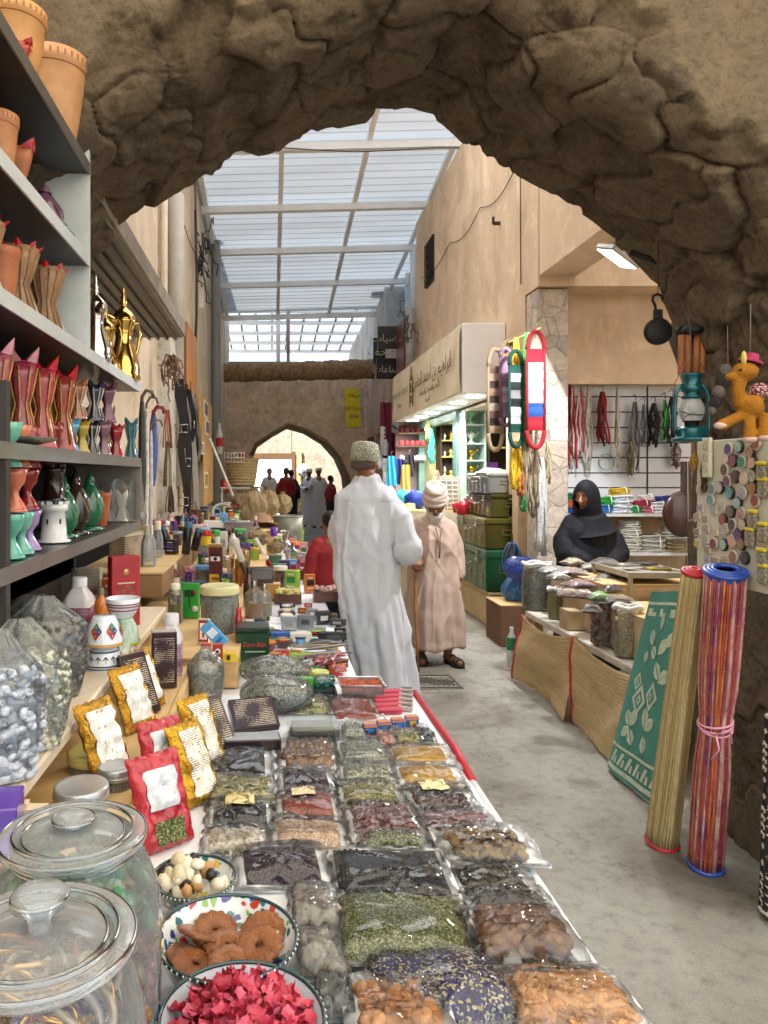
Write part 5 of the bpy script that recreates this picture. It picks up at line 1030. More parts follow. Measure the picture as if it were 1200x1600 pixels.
tn('squat jar with a bright blue lid in front of the eye box',334,925,S1,15,15,M('d8dadc',.3),M('2a4ab0',.3,coat=.4),lidh=.45)
tn('squat jar with a bright green lid beside the blue lidded jar',341,914,S1,14,14,M('7ab89a',.3),M('2a9a3c',.3,coat=.4),lidh=.45)
bx('dull pink metal box above the oil bottle',282,895,S1,30,25,M('b07f80',.4,.2),.6,rot=.05,decals=((0,.5,.9,.06,M('8a5a5c',.4)),))
for i,(px,py,w_,h_,l) in enumerate(((232,915,24,95,'largest'),(246,898,18,84,'middle'),(226,868,20,70,'rearmost'))):
    bt(l+' clear plastic spray bottle with a cream cap at the shelf end',px,py,SZ,w_,h_,PLASTIC('e4ecf2',.08,.16) if i==0 else MATS.setdefault('pb',PLASTIC('e4ecf2',.08,.16)),CAPW,neck=.5,shoulder=.75,group='clear spray bottles at the shelf end')
for i,(px,py,h_,l) in enumerate(((266,862,42,'leaning left'),(290,866,50,'tallest'),(303,860,36,'nearest the red tin'))):
    bt('black bottle with a teal cap, '+l,px,py,SB,13,h_,M('14161c',.25,coat=.4),M('2a6a7a',.3),neck=.8,group='black bottles with teal caps',rot=0,tilt=(.0,.0,.0)[i],shoulder=.9).rotation_euler=(0,(-.3,.1,.25)[i],0)
bx('flat bright red tin with yellow script on the back step',272,832,SB,32,10,M('c4281c',.3,coat=.3),.7,decals=((0,.5,.6,.3,M('e0c83a',.4)),),top=M('a8241c',.4),name='tin',cat='tin')
bx('flat red and white carton lying on the red tin',268,820,SB,30,7,M('c4b0a8',.4),.7,lift=.045,decals=((0,.5,1.0,.5,M('b02a30',.4)),))
bx('black gift box with a pink dot and white script line',244,812,SB,34,28,M('16141a',.35,coat=.2),.3,rot=-.1,decals=((.3,.75,.16,-1,M('b82a48',.4)),(-.2,.75,.3,-1,M('3a1f28',.4)),(.05,.35,.8,.05,M('cfccc8',.4))))
carton('row of printed boxes behind the clear bottles',-.78,4.1,SB,.3,.1,.16,PR('b8a890','5a3a2c',26,dens=.8),rot=1.2)
tn('white bottle with a bright green lid on the back step',337,850,SB,14,22,M('cfe0cc',.3),M('24a03a',.3,coat=.3),lidh=.4)
tn('yellow jar with a red lid on the back step',322,852,SB,16,24,M('dcc23a',.3),M('b8202a',.3,coat=.3),lidh=.35)
bx('plain white carton behind the red lidded jar',332,830,SB,26,16,WH,.6)
bx('small pink and white patterned round box top near the plain carton',312,838,SB,22,18,PR('e0c8c8','b04a5a',30,dens=.7),.6)
tn('clear jar of dried green herbs with a bright green lid',373,862,S2,22,36,CLRD,M('2a9c3c',.3,coat=.3),RM['herb'],lidh=.12)
GT=M('6d6a66',.35,var=.1); 
def tub(label,px,py,z,wp,hp,mat,content=None,lift=0,cat='tub',name='plastic_tub',rim=None,dp=.7):
    p=on(px,py,z); w_=m_(wp,p.y); h_=m_(hp,p.y); d_=w_*dp; t=T(name,label,cat,(p.x,p.y+d_/2,z+lift)); m=MB(); th=.004
    for sx in(-1,1): m.add([(sx*w_*.46,-d_*.46,0),(sx*w_*.46,d_*.46,0),(sx*w_*.5,d_*.5,h_),(sx*w_*.5,-d_*.5,h_),(sx*(w_*.46-th),-d_*.46,0),(sx*(w_*.46-th),d_*.46,0),(sx*(w_*.5-th),d_*.5,h_),(sx*(w_*.5-th),-d_*.5,h_)],[(0,1,2,3),(4,5,6,7),(2,3,7,6)])
    for sy_ in(-1,1): m.add([(-w_*.46,sy_*d_*.46,0),(w_*.46,sy_*d_*.46,0),(w_*.5,sy_*d_*.5,h_),(-w_*.5,sy_*d_*.5,h_),(-w_*.46,sy_*(d_*.46-th),0),(w_*.46,sy_*(d_*.46-th),0),(w_*.5,sy_*(d_*.5-th),h_),(-w_*.5,sy_*(d_*.5-th),h_)],[(0,1,2,3),(4,5,6,7),(2,3,7,6)])
    m.box((0,0,.003),(w_*.92,d_*.92,.004)); m.build('tub_walls',[mat],t)
    m=MB(); m.tube([(sx*w_*.51,sy_*d_*.51,h_) for sx,sy_ in((-1,-1),(1,-1),(1,1),(-1,1))],.004,6,closed=True); m.build('rim',[rim or mat],t)
    if content: m=MB(); m.grid(lambda u,v:((u-.5)*w_*.93,(v-.5)*d_*.93,h_*.86+.012*fbm((u*5,v*5,px),3)),18,14); m.build('contents',[content],t)
    return t
tub('grey plastic tub, upper one of the pair near the green lidded jar',375,872,S2,38,15,GT,RM['dark'])
tub('deep grey plastic tub under the steel bowls',372,852,S2,46,22,M('8a8480',.3),RM['dark'],lift=.07)
tub('dark tub standing on the middle step beside the dagger',410,905,S2,33,16,GT,None)
tub('dark brown tub below the other one near the wooden block',411,916,.79,34,18,M('4a4038',.4),None)
crate('orange wooden block standing under the dark tubs',-.04,.055,4.80,4.9,TZ+.002,.80,M('d09a50',.5,var=.15))
crate('upright orange wooden board between the crate and the tubs',-.42,-.33,4.82,4.86,.90,1.06,M('c98e48',.5,var=.15))
tub('clear tray heaped with orange red chilli flakes at the table end',567,1096,TZ+.002,68,24,PLASTIC('e8c8b8',.08,.12),RM['chili'],dp=.75,rim=CLRM)
for i in range(5):
    o=bx('red incense carton with a silver end, '+('nearest','second','third','fourth','farthest')[i]+' in its row',607,1117-i*7,TZ+.002,44,9,M('b8304a',.35,coat=.2),.32,rot=R(8),decals=((0,.5,.7,.25,M('8a1c30',.4)),),group='red incense cartons in a row')
    p=on(640,1113-i*7,TZ+.002); carton('small dark printed packet, '+('first','second','third','fourth','last')[i]+' beside the red incense cartons',p.x-.01,p.y+.02,TZ+.003,.05,.03,.018,PR('cfc4bc','3a2a28',60,dens=.9),rot=R(-20),group='small dark packets by the red cartons')
for i in range(4):
    bx('blue matchbox with a toothed orange border, '+('leftmost','second','third','rightmost')[i]+' of four',578+i*22,1150-i*4,TZ+.002,21,17,M('2a62a8',.4,coat=.3),.6,rot=R(8),top=M('c87a4a',.4),decals=((0,.86,1.0,.16,M('c8783a',.4)),(0,.12,1.0,.16,M('b85a34',.4)),(0,.5,.5,.4,M('3a7ac0',.4) if i<3 else M('d8b02a',.4))),group='blue matchboxes near the table edge')
tub('black plastic tray holding green and blue packets',494,1098,TZ+.002,66,10,M('1f2422',.4),None,dp=.8)
bx('bright green small box lying in the black tray',478,1082,TZ+.012,23,22,M('4a9a2c',.35,coat=.3),.6,decals=((0,.5,.6,.2,M('1f5a1c',.4)),))
for i,px in enumerate((462,482)):
    tn('short round tin with a blue and orange toothed band, '+('left','right')[i]+' one',px,1062,TZ+.006,20,16,M('2a68a0',.35,coat=.3),M('d8b8a0',.4),lidh=.3,label_m=M('b85838',.4),cat='tin',name='round_tin')
tn('yellow green can lying between the round tins and the foil pack',500,1068,TZ+.02,26,20,M('a8b848',.35,coat=.3),M('c8d070',.3),lidh=.2,cat='tin',name='can')
cbag('small crinkled teal green foil bundle in the black tray',on(505,1085,TZ).x,on(505,1085,TZ).y+.03,TZ+.015,.075,.055,.06,('1f6a5c','2c8a70','1a5a4c'),.01,44,n=40,tilt=0)
r=random.Random(77)
strip=[('black leather wallet lying flat near the brown boxes',448,962,26,6,'1c1c20',.5),('silver watch box with a grey lid',452,985,24,20,'9aa0a6',.5),('grey steel cigarette case standing open',478,982,26,20,'7a8086',.4),('black camera shaped case',505,975,24,18,'17181b',.6),('dark knife case near the seller side',528,978,26,10,'2a2724',.4),('long black sunglasses case',520,1000,44,10,'15151a',.35),
 ('open white carton with torn flap among dark cases',470,1004,34,14,'d8d2c4',.5),('bright blue box with white dots',438,1003,30,13,'2458a8',.5),('brown leather pouch beside the blue box',446,1012,24,10,'5a3c3a',.5),('red and gold tea packet box',440,1030,22,12,'b0302c',.5),('green and cream tea packet box',470,1030,34,8,'8aa848',.5),('green metal box of red handled pens',512,1048,44,16,'3c4a34',.4),
 ('dark red ballpoint case below the green box',516,1058,40,5,'9c1c28',.3),('stack of white receipt papers on the table',508,1068,44,3,'dcd6c8',.6),('black rubber pad next to the knife case',500,1008,30,6,'111215',.6),('grey steel lighter box in the centre of the clutter',488,965,18,12,'85898c',.5),('orange handled penknife by the wooden boxes',478,955,22,4,'c07a30',.3),('brown wooden comb case near the knives',516,968,24,8,'5a4638',.4),('black strap bundle beside the seller',532,992,18,10,'141414',.6),('silver clasp box at the strip edge',500,990,20,9,'a0a4a8',.5)]
for i,(l,px,py,w_,h_,c_,dp) in enumerate(strip):
    bx(l,px,py,TZ+.002,w_,h_,M(c_,.35,.35 if 'steel' in l or 'silver' in l else 0,var=.2,coat=.3),dp,rot=r.uniform(-.35,.35),top=M(c_,.3,var=.4,vs=40) if i%2 else None,decals=((0,.5,.5,.4,M(('c8c4bc','8a8680','3a3a3a')[i%3],.4)),),cat='box',name=('case','carton')['box' in l or 'carton' in l])
def sticks(label,px,py,z,L,n,cols,seed,name='pens',cat='pens',rr_=.004,spread=.5,base=0):
    p=on(px,py,z); q=random.Random(seed); t=T(name,label,cat,(p.x,p.y,z))
    for k,c_ in enumerate(cols):
        m=MB()
        for i in range(n):
            a=base+q.uniform(-spread,spread); x,y=q.uniform(-L*.35,L*.35),q.uniform(-.06,.06); d=Vector((math.cos(a),math.sin(a),q.uniform(-.05,.12)))*L/2; zz=.006+.006*q.randint(0,4); c0=Vector((x,y,zz+abs(d.z)))
            m.tube([c0-d,c0-d*.9,c0+d*.8,c0+d],[rr_*.5,rr_,rr_,rr_*.3],6)
        m.build('shaft',[M(c_,.3,coat=.4)],t)['kind']='stuff'
    return t
sticks('heap of red and pink pens fanned over the green box',508,1038,TZ+.05,.13,5,('b02a30','c87070','3a2a2a'),1,base=.9)
sticks('row of dark knives and files lying across the strip',500,1022,TZ+.004,.2,5,('4a4440','7a706a','b09880'),2,base=.1,spread=.3,name='knives',cat='knives')
sticks('scatter of silver spoons and clips in clear bags',478,1050,TZ+.004,.10,7,('b8bcc0','8a8e92','d0d4d8'),3,base=0,spread=1.5,name='cutlery',cat='cutlery')
sticks('tangle of grey steel keyrings beyond the brown boxes',430,1000,TZ+.004,.08,6,('8c9094','5a5c60'),4,spread=1.5,name='keyrings',cat='keyrings')
t=T('tape_rolls','coil of green cord on a clear bag beside the pens','cord',on(480,1048,TZ+.03)); m=MB()
for k in range(5): m.tube([((.035+.003*k)*math.cos(a),.018*math.sin(a),.004*k) for a in [i*PI/10 for i in range(20)]],.003,5,closed=True)
m.build('cord_coil',[M('3fae7a',.4)],t)
t=T('clear_bag','crinkled clear bag of small black watches on the table','bag',on(452,1060,TZ+.003)); m=MB(); m.grid(lambda u,v:((u-.5)*.2,(v-.5)*.16,.004+.03*math.sin(PI*u)*math.sin(PI*v)*(1+.5*fbm((u*6,v*6,3),3))),30,24); m.build('plastic',[FILM1],t)
m=MB()
for i in range(7): m.lathe([(.001,0),(.014,0),(.014,.007),(.001,.008)],(r.uniform(-.07,.07),r.uniform(-.05,.05),.004),14,rot=(r.uniform(-.4,.4),r.uniform(-.4,.4),0))
m.build('watches',[M('33373a',.3,.6)],t)
WB=M('5c2e1e',.4,var=.3,vs=8,coat=.3)
for i,(px,py,w_,h_,cc,l) in enumerate(((450,943,42,14,('e0d06a','d8d4b0'),'yellow and cream resin pieces, left of the pair'),(512,940,44,15,('d8b8b0','c8a0a0'),'pale pink sweets, right of the pair'),(482,905,36,12,('b89080','9a6a5a'),'rosy brown blocks, behind the pair'),(444,902,30,12,('b8a8a0','d8d0c8'),'crumpled pink cloth, behind the yellow one'))):
    p=on(px,py,TZ+.002); w__=m_(w_,p.y); t=T('wooden_box','dark wooden box of '+l,'wooden box',(p.x,p.y+w__*.35,TZ+.002)); m=MB(); d_=w__*.8; h__=m_(h_,p.y)
    for sx in(-1,1): m.box((sx*(w__/2-.006),0,h__/2),(.012,d_,h__)); m.box((0,sx*(d_/2-.006),h__/2),(w__-.024,.012,h__))
    m.box((0,0,.006),(w__-.03,d_-.03,.008)); m.build('box_sides',[WB],t)
    m=MB()
    for k in range(70): chunk(m,(r.uniform(-.42,.42)*w__,r.uniform(-.4,.4)*d_,h__*.8+r.uniform(0,.035)),.014,'rock',r)
    m.build('contents',[M(cc[0],.5),M(cc[1],.5)],t)
for k,(px,py,c_,l) in enumerate(((470,885,'d0a23a','yellow box at the far end of the strip'),(470,872,'c8a030','upper yellow box with a dark top'),(430,880,'3a6a3c','dark green packet beyond the pink cloth'),(415,945,'8a7a68','small brown parcel by the wooden block'),(424,912,'2c7a3c','green lidded yellow tub'))):
    bx(l,px,py,TZ+.002,20,12,M(c_,.4,coat=.2),.7,top=M('2a2a28',.4) if k in(0,1) else None)
p=on(388,925,S1); t=T('dagger','white handled dagger propped up among the perfume tins','dagger',(p.x,p.y,S1+.10),(0,R(-22),0)); m=MB(); m.lathe([(.001,-.02),(.022,0),(.019,.10),(.03,.13),(.028,.15),(.001,.16)],(0,0,.08),16,caps=False); m.build('handle',[M('dedad2',.25,coat=.5)],t); m=MB(); m.lathe([(.001,-.12),(.022,-.10),(.026,.05),(.03,.07),(.026,.09)],(0,0,0),14); m.build('scabbard',[M('6a5a48',.3,.7,var=.4,vs=60)],t)
t=T('incense_tube','long white tube with a red band leaning toward the wooden boxes','tube',on(430,900,TZ+.02),(0,R(-28),R(10))); m=MB(); m.lathe([(.018,0),(.018,.34)],(0,0,0),14); m.build('tube_body',[M('d8d4ce',.3,var=.1)],t); m=MB(); m.lathe([(.0185,.05),(.0185,.15)],(0,0,0),14,caps=False); m.build('red_band',[M('a81c24',.3)],t)
p=on(452,885,TZ); t=T('meat_grinder','polished silver meat grinder clamped to the far table edge','meat grinder',(p.x,p.y,TZ+.002)); SM=M('b4b6b6',.2,.9,var=.2)
m=MB(); m.lathe([(.05,0),(.055,.01),(.03,.04),(.028,.14)],(0,0,0),16); m.build('stand',[SM],t); m=MB(); m.tube([(-.02,-.10,.19),(-.02,-.04,.19),(-.02,.1,.19)],[.055,.045,.04],16); m.build('barrel',[SM],t); m=MB(); m.lathe([(.02,.2),(.025,.27),(.06,.31),(.062,.315)],(-.02,.02,0),18,caps=False); m.build('hopper',[SM],t); m=MB(); m.tube([(-.02,.1,.19),(-.02,.16,.19),(.06,.17,.12),(.12,.17,.07),(.12,.22,.07)],.01,8); m.build('crank',[SM],t)
p=on(450,856,TZ); t=T('metal_pot','plain grey metal pot at the far end of the strip of goods','pot',(p.x,p.y,TZ+.06)); m=MB(); m.lathe([(.13,0),(.15,.02),(.17,.30),(.165,.30),(.14,.03),(.001,.03)],(0,0,0),24,caps=False); m.build('pot_body',[M('7c7a6c',.45,.3)],t); m=MB(); m.tube([(.17*math.cos(a),.17*math.sin(a),.3) for a in [i*PI/12 for i in range(24)]],.006,6,closed=True); m.build('rim',[M('9a988a',.4,.4)],t)
def sack(label,x,y,z,w_,h_,d_,col='a8906c',seed=0,tie=True,rot=0,group=None):
    t=T('burlap_sack',label,'sack',(x,y,z),rot,group); m=MB(); ox=seed*3.3
    def f(u,v):
        a=u*2*PI; R_=(math.sin(PI*min(1,(v*.9+.1)))**.6 if v<.75 else lerp(math.sin(PI*.775)**.6,.16,(v-.75)/.17) if v<.92 else lerp(.16,.34,(v-.92)/.08))
        k=.86+.34*fbm((math.cos(a)*1.5+ox,math.sin(a)*1.5,v*2.6),4)+(.10*math.sin(a*9+ox+v*2)*max(0,(v-.35)*1.6))
        return (w_/2*R_*k*math.cos(a),d_/2*R_*k*math.sin(a),h_*v)
    m.grid(f,56,26); m.build('sack_body',[M(col,.95,var=.25,vs=10,bump=1.2,bs=90)],t)
    if tie: m=MB(); m.tube([(w_*.095*math.cos(a),d_*.095*math.sin(a),h_*.915) for a in [i*PI/8 for i in range(16)]],.008,6,closed=True); m.build('tie_cord',[M('7a6244',.9)],t)
    return t
for i,(px,py,w_,h_,c_,l) in enumerate(((398,800,46,62,'93805f','big gathered burlap sack leaning below the basket'),(418,790,40,52,'857050','burlap sack tied at the neck, nearer the lane'),(378,788,42,44,'7c6a4c','squat burlap sack behind the plastic tubs'),(440,775,30,34,'8a7858','small farthest burlap sack by the doorway'),(404,830,34,28,'97835f','low crumpled burlap bag under the big sack'),(430,842,30,20,'83704f','folded burlap pile at the end of the step'))):
    p=on(px,max(py,770)+22,S3); sack(l,p.x,min(p.y,10.8),S3,m_(w_,min(p.y,10.8)),m_(h_,min(p.y,10.8)),m_(w_,min(p.y,10.8))*.8,c_,i,i<4)
p=Vector((-.13,7.9,S3)); t=T('brimmed_hat','round brown felt hat upside on the sacks','hat',(p.x,p.y,S3+.02),(R(-15),0,0)); m=MB(); m.lathe([(.19,0),(.18,.01),(.12,.03),(.11,.10),(.06,.13),(.001,.13)],(0,0,0),26,caps=False,sx=1.1); m.build('felt',[M('8a6a4c',.8,var=.2)],t)
t=T('purple_cup','small purple cup among the burlap bags','cup',on(428,838,S2)); m=MB(); m.lathe([(.03,0),(.04,.09),(.036,.09),(.03,.01)],(0,0,0),16); m.build('cup_body',[M('5a2c9a',.3)],t)
p=on(348,812,S3); t=T('desk_fan_guard','grey plastic stand lying on its side on the crowded step','fan base',(p.x,p.y,S3+.08),(R(60),R(20),0)); m=MB(); m.tube([(.13*math.cos(a),.13*math.sin(a),0) for a in [i*PI/10 for i in range(20)]],.018,7,closed=True); m.build('ring',[M('a8a8a4',.4)],t); m=MB(); m.box((.18,-.1,0),(.16,.12,.05),bev=.015,rot=.6); m.build('base',[M('8c8e90',.4)],t)
tub('white crate of pale things behind the fan base',372,806,S3,44,20,M('c8c4ba',.4),RM['white'])
tub('shallow white tray at the end of the back step',352,828,S3,50,8,M('d4d0c4',.4),None)
p=W(378,755,11.6); t=T('wicker_basket','large round woven basket standing high by the far left wall','basket',(p.x,p.y,p.z-.05)); m=MB()
m.lathe([(.17,0),(.20,.02),(.235,.2),(.26,.38),(.27,.44),(.25,.44),(.22,.2),(.001,.03)],(0,0,0),40,caps=False,fn=lambda a,k:1+.012*math.sin(a*20)); m.build('wicker_body',[M('a8936c',.9,var=.35,vs=30,bump=3,bs=60,stretch=(1,1,3))],t)
m=MB()
for k in range(9): m.tube([((.205+.006*k*1.1)*math.cos(a),(.205+.006*k*1.1)*math.sin(a),.04+.047*k+.006*math.sin(a*14+k*PI)) for a in [i*PI/28 for i in range(56)]],.012,6,closed=True)
m.build('woven_bands',[M('b8a47c',.9,var=.3,vs=40,bump=1)],t)
t=T('metal_shelf_rack','white wire rack under the large woven basket','rack',(p.x,p.y,0)); m=MB(); 
for sx in(-1,1):
    for sy_ in(-1,1): m.tube([(sx*.3,sy_*.25,0),(sx*.3,sy_*.25,p.z-.07)],.014,7)
m.build('legs',[M('c8c8c4',.4,.4)],t)['kind']='stuff'; m=MB(); m.box((0,0,p.z-.07),(.66,.56,.02)); m.build('shelf',[M('c8c8c4',.4,.4)],t)
p=W(362,712,11.4); tub_=T('wire_basket','small red and white wire basket above the woven one','basket',(p.x+.05,p.y,p.z-.1)); m=MB()
for k in range(3): m.tube([(sx*.16,sy_*.12,.07*k) for sx,sy_ in((-1,-1),(1,-1),(1,1),(-1,1))],.006,5,closed=True)
for k in range(-3,4): m.tube([(k*.05,-.12,0),(k*.05,-.12,.14)],.005,5)
m.build('wire',[M('d8d8d8',.4,.4)],tub_); m=MB(); m.box((.12,-.02,.07),(.12,.08,.14),bev=.01); m.build('red_box',[M('8a2428',.5)],tub_)

WX=-1.1
def wp(px,py,dx=0): 
    Y=(WX+dx)*F/(px-425); return Vector((WX+dx,Y,EYE-(py-742)/F*Y))
def vpipe(label,px,py0,py1,wpx,mat,dx=.07,name='drain_pipe',clamps=3,elbow=False):
    a=wp(px,py0,dx); z1=EYE-(py1-742)/F*a.y; t=T(name,label,'pipe',(a.x,a.y,0)); r_=m_(wpx,a.y)/2; m=MB(); pts=[(0,0,z1),(0,0,a.z)]
    if elbow: pts=[(0,0,z1),(0,0,a.z-r_*2),(-.02,0,a.z-r_*.6),(-.08,0,a.z),(-.3,0,a.z+.02)]
    m.tube(pts,r_,12); m.build('pipe_body',[mat],t); m=MB()
    for k in range(clamps): z=lerp(z1,a.z,(k+.6)/clamps); m.lathe([(r_*1.15,-.02),(r_*1.15,.02)],(0,0,z),14)
    m.build('clamp',[M('9a958c',.5,.3)],t) if clamps==1 else None
    return t
PVC=M('b3aea2',.5,var=.15,vs=5); 
vpipe('thin beige drain pipe on the left wall nearest the shop front',256,300,790,12,M('c9b8a0',.55,var=.15),.05)
vpipe('thick grey beige drain pipe beside the thin one',275,305,760,26,M('a8a296',.55,var=.12),.12)
vpipe('grey pipe with an elbow at the top, farther along the left wall',337,360,790,15,M('84888a',.45,var=.12),.12,elbow=True)
a=wp(252,480); t=T('white_pillar','chipped white painted pillar at the edge of the left shop','pillar',(WX+.06,a.y,0)); m=MB(); m.box((0,0,1.43),(.14,.55,2.86),bev=.01); m.build('shaft',[mat_plaster('cfcfc8','dcdcd6','9a9a92',False,.5,True)],t)
t=T('shutter_box','grey steel shutter housing projecting over the left shop front','shutter',(0,0,0)); m=MB(); pr_=[(-1.12,2.62),(-.72,2.62),(-.70,2.66),(-.70,2.70),(-1.12,2.95)]
m.add([(x,y,z) for y in(2.9,5.9) for x,z in pr_],[(0,1,2,3,4),(9,8,7,6,5)]+[(i,(i+1)%5,5+(i+1)%5,5+i) for i in range(5)]); m.build('housing',[M('7a756a',.5,.3,var=.3,vs=5)],t)
m=MB()
for k in range(5): m.box((-1.05+.07*k,4.4,2.610),(.02,3.0,.02))
m.build('slats',[M('5a564e',.5,.4)],t)['kind']='stuff'
m=MB(); m.box((-.705,4.4,2.68),(.02,3.02,.10)); m.build('fascia',[M('8c8576',.5,.3,var=.3)],t)
a=wp(310,400,.06); t=T('cable_cluster','tangle of black electric cables and a white meter on the left wall','cables',(a.x,a.y,a.z)); rr=random.Random(4); m=MB()
for k in range(16):
    y0,z0=rr.uniform(-.3,.3),rr.uniform(-.2,.35); pts=[Vector((rr.uniform(0,.08),y0,z0))]
    for _ in range(6): pts.append(pts[-1]+Vector((rr.uniform(-.04,.06),rr.uniform(-.16,.16),rr.uniform(-.18,.12))))
    m.tube(pts,.009,5)
m.build('cable',[M('2a2826',.5)],t)['kind']='stuff'
m=MB(); m.tube([(0,-.42,.5),(.02,-.42,-.3),(.01,-.35,-.9),(.0,-.4,-1.3)],.02,6); m.build('conduit',[M('3a3836',.5)],t); m=MB(); m.box((.03,.15,-.55),(.06,.12,.28),rot=(.2,0,0)); m.build('meter',[M('d6d6d2',.4)],t)
m=MB(); m.tube([(0,-.5,1.5),(.01,-.45,.8),(.02,-.5,.3)],.006,5); m.tube([(0,-.9,1.9),(.01,-.7,1.0),(.02,-.55,.2)],.006,5); m.build('hanging_wire',[M('3a3836',.5)],t)['kind']='stuff'
def board(label,px0,px1,py0,py1,mat,dx=.1,th=.03,name='wooden_board',cat='board',face='side'):
    a=wp(px0,py0,dx); b_=wp(px1,py0,dx); z1=EYE-(py1-742)/F*a.y; t=T(name,label,cat,(WX+dx,(a.y+b_.y)/2,z1)); m=MB(); m.box((0,0,(a.z-z1)/2),(th,abs(b_.y-a.y),a.z-z1),bev=.004); m.build('panel',[mat],t); return t,a,b_,z1
ORW=M('b87a3c',.5,var=.25,vs=5,stretch=(1,1,.2))
t,a,b_,z1=board('tall open orange wooden cabinet hung on the left wall',291,306,502,605,ORW,.22,.02,'wall_cabinet','cabinet'); m=MB(); m.box((-.12,-.42,(a.z-z1)/2),(.22,.02,a.z-z1)); m.build('side',[ORW],t); m=MB(); m.box((-.12,0,.02),(.22,.8,.02)); m.box((-.12,0,(a.z-z1)*.5),(.22,.8,.02)); m.build('shelf',[ORW],t)
board('pale plywood panel below the wall cabinet',312,330,612,720,M('cfa468',.55,var=.15),.14,.025)
board('narrow dark wooden post behind the belts',296,302,590,790,M('4a3222',.7),.16,.03,'wooden_post','post')
board('plywood display strip with hanging photo cards',318,332,700,790,M('c89c62',.55,var=.15),.2,.02)
for i,(px,py,h_) in enumerate(((322,640,26),(324,668,24),(316,700,20),(322,750,26))):
    a=wp(px,py,.26); t=T('photo_card',('purple photo card pinned high on the plywood','blue photo card under the purple one','small white card above the yellow packet','tall white and yellow packet on the plywood')[i],'card',(a.x,a.y,a.z)); m=MB(); m.box((0,0,0),(.006,.55,m_(h_,a.y))); m.build('card',[M('dcd8d2',.4)],t); m=MB(); m.box((.005,0,.0),(.003,.42,m_(h_,a.y)*.7)); m.build('picture',[PR(('6a5a8a','5a6a9a','b8a89a','d8b83a')[i],'2a2430',14,dens=1)],t)
def strap(label,px,py0,py1,wpx,mat,dx=.22,curve=.03,name='leather_belt',cat='belt',buckle=True,group=None):
    a=wp(px,py0,dx); z1=EYE-(py1-742)/F*a.y; L=a.z-z1; t=T(name,label,cat,(a.x,a.y,z1),0,group); w_=m_(wpx,a.y)*1.0; m=MB()
    m.grid(lambda u,v:((u-.5)*w_*.9+curve*math.sin(v*5),-.02+.01*math.sin(v*9),v*L),2,20); m.grid(lambda u,v:((u-.5)*w_*.9+curve*math.sin(v*5),-.014+.01*math.sin(v*9),v*L),2,20); m.build('strap_band',[mat],t)
    if buckle: m=MB(); m.tube([(sx*w_*.55,-.03,L*.28+sz*.04) for sx,sz in((-1,-1),(1,-1),(1,1),(-1,1))],.007,6,closed=True); m.box((0,-.03,L*.28),(.006,.01,.08)); m.build('buckle',[M('c4c2bc',.25,.8)],t)
    return t
BL=M('15151a',.4,var=.2,bump=.6,bs=60)
for i,(px,y0,y1,w_,c_) in enumerate(((284,592,700,18,'141418'),(291,600,770,12,'26262c'),(299,596,690,9,'1c1c20'),(288,690,820,12,'1a1a1a'))):
    strap(('wide black braided belt in front of the pipe','black belt with a steel buckle beside it','narrow black belt nearest the cabinet','long black strap hanging lowest')[i],px,y0,y1,w_,M(c_,.4,var=.2,bump=1,bs=60),.2+.02*i)
strap('pale grey canvas strap with a large buckle',303,610,860,10,M('a8a298',.7),.26)
strap('silver chain strap hung at the cabinet edge',309,640,720,5,M('9a9a96',.3,.8),.3,buckle=False)
m_chain=M('7a5a44',.6,var=.3)
a=wp(268,560,.2); t=T('rope_bundle','knotted brown twine bundle tied to the thin pipe','twine',(a.x,a.y,a.z)); m=MB(); rr=random.Random(9)
for k in range(22):
    pts=[Vector((rr.uniform(-.03,.03),rr.uniform(-.03,.03),.02))]
    for _ in range(5): pts.append(pts[-1]+Vector((rr.uniform(-.05,.05),rr.uniform(-.05,.05),rr.uniform(-.10,.02))))
    m.tube(pts,.007,5)
m.build('twine_strand',[m_chain],t)['kind']='stuff'
for i,(px,y0,y1,c_,l) in enumerate(((262,640,700,'a04a3a','red string hanging on the thin pipe'),(266,760,800,'5a4636','bundle of dark twigs hanging low'),(262,690,760,'6a5c4c','grey brown bead strings on the thin pipe'))):
    a=wp(px,y0,.2); z1=EYE-(y1-742)/F*a.y; t=T('hanging_strings',l,'strings',(a.x,a.y,z1)); m=MB(); L=a.z-z1
    for k in range(9): 
        x=rr.uniform(-.04,.04); m.tube([(x*.3,0,L),(x*.8,rr.uniform(-.03,.03),L*.5),(x,rr.uniform(-.03,.03),0)],.005,5)
    m.build('string',[M(c_,.7)],t)['kind']='stuff'
for i,(px,y0,y1,c_,r_,l) in enumerate(((222,615,800,'3a3230',.022,'dark folded umbrella leaning at the shelf end'),(229,625,820,'d4cec4',.014,'white cane beside the dark umbrella'),(236,660,840,'c0c0c0',.012,'thin steel rod in plastic beside the white cane'),(240,640,760,'4a5a9a',.026,'blue patterned parasol with a red top'))):
    Y=3.75+.06*i; x=(px-425)/F*Y; z0=EYE-(y0-742)/F*Y; z1=EYE-(y1-742)/F*Y; t=T('umbrella' if 'um' in l or 'paras' in l else 'cane',l,'umbrella' if 'um' in l or 'paras' in l else 'cane',(x,Y,z1)); m=MB()
    m.lathe([(.006,0),(r_*.6,.05),(r_,.2),(r_*.8,(z0-z1)*.8),(r_*.5,(z0-z1)*.93)],(0,0,0),14,caps=False); m.build('shaft',[M(c_,.5,var=.4,vs=30)],t)
    m=MB(); L=z0-z1; m.tube([(0,0,L*.9),(0,0,L*.97),(.02,0,L+.015),(.05,0,L+.01),(.06,0,L-.02)],r_*.45,7); m.build('handle',[M('8a2a30' if i==3 else '6a5a4a',.4)],t)
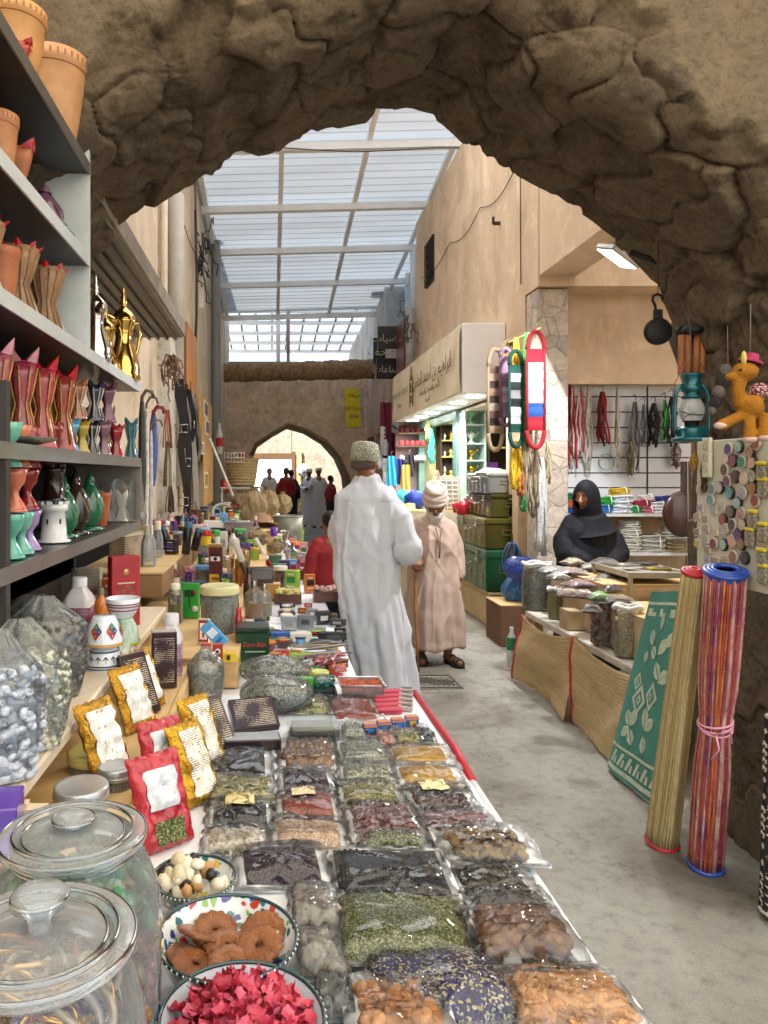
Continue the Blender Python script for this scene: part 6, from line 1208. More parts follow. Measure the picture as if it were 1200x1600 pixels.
a=wp(350,760,.25); t=T('red_ball_toy','glossy red plastic ball hanging near the woven basket','toy',(a.x,a.y,a.z)); m=MB(); m.ball((0,0,0),.13,20); m.build('ball',[M('c8141c',.25,coat=.5)],t); m=MB(); m.tube([(0,0,.12),(.02,0,.4),(0,0,.9)],.012,6); m.build('cord',[M('8a8a8a',.5)],t)
a=wp(343,690,.25); t=T('spray_bottle','clear spray bottle with a red label hanging from the pipe','bottle',(a.x,a.y,a.z-.2)); m=MB(); m.lathe([(.05,0),(.06,.1),(.06,.3),(.025,.42),(.025,.5)],(0,0,0),16); m.build('bottle_body',[M('b8bcb4',.3)],t); m=MB(); m.lathe([(.062,.12),(.062,.26)],(0,0,0),16,caps=False); m.build('red_label',[M('b8202a',.4)],t)
t=T('broom','white handled broom leaning toward the woven basket','broom',W(352,745,10.5),(0,R(-22),0)); m=MB(); m.tube([(0,0,-.35),(0,0,.6)],.018,8); m.build('handle',[M('d8d8d4',.4)],t); m=MB(); m.box((0,0,-.42),(.1,.08,.16),taper=.5); m.build('brush_head',[M('b0aca0',.8)],t)
def extras():
    q=random.Random(31); cols=[('crimson','9a1c2c'),('navy','1c2450'),('mustard','c89a2c'),('emerald','1f7a48'),('ivory','dcd4c0'),('black','17181b'),('sky blue','5a9ac8'),('orange','cc6a24'),('violet','5a3a80'),('silver','a0a4a8'),('chocolate','4a2c1e'),('pink','c88a94'),('lime','8ab03c'),('maroon','5a1824'),('white','e0deda')]
    kinds=['carton','bottle','tin','jar','packet']
    zones=[('on the step behind the tea boxes',-.88,-.18,3.6,4.7,S1,26),('on the high back step',-.95,-.60,3.9,6.9,SB,24),('on the middle step by the tubs',-.52,-.10,5.0,7.2,S2,26),('on the table past the wooden boxes',.02,.30,5.0,8.4,TZ+.002,24),('on the cream shelf end',-.95,-.66,2.9,3.5,SZ,8),('on the far step among the sacks',-.95,-.40,7.7,10.9,S3,16),('among the dark cases on the table',-.08,.30,3.0,4.6,TZ+.002,30)]
    for zn,x0,x1,y0,y1,z,n in zones:
        used=set()
        for _ in range(n):
            for _t in range(30):
                c_=q.choice(cols); k=q.choice(kinds if 'dark cases' not in zn else ['carton','packet','tin'])
                if (c_[0],k) not in used: break
            used.add((c_[0],k)); x,y=q.uniform(x0,x1),q.uniform(y0,y1); s=q.uniform(.8,1.3)*(1.25 if y>5 else 1); low='dark cases' in zn
            l=f'small {c_[0]} {k} {zn}'; mt=M(c_[1],.35,.5 if c_[0]=='silver' else 0,var=.2,coat=.3); m2=M(q.choice(cols)[1],.4); rz=q.uniform(-.5,.5)
            if k=='carton': carton(l,x,y,z,.06*s,.04*s,(.03 if low else q.uniform(.07,.14))*s,mt,rz,decals=((0,.55,.7,.3,m2),(0,.82,.5,.06,M('e0deda',.4)),(0,.25,.6,.05,M('e0deda',.4))),group='small cartons '+zn)
            elif k=='bottle': bottle(l,x,y,z,.02*s,q.uniform(.11,.17)*s,mt,m2,PR('ddd8cc',c_[1],60,dens=.6),group='small bottles '+zn)
            elif k=='tin': tin(l,x,y,z,.028*s,(.035 if low else q.uniform(.05,.11))*s,mt,m2,cat='tin',name='small_tin',group='small tins '+zn)
            elif k=='jar': tin(l,x,y,z,.032*s,q.uniform(.08,.12)*s,CLRD,mt,content=RM[q.choice(['herb','red','beige','mustard','dark'])],group='small jars '+zn)
            else: pouch(l,x,y,z+.002,.09*s,.035 if low else .13*s,.03,rz,-.15,mt,m2,'small packets '+zn,lw=.6,lh=.5,name='small_packet')
extras()
RT=.50; STRAW=M('d6c096',.7,var=.3,vs=5,stretch=(1,.6,26),bump=1,bs=30,c2='bfa574')
t=T('stall_table','low whitewashed stall table fronted by straw mats on the right','table',(1.9,3.7,0))
m=MB(); m.box((.52,.95,RT-.03),(1.0,1.9,.05),bev=.008); m.build('tabletop',[M('d0cabd',.6,var=.2,vs=9)],t)
for x,y in((.08,.06),(.95,.06),(.08,1.8),(.95,1.8)): m=MB(); m.box((x,y,.22),(.05,.05,.44)); m.build('leg',[WOODP],t)
def hangmat(label,y0,y1,sd_,sag):
    t=T('straw_mat',label,'mat',(1.885,(y0+y1)/2,0)); L=y1-y0
    def f(u,v,o=0):
        top=RT+.035-sag*math.sin(PI*u)-(.05*u if sd_ else .05*(1-u)); return (-.03-.05*(1-v)*(1-.3*math.sin(PI*u))-.03*math.sin(u*5+sd_*2+v*3)*(1-v*.6)-.012*fbm((u*3,v*3,sd_),3)-o,(u-.5)*L,.01+(top-.01)*v)
    m=MB(); m.grid(f,50,24); m.grid(lambda u,v:f(u,v,-.006),50,24); m.build('woven_straw',[STRAW],t)
    m=MB(); m.tube([Vector(f(1 if not sd_ else 1,v/12))+Vector((-.003,0,0)) for v in range(13)],.008,6); m.build('red_edging',[M('b02028',.6)],t)
    m=MB()
    for k in range(26): m.tube([Vector(f(j/14,k/26+.02))+Vector((-.002,0,0)) for j in range(15)],.0022,4)
    m.build('straw_ribs',[M('bca070',.8,var=.3,vs=20)],t)
hangmat('near straw mat pinned along the stall front, behind the green rug',3.78,4.50,0,.05); hangmat('far straw mat with red edging pinned along the stall front',4.50,5.46,1,.06)
def sackopen(label,px,py,z,wp_,hp_,skin,fill,seed,kind=None,cs=.02,cols=None,cat='sack',name='open_sack',trans=False):
    p=on(px,py,z); w_=m_(wp_,p.y); h_=m_(hp_,p.y); t=T(name,label,cat,(p.x,p.y+w_*.4,z+.002)); m=MB(); ox=seed*2.1
    def f(u,v): a=u*2*PI; k=.5*(1+.05*fbm((math.cos(a)*2+ox,math.sin(a)*2,v*4),3))*(.92+.10*math.sin(PI*min(1,v*1.2))); return (w_*k*math.cos(a),w_*.85*k*math.sin(a),h_*v+(.006*math.sin(a*4+ox) if v>.95 else 0))
    m.grid(f,48,16); m.build('sack_side',[skin],t)
    m=MB(); m.tube([Vector(f(i/36,1)) for i in range(36)],.014,7,closed=True); m.build('rolled_rim',[M('d8d8d4',.5,bump=1)],t)
    m=MB()
    if kind:
        r_=random.Random(seed); m.lathe([(w_*.40,.02),(w_*.44,h_*.86),(.001,h_*.9)],(0,0,0),20,1,sy=.85,caps=False)
        for _ in range(260):
            a=r_.uniform(0,6.28); 
            if r_.random()<.6: chunk(m,(w_*.455*math.cos(a),w_*.385*math.sin(a),r_.uniform(.04,.86)*h_),cs,kind,r_)
            else: q=w_*.42*math.sqrt(r_.random()); chunk(m,(q*math.cos(a),q*.85*math.sin(a),h_*.88),cs,kind,r_)
        m.build('contents',[M(cols[0],.7,var=.2,vs=30),M(cols[1],.7,var=.2,vs=30)],t)
    else: m.lathe([(w_*.46,h_*.0+.01),(w_*.47,h_*.8),(w_*.36,h_*.95),(.001,h_*1.02)],(0,0,0),30,sy=.85,caps=False); m.build('contents',[fill],t)
    return t
OLV=GR(['76705a','8a8468','625c48','9a947c'],110,1)
sackopen('tall clear sack of grey olive herb at the far stall corner',845,955,RT,46,72,FILM2,OLV,1)
sackopen('clear bag of brown nutmegs on the stall front edge',957,1012,RT,46,72,FILM2,None,2,'round',.019,('7a5f50','5f483c'))
sackopen('clear bag of cream chickpeas beside the brown nutmegs',990,1030,RT,44,78,FILM2,GR(['c9b48c','d6c49e','b59e76'],90,1),3)
sackopen('pink lidded tub of spice behind the olive sack',885,962,RT,38,66,M('c9a09a',.5),RM['herb'],4,cat='tub',name='spice_tub')
sackopen('small olive spice tin beside the pink tub',872,968,RT,24,46,M('76704c',.5),RM['greyherb'],5,cat='tin',name='spice_tin')
KR=M('bda584',.8,var=.25,vs=5)
bx('brown cardboard carton stacked between the tins and nutmeg bag',908,985,RT,40,30,KR,.9,top=M('c8ae88',.7)); bx('upper cardboard carton carrying the flat spice bags',908,955,RT,44,26,M('b08a5e',.8,var=.2),.9,lift=.135,top=M('d8d0c4',.5))
bx('flat white box lid under the packets at the stall back',960,925,RT,60,10,M('d4d0c8',.6),.8,lift=.1)
bx('low cardboard box at the stall back right',1010,920,RT,50,24,M('b8b0a4',.7),.7)
flat=[('pile of flat clear bags of pinkish spice at the far end',888,895,60,('b89890','8a6a60'),.36),('flat bag of pale herbs on top of the stall heap',930,888,44,('9a927c','c8c4b4'),.40),('flat bag of reddish bark beside the pale herbs',905,915,48,('a87868','8a5a48'),.32),('flat bag of beige roots over the cartons',892,930,42,('c0a07a','9a7a58'),.30),('fluorescent green bag lying on the stall heap',935,935,40,('8fce3c','5fa02a'),.27),('flat bag of brown dried fruit near the frame',968,940,46,('8a6a4c','6a4c34'),.26),('flat bag of white petals under the frame',990,905,40,('d0ccc0','a8a494'),.34),('flat bag of grey leaves at the table middle',950,905,40,('8a8a74','6c6c58'),.36),('small flat bag of cloves at the heap front',925,955,30,('5a4434','3c2c20'),.22),('flat silvery bag lying across the olive sack',865,893,46,('a09c94','c4c0b8'),.40),
 ('flat bag of dusty rose petals left of the green bag',912,932,38,('b07c78','c89a94'),.3),('flat bag of straw yellow herb beside the metal stand',978,915,36,('c0ac6a','a08c50'),.3),('flat bag of dark brown seeds near the woman',945,880,42,('4a382c','6a5444'),.3),('flat bag of white gum near the far sack',872,903,34,('d4d0c4','b8b4a4'),.3),('flat bag of orange brown bark by the cartons',925,912,36,('a8683c','8a5230'),.3),('flat bag of grey green leaves under the metal stand',1005,900,40,('7c8468','a0a488'),.3),('flat bag of mauve buds at the heap centre',955,922,34,('7a5a6a','5c4450'),.3),('small flat bag of cream seeds at the far corner',895,880,36,('d0bc94','b8a078'),.3)]
for i,(l,px,py,wp_,cc,hz) in enumerate(flat):
    Yf=lerp(5.15,4.0,(py-888)/67); p=W(px,py,Yf); z=max(.70,p.z); w_=m_(wp_,p.y); t=T('flat_bag',l,'bag',(p.x,p.y,z),(0,0,rnd.uniform(-.4,.4)),'flat bags heaped on the right stall'); m=MB(); ox=i*4.4
    g_=lambda u,v,k=1:((u-.5)*w_,(v-.5)*w_*.7,.003+k*(.035*(math.sin(PI*u)*math.sin(PI*v))**.6+.008*fbm((u*5+ox,v*5,1),3)*math.sin(PI*u)*math.sin(PI*v)))
    m.grid(lambda u,v:g_(.06+.88*u,.06+.88*v,.85),22,16); m.grid(lambda u,v:(lambda q:(q[0],q[1],-q[2]*.5))(g_(.06+.88*u,.06+.88*v,.85)),12,10); m.build('contents',[GR([cc[0],cc[1],cc[0]],70,1)],t); m=MB(); m.grid(lambda u,v:g_(u,v,1.12),26,20); m.build('plastic',[FILM2],t)
crate('hidden stack of cartons under the heaped bags on the right stall',2.05,2.85,4.55,5.35,RT+.002,RT+.335,KR)
crate('nearer hidden carton under the heaped bags by the metal stand',2.0,2.4,3.95,4.5,RT+.002,RT+.24,KR)
p=on(985,1000,RT); t=T('metal_frame_stand','grey metal framed display stand at the front of the stall','stand',(p.x,p.y,RT)); FM=M('a8a498',.5,.3,var=.2); H_=.40
for sx,sy_ in((0,0),(.36,.0),(0,.5),(.36,.5)): m=MB(); m.box((sx,sy_,H_/2+.002),(.02,.02,H_)); m.build('leg',[FM],t)
m=MB(); m.box((.18,0,H_),(.40,.025,.035)); m.box((.18,.5,H_),(.40,.025,.035)); m.box((0,.25,H_),(.022,.47,.034)); m.box((.37,.25,H_),(.022,.47,.034)); m.box((.18,.25,H_-.01),(.34,.46,.006)); m.build('top_frame',[FM],t)
for i,(l,dx,dy,w_,c_) in enumerate((('yellow flower pack lying on the metal stand',.22,.1,.13,'c8b030'),('white printed pack at the back of the metal stand',.12,.3,.14,'d4d0c8'),('dark pack lying on the metal stand beside the wall',.28,.36,.12,'4a4640'))):
    carton(l,p.x+dx,p.y+dy,RT+H_+.020,w_,.10,.018,PR(c_,'3a3a34',34,dens=.8),.3*i)
TEALR=M('4a9080',.75,var=.15,vs=9,bump=1.5,bs=150); PALER=M('c6d2bc',.8,var=.15,vs=20,bump=1.5,bs=150)
A=Vector((1.745,3.80,.0)); B=Vector((1.765,3.34,.0)); Cc=Vector((1.885,3.62,.93)); Dd=Vector((1.93,3.36,.97))
t=T('folded_rug','folded green plastic rug with pale leaves leaning on the stall end','rug',(0,0,0))
def rg(u,v,o=0):
    p=(A.lerp(Cc,v)).lerp(B.lerp(Dd,v),u); n_=Vector((-.97,-.15,.2)); return p+n_*(.012+.03*math.sin(PI*u)*(1-.3*v)+.008*math.sin(u*9+v*2)+o)+Vector((0,0,.012))
m=MB(); m.grid(lambda u,v:rg(u,v),34,40); m.grid(lambda u,v:rg(u,v,-.022),34,40); m.grid(lambda u,v:rg(0,u,-.022*v),20,1); m.grid(lambda u,v:rg(1,u,-.022*v),20,1); m.grid(lambda u,v:rg(u,1,-.022*v),20,1); m.build('woven_field',[TEALR],t)
m=MB()
def poly_rug(pts,mi=0,o=.0025,sub=1):
    n=len(pts); c=(sum(p[0] for p in pts)/n,sum(p[1] for p in pts)/n); m.add([rg(*c,o)]+[rg(u,v,o) for u,v in pts],[(0,1+i,1+(i+1)%n) for i in range(n)],mi)
def leaf(u,v,L,a,w_=.32,asp=.5):
    q=[(0,0),(.3,w_*.8),(.6,w_),(.85,w_*.5),(1,0),(.85,-w_*.5),(.6,-w_),(.3,-w_*.8)]; c_,s_=math.cos(a),math.sin(a)
    poly_rug([(u+L*(x*c_-y*s_)/asp,v+L*(x*s_+y*c_)) for x,y in q]); 
    m.add([rg(u+L*x*c_/asp,v+L*x*s_,.004) for x in(0,.5,1)]+[rg(u+L*x*c_/asp+.008,v+L*x*s_+.006,.004) for x in(0,.5,1)],[(0,1,4,3),(1,2,5,4)],1)
for v0,v1 in((.02,.045),(.145,.16),(.93,.945)): 
    m.add([rg(i/20,v,.0025) for v in(v0,v1) for i in range(21)],[(i,i+1,22+i,21+i) for i in range(20)])
for i in range(6):
    u=.08+i*.155; poly_rug([(u,.06),(u+.05,.06),(u+.11,.13),(u+.06,.13)]); poly_rug([(u+.08,.06),(u+.13,.06),(u+.13,.10),(u+.10,.10)])
    if i%2==0: poly_rug([(u,.87),(u+.2,.87),(u+.2,.89),(u+.1,.89),(u+.1,.91),(u,.91)])
def dia(u,v,s_): 
    for k,(o_,mi) in enumerate(((1,0),(.62,1),(.36,0),(.16,1))): poly_rug([(u-s_*1.7*o_,v),(u,v-s_*o_),(u+s_*1.7*o_,v),(u,v+s_*o_)],mi,.0025+.0012*k)
dia(.36,.43,.085); dia(.62,.47,.075); dia(.25,.52,.05)
for a in((.30,.28,.10,2.2),(.30,.28,.11,1.2),(.30,.27,.10,-.9),(.30,.28,.09,-2.3),(.62,.30,.12,1.9),(.62,.30,.10,.8),(.62,.28,.10,-1.4),(.70,.55,.11,.6),(.72,.56,.11,2.3),(.55,.66,.10,2.6),(.60,.68,.11,.9),(.40,.72,.10,2.2),(.55,.80,.09,1.6),(.75,.72,.09,1.2),(.30,.62,.07,1.7)): leaf(*a)
m.build('leaf_pattern',[PALER,TEALR],t)
def roll(name,label,cat,p0,p1,r0,r1,n,colsf,bandc,pinch=None,core=None):
    t=T(name,label,cat,p0); p0=Vector(p0);p1=Vector(p1); ax=(p1-p0).normalized(); q=ax.to_track_quat('Z','Y'); L=(p1-p0).length; rr=random.Random(n)
    mats=colsf; ms=[MB() for _ in mats]; 
    for k in range(n):
        a=2*PI*k/n; j=rr.randrange(len(mats)); pts=[];seg=16
        for i in range(seg+1):
            v=i/seg; R_=lerp(r0,r1,v)*(1-(.22*math.exp(-((v-pinch)/.10)**2) if pinch else 0))*(1+.03*math.sin(k*1.7+v*2)); aa=a+.03*math.sin(v*7+k)
            pts.append(q@Vector((R_*math.cos(aa),R_*math.sin(aa),v*L)))
        ms[j].tube(pts,PI*max(r0,r1)/n*1.12,5)
    for mb,mt in zip(ms,mats): 
        if mb.v: mb.build('reed_strips',[mt],t)
    m=MB(); m.tube([q@Vector((0,0,v*L)) for v in (0.01,.2,.4,.5,.6,.8,.99)],[lerp(r0,r1,v)*(.93-(.2*math.exp(-((v-pinch)/.10)**2) if pinch else 0)) for v in (0,.2,.4,.5,.6,.8,1)],20); m.build('inner_roll',[core or mats[0]],t)
    for v in (0,1):
        m=MB(); R_=(r0,r1)[v]
        for k in range(3): m.tube([q@Vector(((R_*1.03-.012*k)*math.cos(a),(R_*1.03-.012*k)*math.sin(a),v*L+(.008 if v==0 else -.002)+.004*k*(1 if v else -1))) for a in [i*PI/14 for i in range(28)]],.009,6,closed=True)
        m.lathe([(R_*1.05,0),(R_*1.05,.022)],q@Vector((0,0,v*L-(.022 if v else 0))),28,0,True,q.to_euler(),caps=False); m.build('end_binding',[bandc],t)
    return t,q,L
S1_=M('b3a070',.7,var=.25,vs=14,stretch=(8,8,.6)); S2_=M('c4b486',.7,var=.2,vs=14); S3_=M('9c8a58',.7)
roll('rolled_straw_mat','tall rolled straw mat with red bindings leaning beside the purple roll','mat',(1.60,3.02,.012),(1.552,2.70,1.165),.056,.038,34,[S1_,S2_,S3_],M('b82434',.5))
t,q,L=roll('rolled_reed_mat','rolled purple, orange and red reed mat with blue bindings, tied in pink','mat',(1.672,2.84,.012),(1.578,2.56,1.185),.056,.062,52,[M('7a2430',.5,var=.5,vs=9,stretch=(1,1,.8),c2='c05a30'),M('5a2c5a',.5,var=.4,vs=12,c2='a8483a'),M('c8803a',.5,c2='8a2a30',vs=8),M('c8a89a',.5,c2='8a3a4a',vs=10)],M('1f4aa8',.4,coat=.3),.50,M('4a1a22',.7))
m=MB()
for k in range(13):
    v=.06+k*.072; R_=.066*(1-.2*math.exp(-((v-.5)/.1)**2)); m.tube([q@Vector((R_*math.cos(a),R_*math.sin(a),v*L+.004*math.sin(a*3))) for a in [i*PI/12 for i in range(24)]],.0011,4,closed=True)
m.build('weft_thread',[M('9a6a58',.7)],t)['kind']='stuff'
m=MB(); R_=.055
for k in range(3): m.tube([q@Vector((R_*math.cos(a),R_*math.sin(a),.5*L+.01*k+.012*math.sin(a+k))) for a in [i*PI/12 for i in range(24)]],.004,6,closed=True)
m.tube([q@Vector((-.01,-R_-.004,.5*L)),q@Vector((0,-R_-.02,.46*L)),q@Vector((-.02,-R_-.012,.42*L))],.004,5); m.tube([q@Vector((-.01,-R_-.004,.5*L)),q@Vector((.03,-R_-.02,.53*L)),q@Vector((.04,-R_-.01,.48*L))],.004,5); m.build('tie_cord',[M('d89ab0',.5)],t)
t,q,L=roll('rolled_rug','rolled black and white patterned rug at the right edge of the picture','rug',(1.765,2.50,.012),(1.835,2.58,.66),.085,.08,40,[M('1d1c1c',.8,c2='2a2828'),M('242222',.8)],M('c9c4b4',.8),None,M('1a1818',.9))
m=MB()
for k in range(22):
    for j in range(14):
        a=j*2*PI/14; v=.04+k*.042; R_=.0905
        if (k//4)%2==0: m.tube([q@Vector((R_*math.cos(a+.18*math.sin(i*PI/3)),R_*math.sin(a+.18*math.sin(i*PI/3)),(v+.006*i)*L)) for i in range(6)],.0035,4)
        elif (j+k)%2==0: m.add([q@Vector((R_*1.01*math.cos(a+da),R_*1.01*math.sin(a+da),v*L+dz)) for da,dz in((-.2,0),(0,-.012),(.2,0),(0,.012))],[(0,1,2,3)])
m.build('white_pattern',[M('c9c4b4',.8)],t)['kind']='stuff'
PBX=1.655; t=T('magnet_board','white metal board covered in souvenir magnets, against the right arch jamb','board',(PBX,2.47,1.12)); BW,BH=.80,.53
m=MB(); m.box((.012,0,BH/2),(.022,BW,BH),bev=.003); m.build('metal_sheet',[M('c4c4b2',.35,var=.06,coat=.3)],t); 
for sy_ in(-.3,.3): m=MB(); m.box((.08,sy_,BH/2),(.14,.03,.03)); m.build('wall_bracket',[M('4a4a48',.5,.5)],t)
def bpos(px,py): Y=PBX*F/(px-425); return Y,EYE-(py-742)/F*Y
discs=[(1141,702,'6a4a9a'),(1157,698,'5aa8a8'),(1184,693,'9a4a3a'),(1175,706,'c09a80'),(1134,717,'c8b0a0'),(1148,720,'9a3a6a'),(1162,722,'2a9a78'),(1178,723,'c08a70'),(1135,734,'4a3a34'),(1151,745,'5a2a34'),(1165,748,'c4a888'),(1179,744,'b8b8a0'),(1139,752,'6a3a6a'),(1127,762,'9a9aa0'),(1115,764,'5a8a88'),(1143,770,'4ab0b0'),(1163,770,'7a6a9a'),(1179,763,'b87a40'),(1113,781,'5aa8b0'),(1155,786,'5aa0b8'),(1183,782,'9a2a3a'),(1144,800,'7a6a60'),(1161,802,'8a2a30'),(1132,812,'a83a3a'),(1147,820,'4a4640'),(1163,820,'a89a7a'),(1135,826,'b8b8b0'),(1156,836,'6a3a8a'),(1147,846,'c07a4a'),(1161,850,'a87a50'),(1118,850,'8a3a4a'),(1133,851,'6ab0a0'),(1149,870,'9a6a5a'),(1166,872,'3a3a3c')]
rects=[(1096,793,'5a6aa8'),(1117,797,'6a8aa0'),(1130,790,'9a9a90'),(1091,807,'8a7a60'),(1104,812,'5a5a58'),(1105,826,'6a6a66'),(1119,832,'b0a890'),(1091,831,'3a3a3c'),(1104,843,'5a8a90'),(1092,849,'b0a030'),(1107,859,'5a5048'),(1107,874,'4a7ab0'),(1120,877,'7a5a40'),(1135,874,'8a7a70')]
yel=[(1194,735),(1196,760),(1180,810),(1196,830),(1176,838),(1194,870),(1196,895)]
def magnet(kind,px,py,c_,i):
    Y,z=bpos(px,py); names={'4':'turquoise','5':'blue grey','6':'violet','7':'mauve','8':'brown red','9':'wine','a':'rust','b':'tan','c':'sand','2':'green','3':'charcoal'}
    rowi=int((py-690)/26); row=('top','second','third','fourth','fifth','sixth','seventh','lowest','lowest')[min(8,rowi)]
    lab={'d':'round','r':'square','y':'yellow topped'}[kind]; pos=('far edge','middle','near edge')[0 if px<1125 else 1 if px<1160 else 2]
    L=f"{names.get(c_[0],'pale')} {lab} souvenir magnet number-free picture, {row} row, toward the board's {pos}".replace(' number-free picture','')
    t=T('souvenir_magnet',L,'magnet',(PBX-.001,Y,z),0,'souvenir magnets on the white board')
    if kind=='d':
        r_=.0235; m=MB(); m.lathe([(.001,0),(r_,0),(r_,.007),(r_*.9,.009),(.001,.009)],(0,0,0),22,0,True,(0,R(-90),0)); m.build('rim',[M('2c2622' if i%2 else 'b8b0a4',.4)],t)
        m=MB(); m.lathe([(r_*.84,.0095),(.001,.0098)],(0,0,0),22,0,True,(0,R(-90),0),caps=False); m.build('picture',[M(c_,.3,var=.5,vs=90,coat=.5,c2=('3a2a24','c8c0b0','5a4a3a')[i%3])],t)
    elif kind=='r': m=MB(); m.box((-.003,0,0),(.006,.040,.030),rot=(rnd.uniform(-.3,.3),0,0)); m.build('frame',[M('c8c4ba',.4)],t); m=MB(); m.box((-.0065,0,0),(.002,.034,.024)); m.build('picture',[M(c_,.4,var=.5,vs=120,c2='c8b8a0')],t)
    else:
        m=MB(); m.box((-.008,0,-.01),(.014,.05,.055),bev=.006); m.build('moulded_body',[M('b8b098',.6,var=.5,vs=90,bump=2,bs=120,c2='5a5040')],t); m=MB(); m.box((-.009,0,.024),(.014,.046,.014),bev=.004); m.build('yellow_top',[M('d8c42a',.4)],t)
for i,(a_,b_,c_) in enumerate(discs): magnet('d',a_,b_,c_,i)
for i,(a_,b_,c_) in enumerate(rects): magnet('r',a_,b_,c_,i)
for i,(a_,b_) in enumerate(yel): magnet('y',a_,b_,'d8',i)
Y,z=bpos(1110,715); t=T('silver_bookmark','long pale embossed bookmark box hanging on the magnet board','souvenir',(PBX-.012,Y,z)); m=MB(); m.box((0,0,0),(.014,.05,.15),bev=.003); m.build('plate',[M('c9c6b4',.4)],t); m=MB()
for k in (-1,0,1): m.tube([(-.009,.012*math.cos(a),k*.042+.014*math.sin(a)) for a in [i*PI/6 for i in range(12)]],.0015,4,closed=True)
m.build('embossed_rings',[M('a8a490',.4,.3)],t)
Y,z=bpos(1104,735); t=T('metal_key_hanger','dark bronze key shaped hanger on the magnet board','souvenir',(PBX-.01,Y,z-.02)); m=MB(); m.tube([(0,.0,.07),(0,.004,.02),(0,0,-.03)],[.006,.012,.01],8); m.tube([(0,.014*math.cos(a),-.045+.016*math.sin(a)) for a in [i*PI/6 for i in range(12)]],.005,6,closed=True); m.build('bronze',[M('5a4c34',.4,.7,bump=2,bs=200)],t)
Y,z=bpos(1087,722); t=T('gold_mask','small golden face shaped souvenir at the far board edge','souvenir',(PBX-.008,Y,z)); m=MB(); m.ball((0,0,0),.03,16,sx=.4,sy=.7,sz=1.1); m.ball((-.012,0,-.004),.007,8,sz=1.6); m.build('mask',[M('b08a3c',.4,.6,var=.5,vs=60,bump=2,bs=100)],t)
Y,z=bpos(1095,765); t=T('ring_souvenir','pair of small silver sandals souvenir below the key hanger','souvenir',(PBX-.006,Y,z)); m=MB(); m.ball((0,-.008,0),.016,12,sx=.3,sy=.55,sz=1.3); m.ball((0,.010,0),.016,12,sx=.3,sy=.55,sz=1.3); m.tube([(0,0,.02),(0,0,.04)],.002,5); m.build('sandals',[M('b8b4a8',.35,.5)],t)
LT=M('0f5a66',.3,.5,var=.12,coat=.4); LX,LY=1.70,2.98; p=W(1081,690,2.98); t=T('hurricane_lantern','dark teal hurricane lantern hanging in front of the right jamb','lantern',(p.x,p.y,p.z)); s_=m_(115,2.98)/.30
def sc_(l): return [(a*s_,b*s_) for a,b in l]
m=MB(); m.lathe(sc_([(.070,0),(.076,.006),(.074,.014),(.060,.020),(.058,.05),(.045,.060),(.001,.060)]),(0,0,0),32,caps=True); m.build('fuel_tank',[LT],t)
m=MB(); m.lathe(sc_([(.026,.060),(.028,.078),(.036,.084)]),(0,0,0),24,caps=False); m.build('burner',[M('2c2e2c',.4,.7)],t)
m=MB(); m.lathe(sc_([(.034,.084),(.046,.11),(.047,.135),(.036,.165),(.030,.175)]),(0,0,0),28,caps=False); m.build('glass_globe',[PLASTIC('e8ece8',.06,.28)],t)
m=MB(); m.lathe(sc_([(.030,.172),(.040,.178),(.040,.186),(.030,.190),(.030,.20),(.041,.206),(.041,.222),(.034,.228),(.036,.262),(.040,.268),(.042,.274),(.02,.28),(.001,.282)]),(0,0,0),28,caps=False); m.build('chimney_hood',[LT],t)
for sx in(-1,1): m=MB(); m.tube([(sx*a*s_,0,b*s_) for a,b in((.062,.03),(.070,.055),(.070,.12),(.066,.19),(.052,.222),(.036,.232))],.008*s_,8); m.build('side_tube',[LT],t)
m=MB(); m.tube([(.047*s_*math.cos(a),.047*s_*math.sin(a),(.125+.02*math.sin(a*1.0))*s_) for a in [i*PI/12 for i in range(24)]],.0018*s_,5,closed=True); m.tube([(.045*s_*math.cos(a),.045*s_*math.sin(a),(.10+.06*(i/12))*s_) for i,a in enumerate([-2.6+j*PI/12 for j in range(13)])],.0018*s_,5); m.build('globe_guard',[M('3a3c3a',.4,.7)],t)
m=MB(); m.tube([(sx*a*s_,-.01,b*s_) for sx,a,b in((-1,.07,.16),(-1,.078,.23),(-1,.03,.32),(1,.0,.34),(1,.03,.32),(1,.078,.23),(1,.07,.16))],.002*s_,5); m.tube([(0,0,.34*s_),(.0,.02,.52*s_)],.002,5); m.build('bail_wire',[M('6a6a68',.4,.8)],t)
p=W(1080,560,3.15); t=T('wooden_flute_bundle','bundle of orange brown wooden sticks hanging above the lantern','wooden sticks',p); m=MB()
for k,(dx,l) in enumerate(((-.045,.10),(-.015,.12),(.02,.11),(.045,.09))): m.tube([(dx,0,-.07),(dx+.004,0,l)],.013,8)
m.build('stick',[M('a8683c',.5,var=.3,vs=9)],t)['kind']='stuff'; m=MB(); m.ball((0,-.01,.12),.045,12,sz=.5); m.build('dark_cap',[M('1d1a18',.6)],t)
p=W(1028,518,3.1); t=T('hanging_iron_weight','black round iron weight hanging from a hook inside the arch','iron weight',p); IR=M('151413',.6,.4,bump=1,bs=40)
m=MB(); m.lathe([(.001,-.016),(.05,-.016),(.056,-.01),(.056,.01),(.05,.016),(.001,.016)],(0,0,0),36,rot=(R(90),0,0)); m.box((0,0,.068),(.036,.02,.05),bev=.004); m.build('disc',[IR],t)
m=MB(); m.tube([(-.01,0,.09),(-.012,0,.11),(-.022,0,.13),(-.02,0,.15),(-.002,0,.158),(.016,0,.15),(.024,0,.136)],.006,8); m.tube([(0,0,.156),(0.002,.0,.38)],.0015,5); m.build('hook',[IR],t)
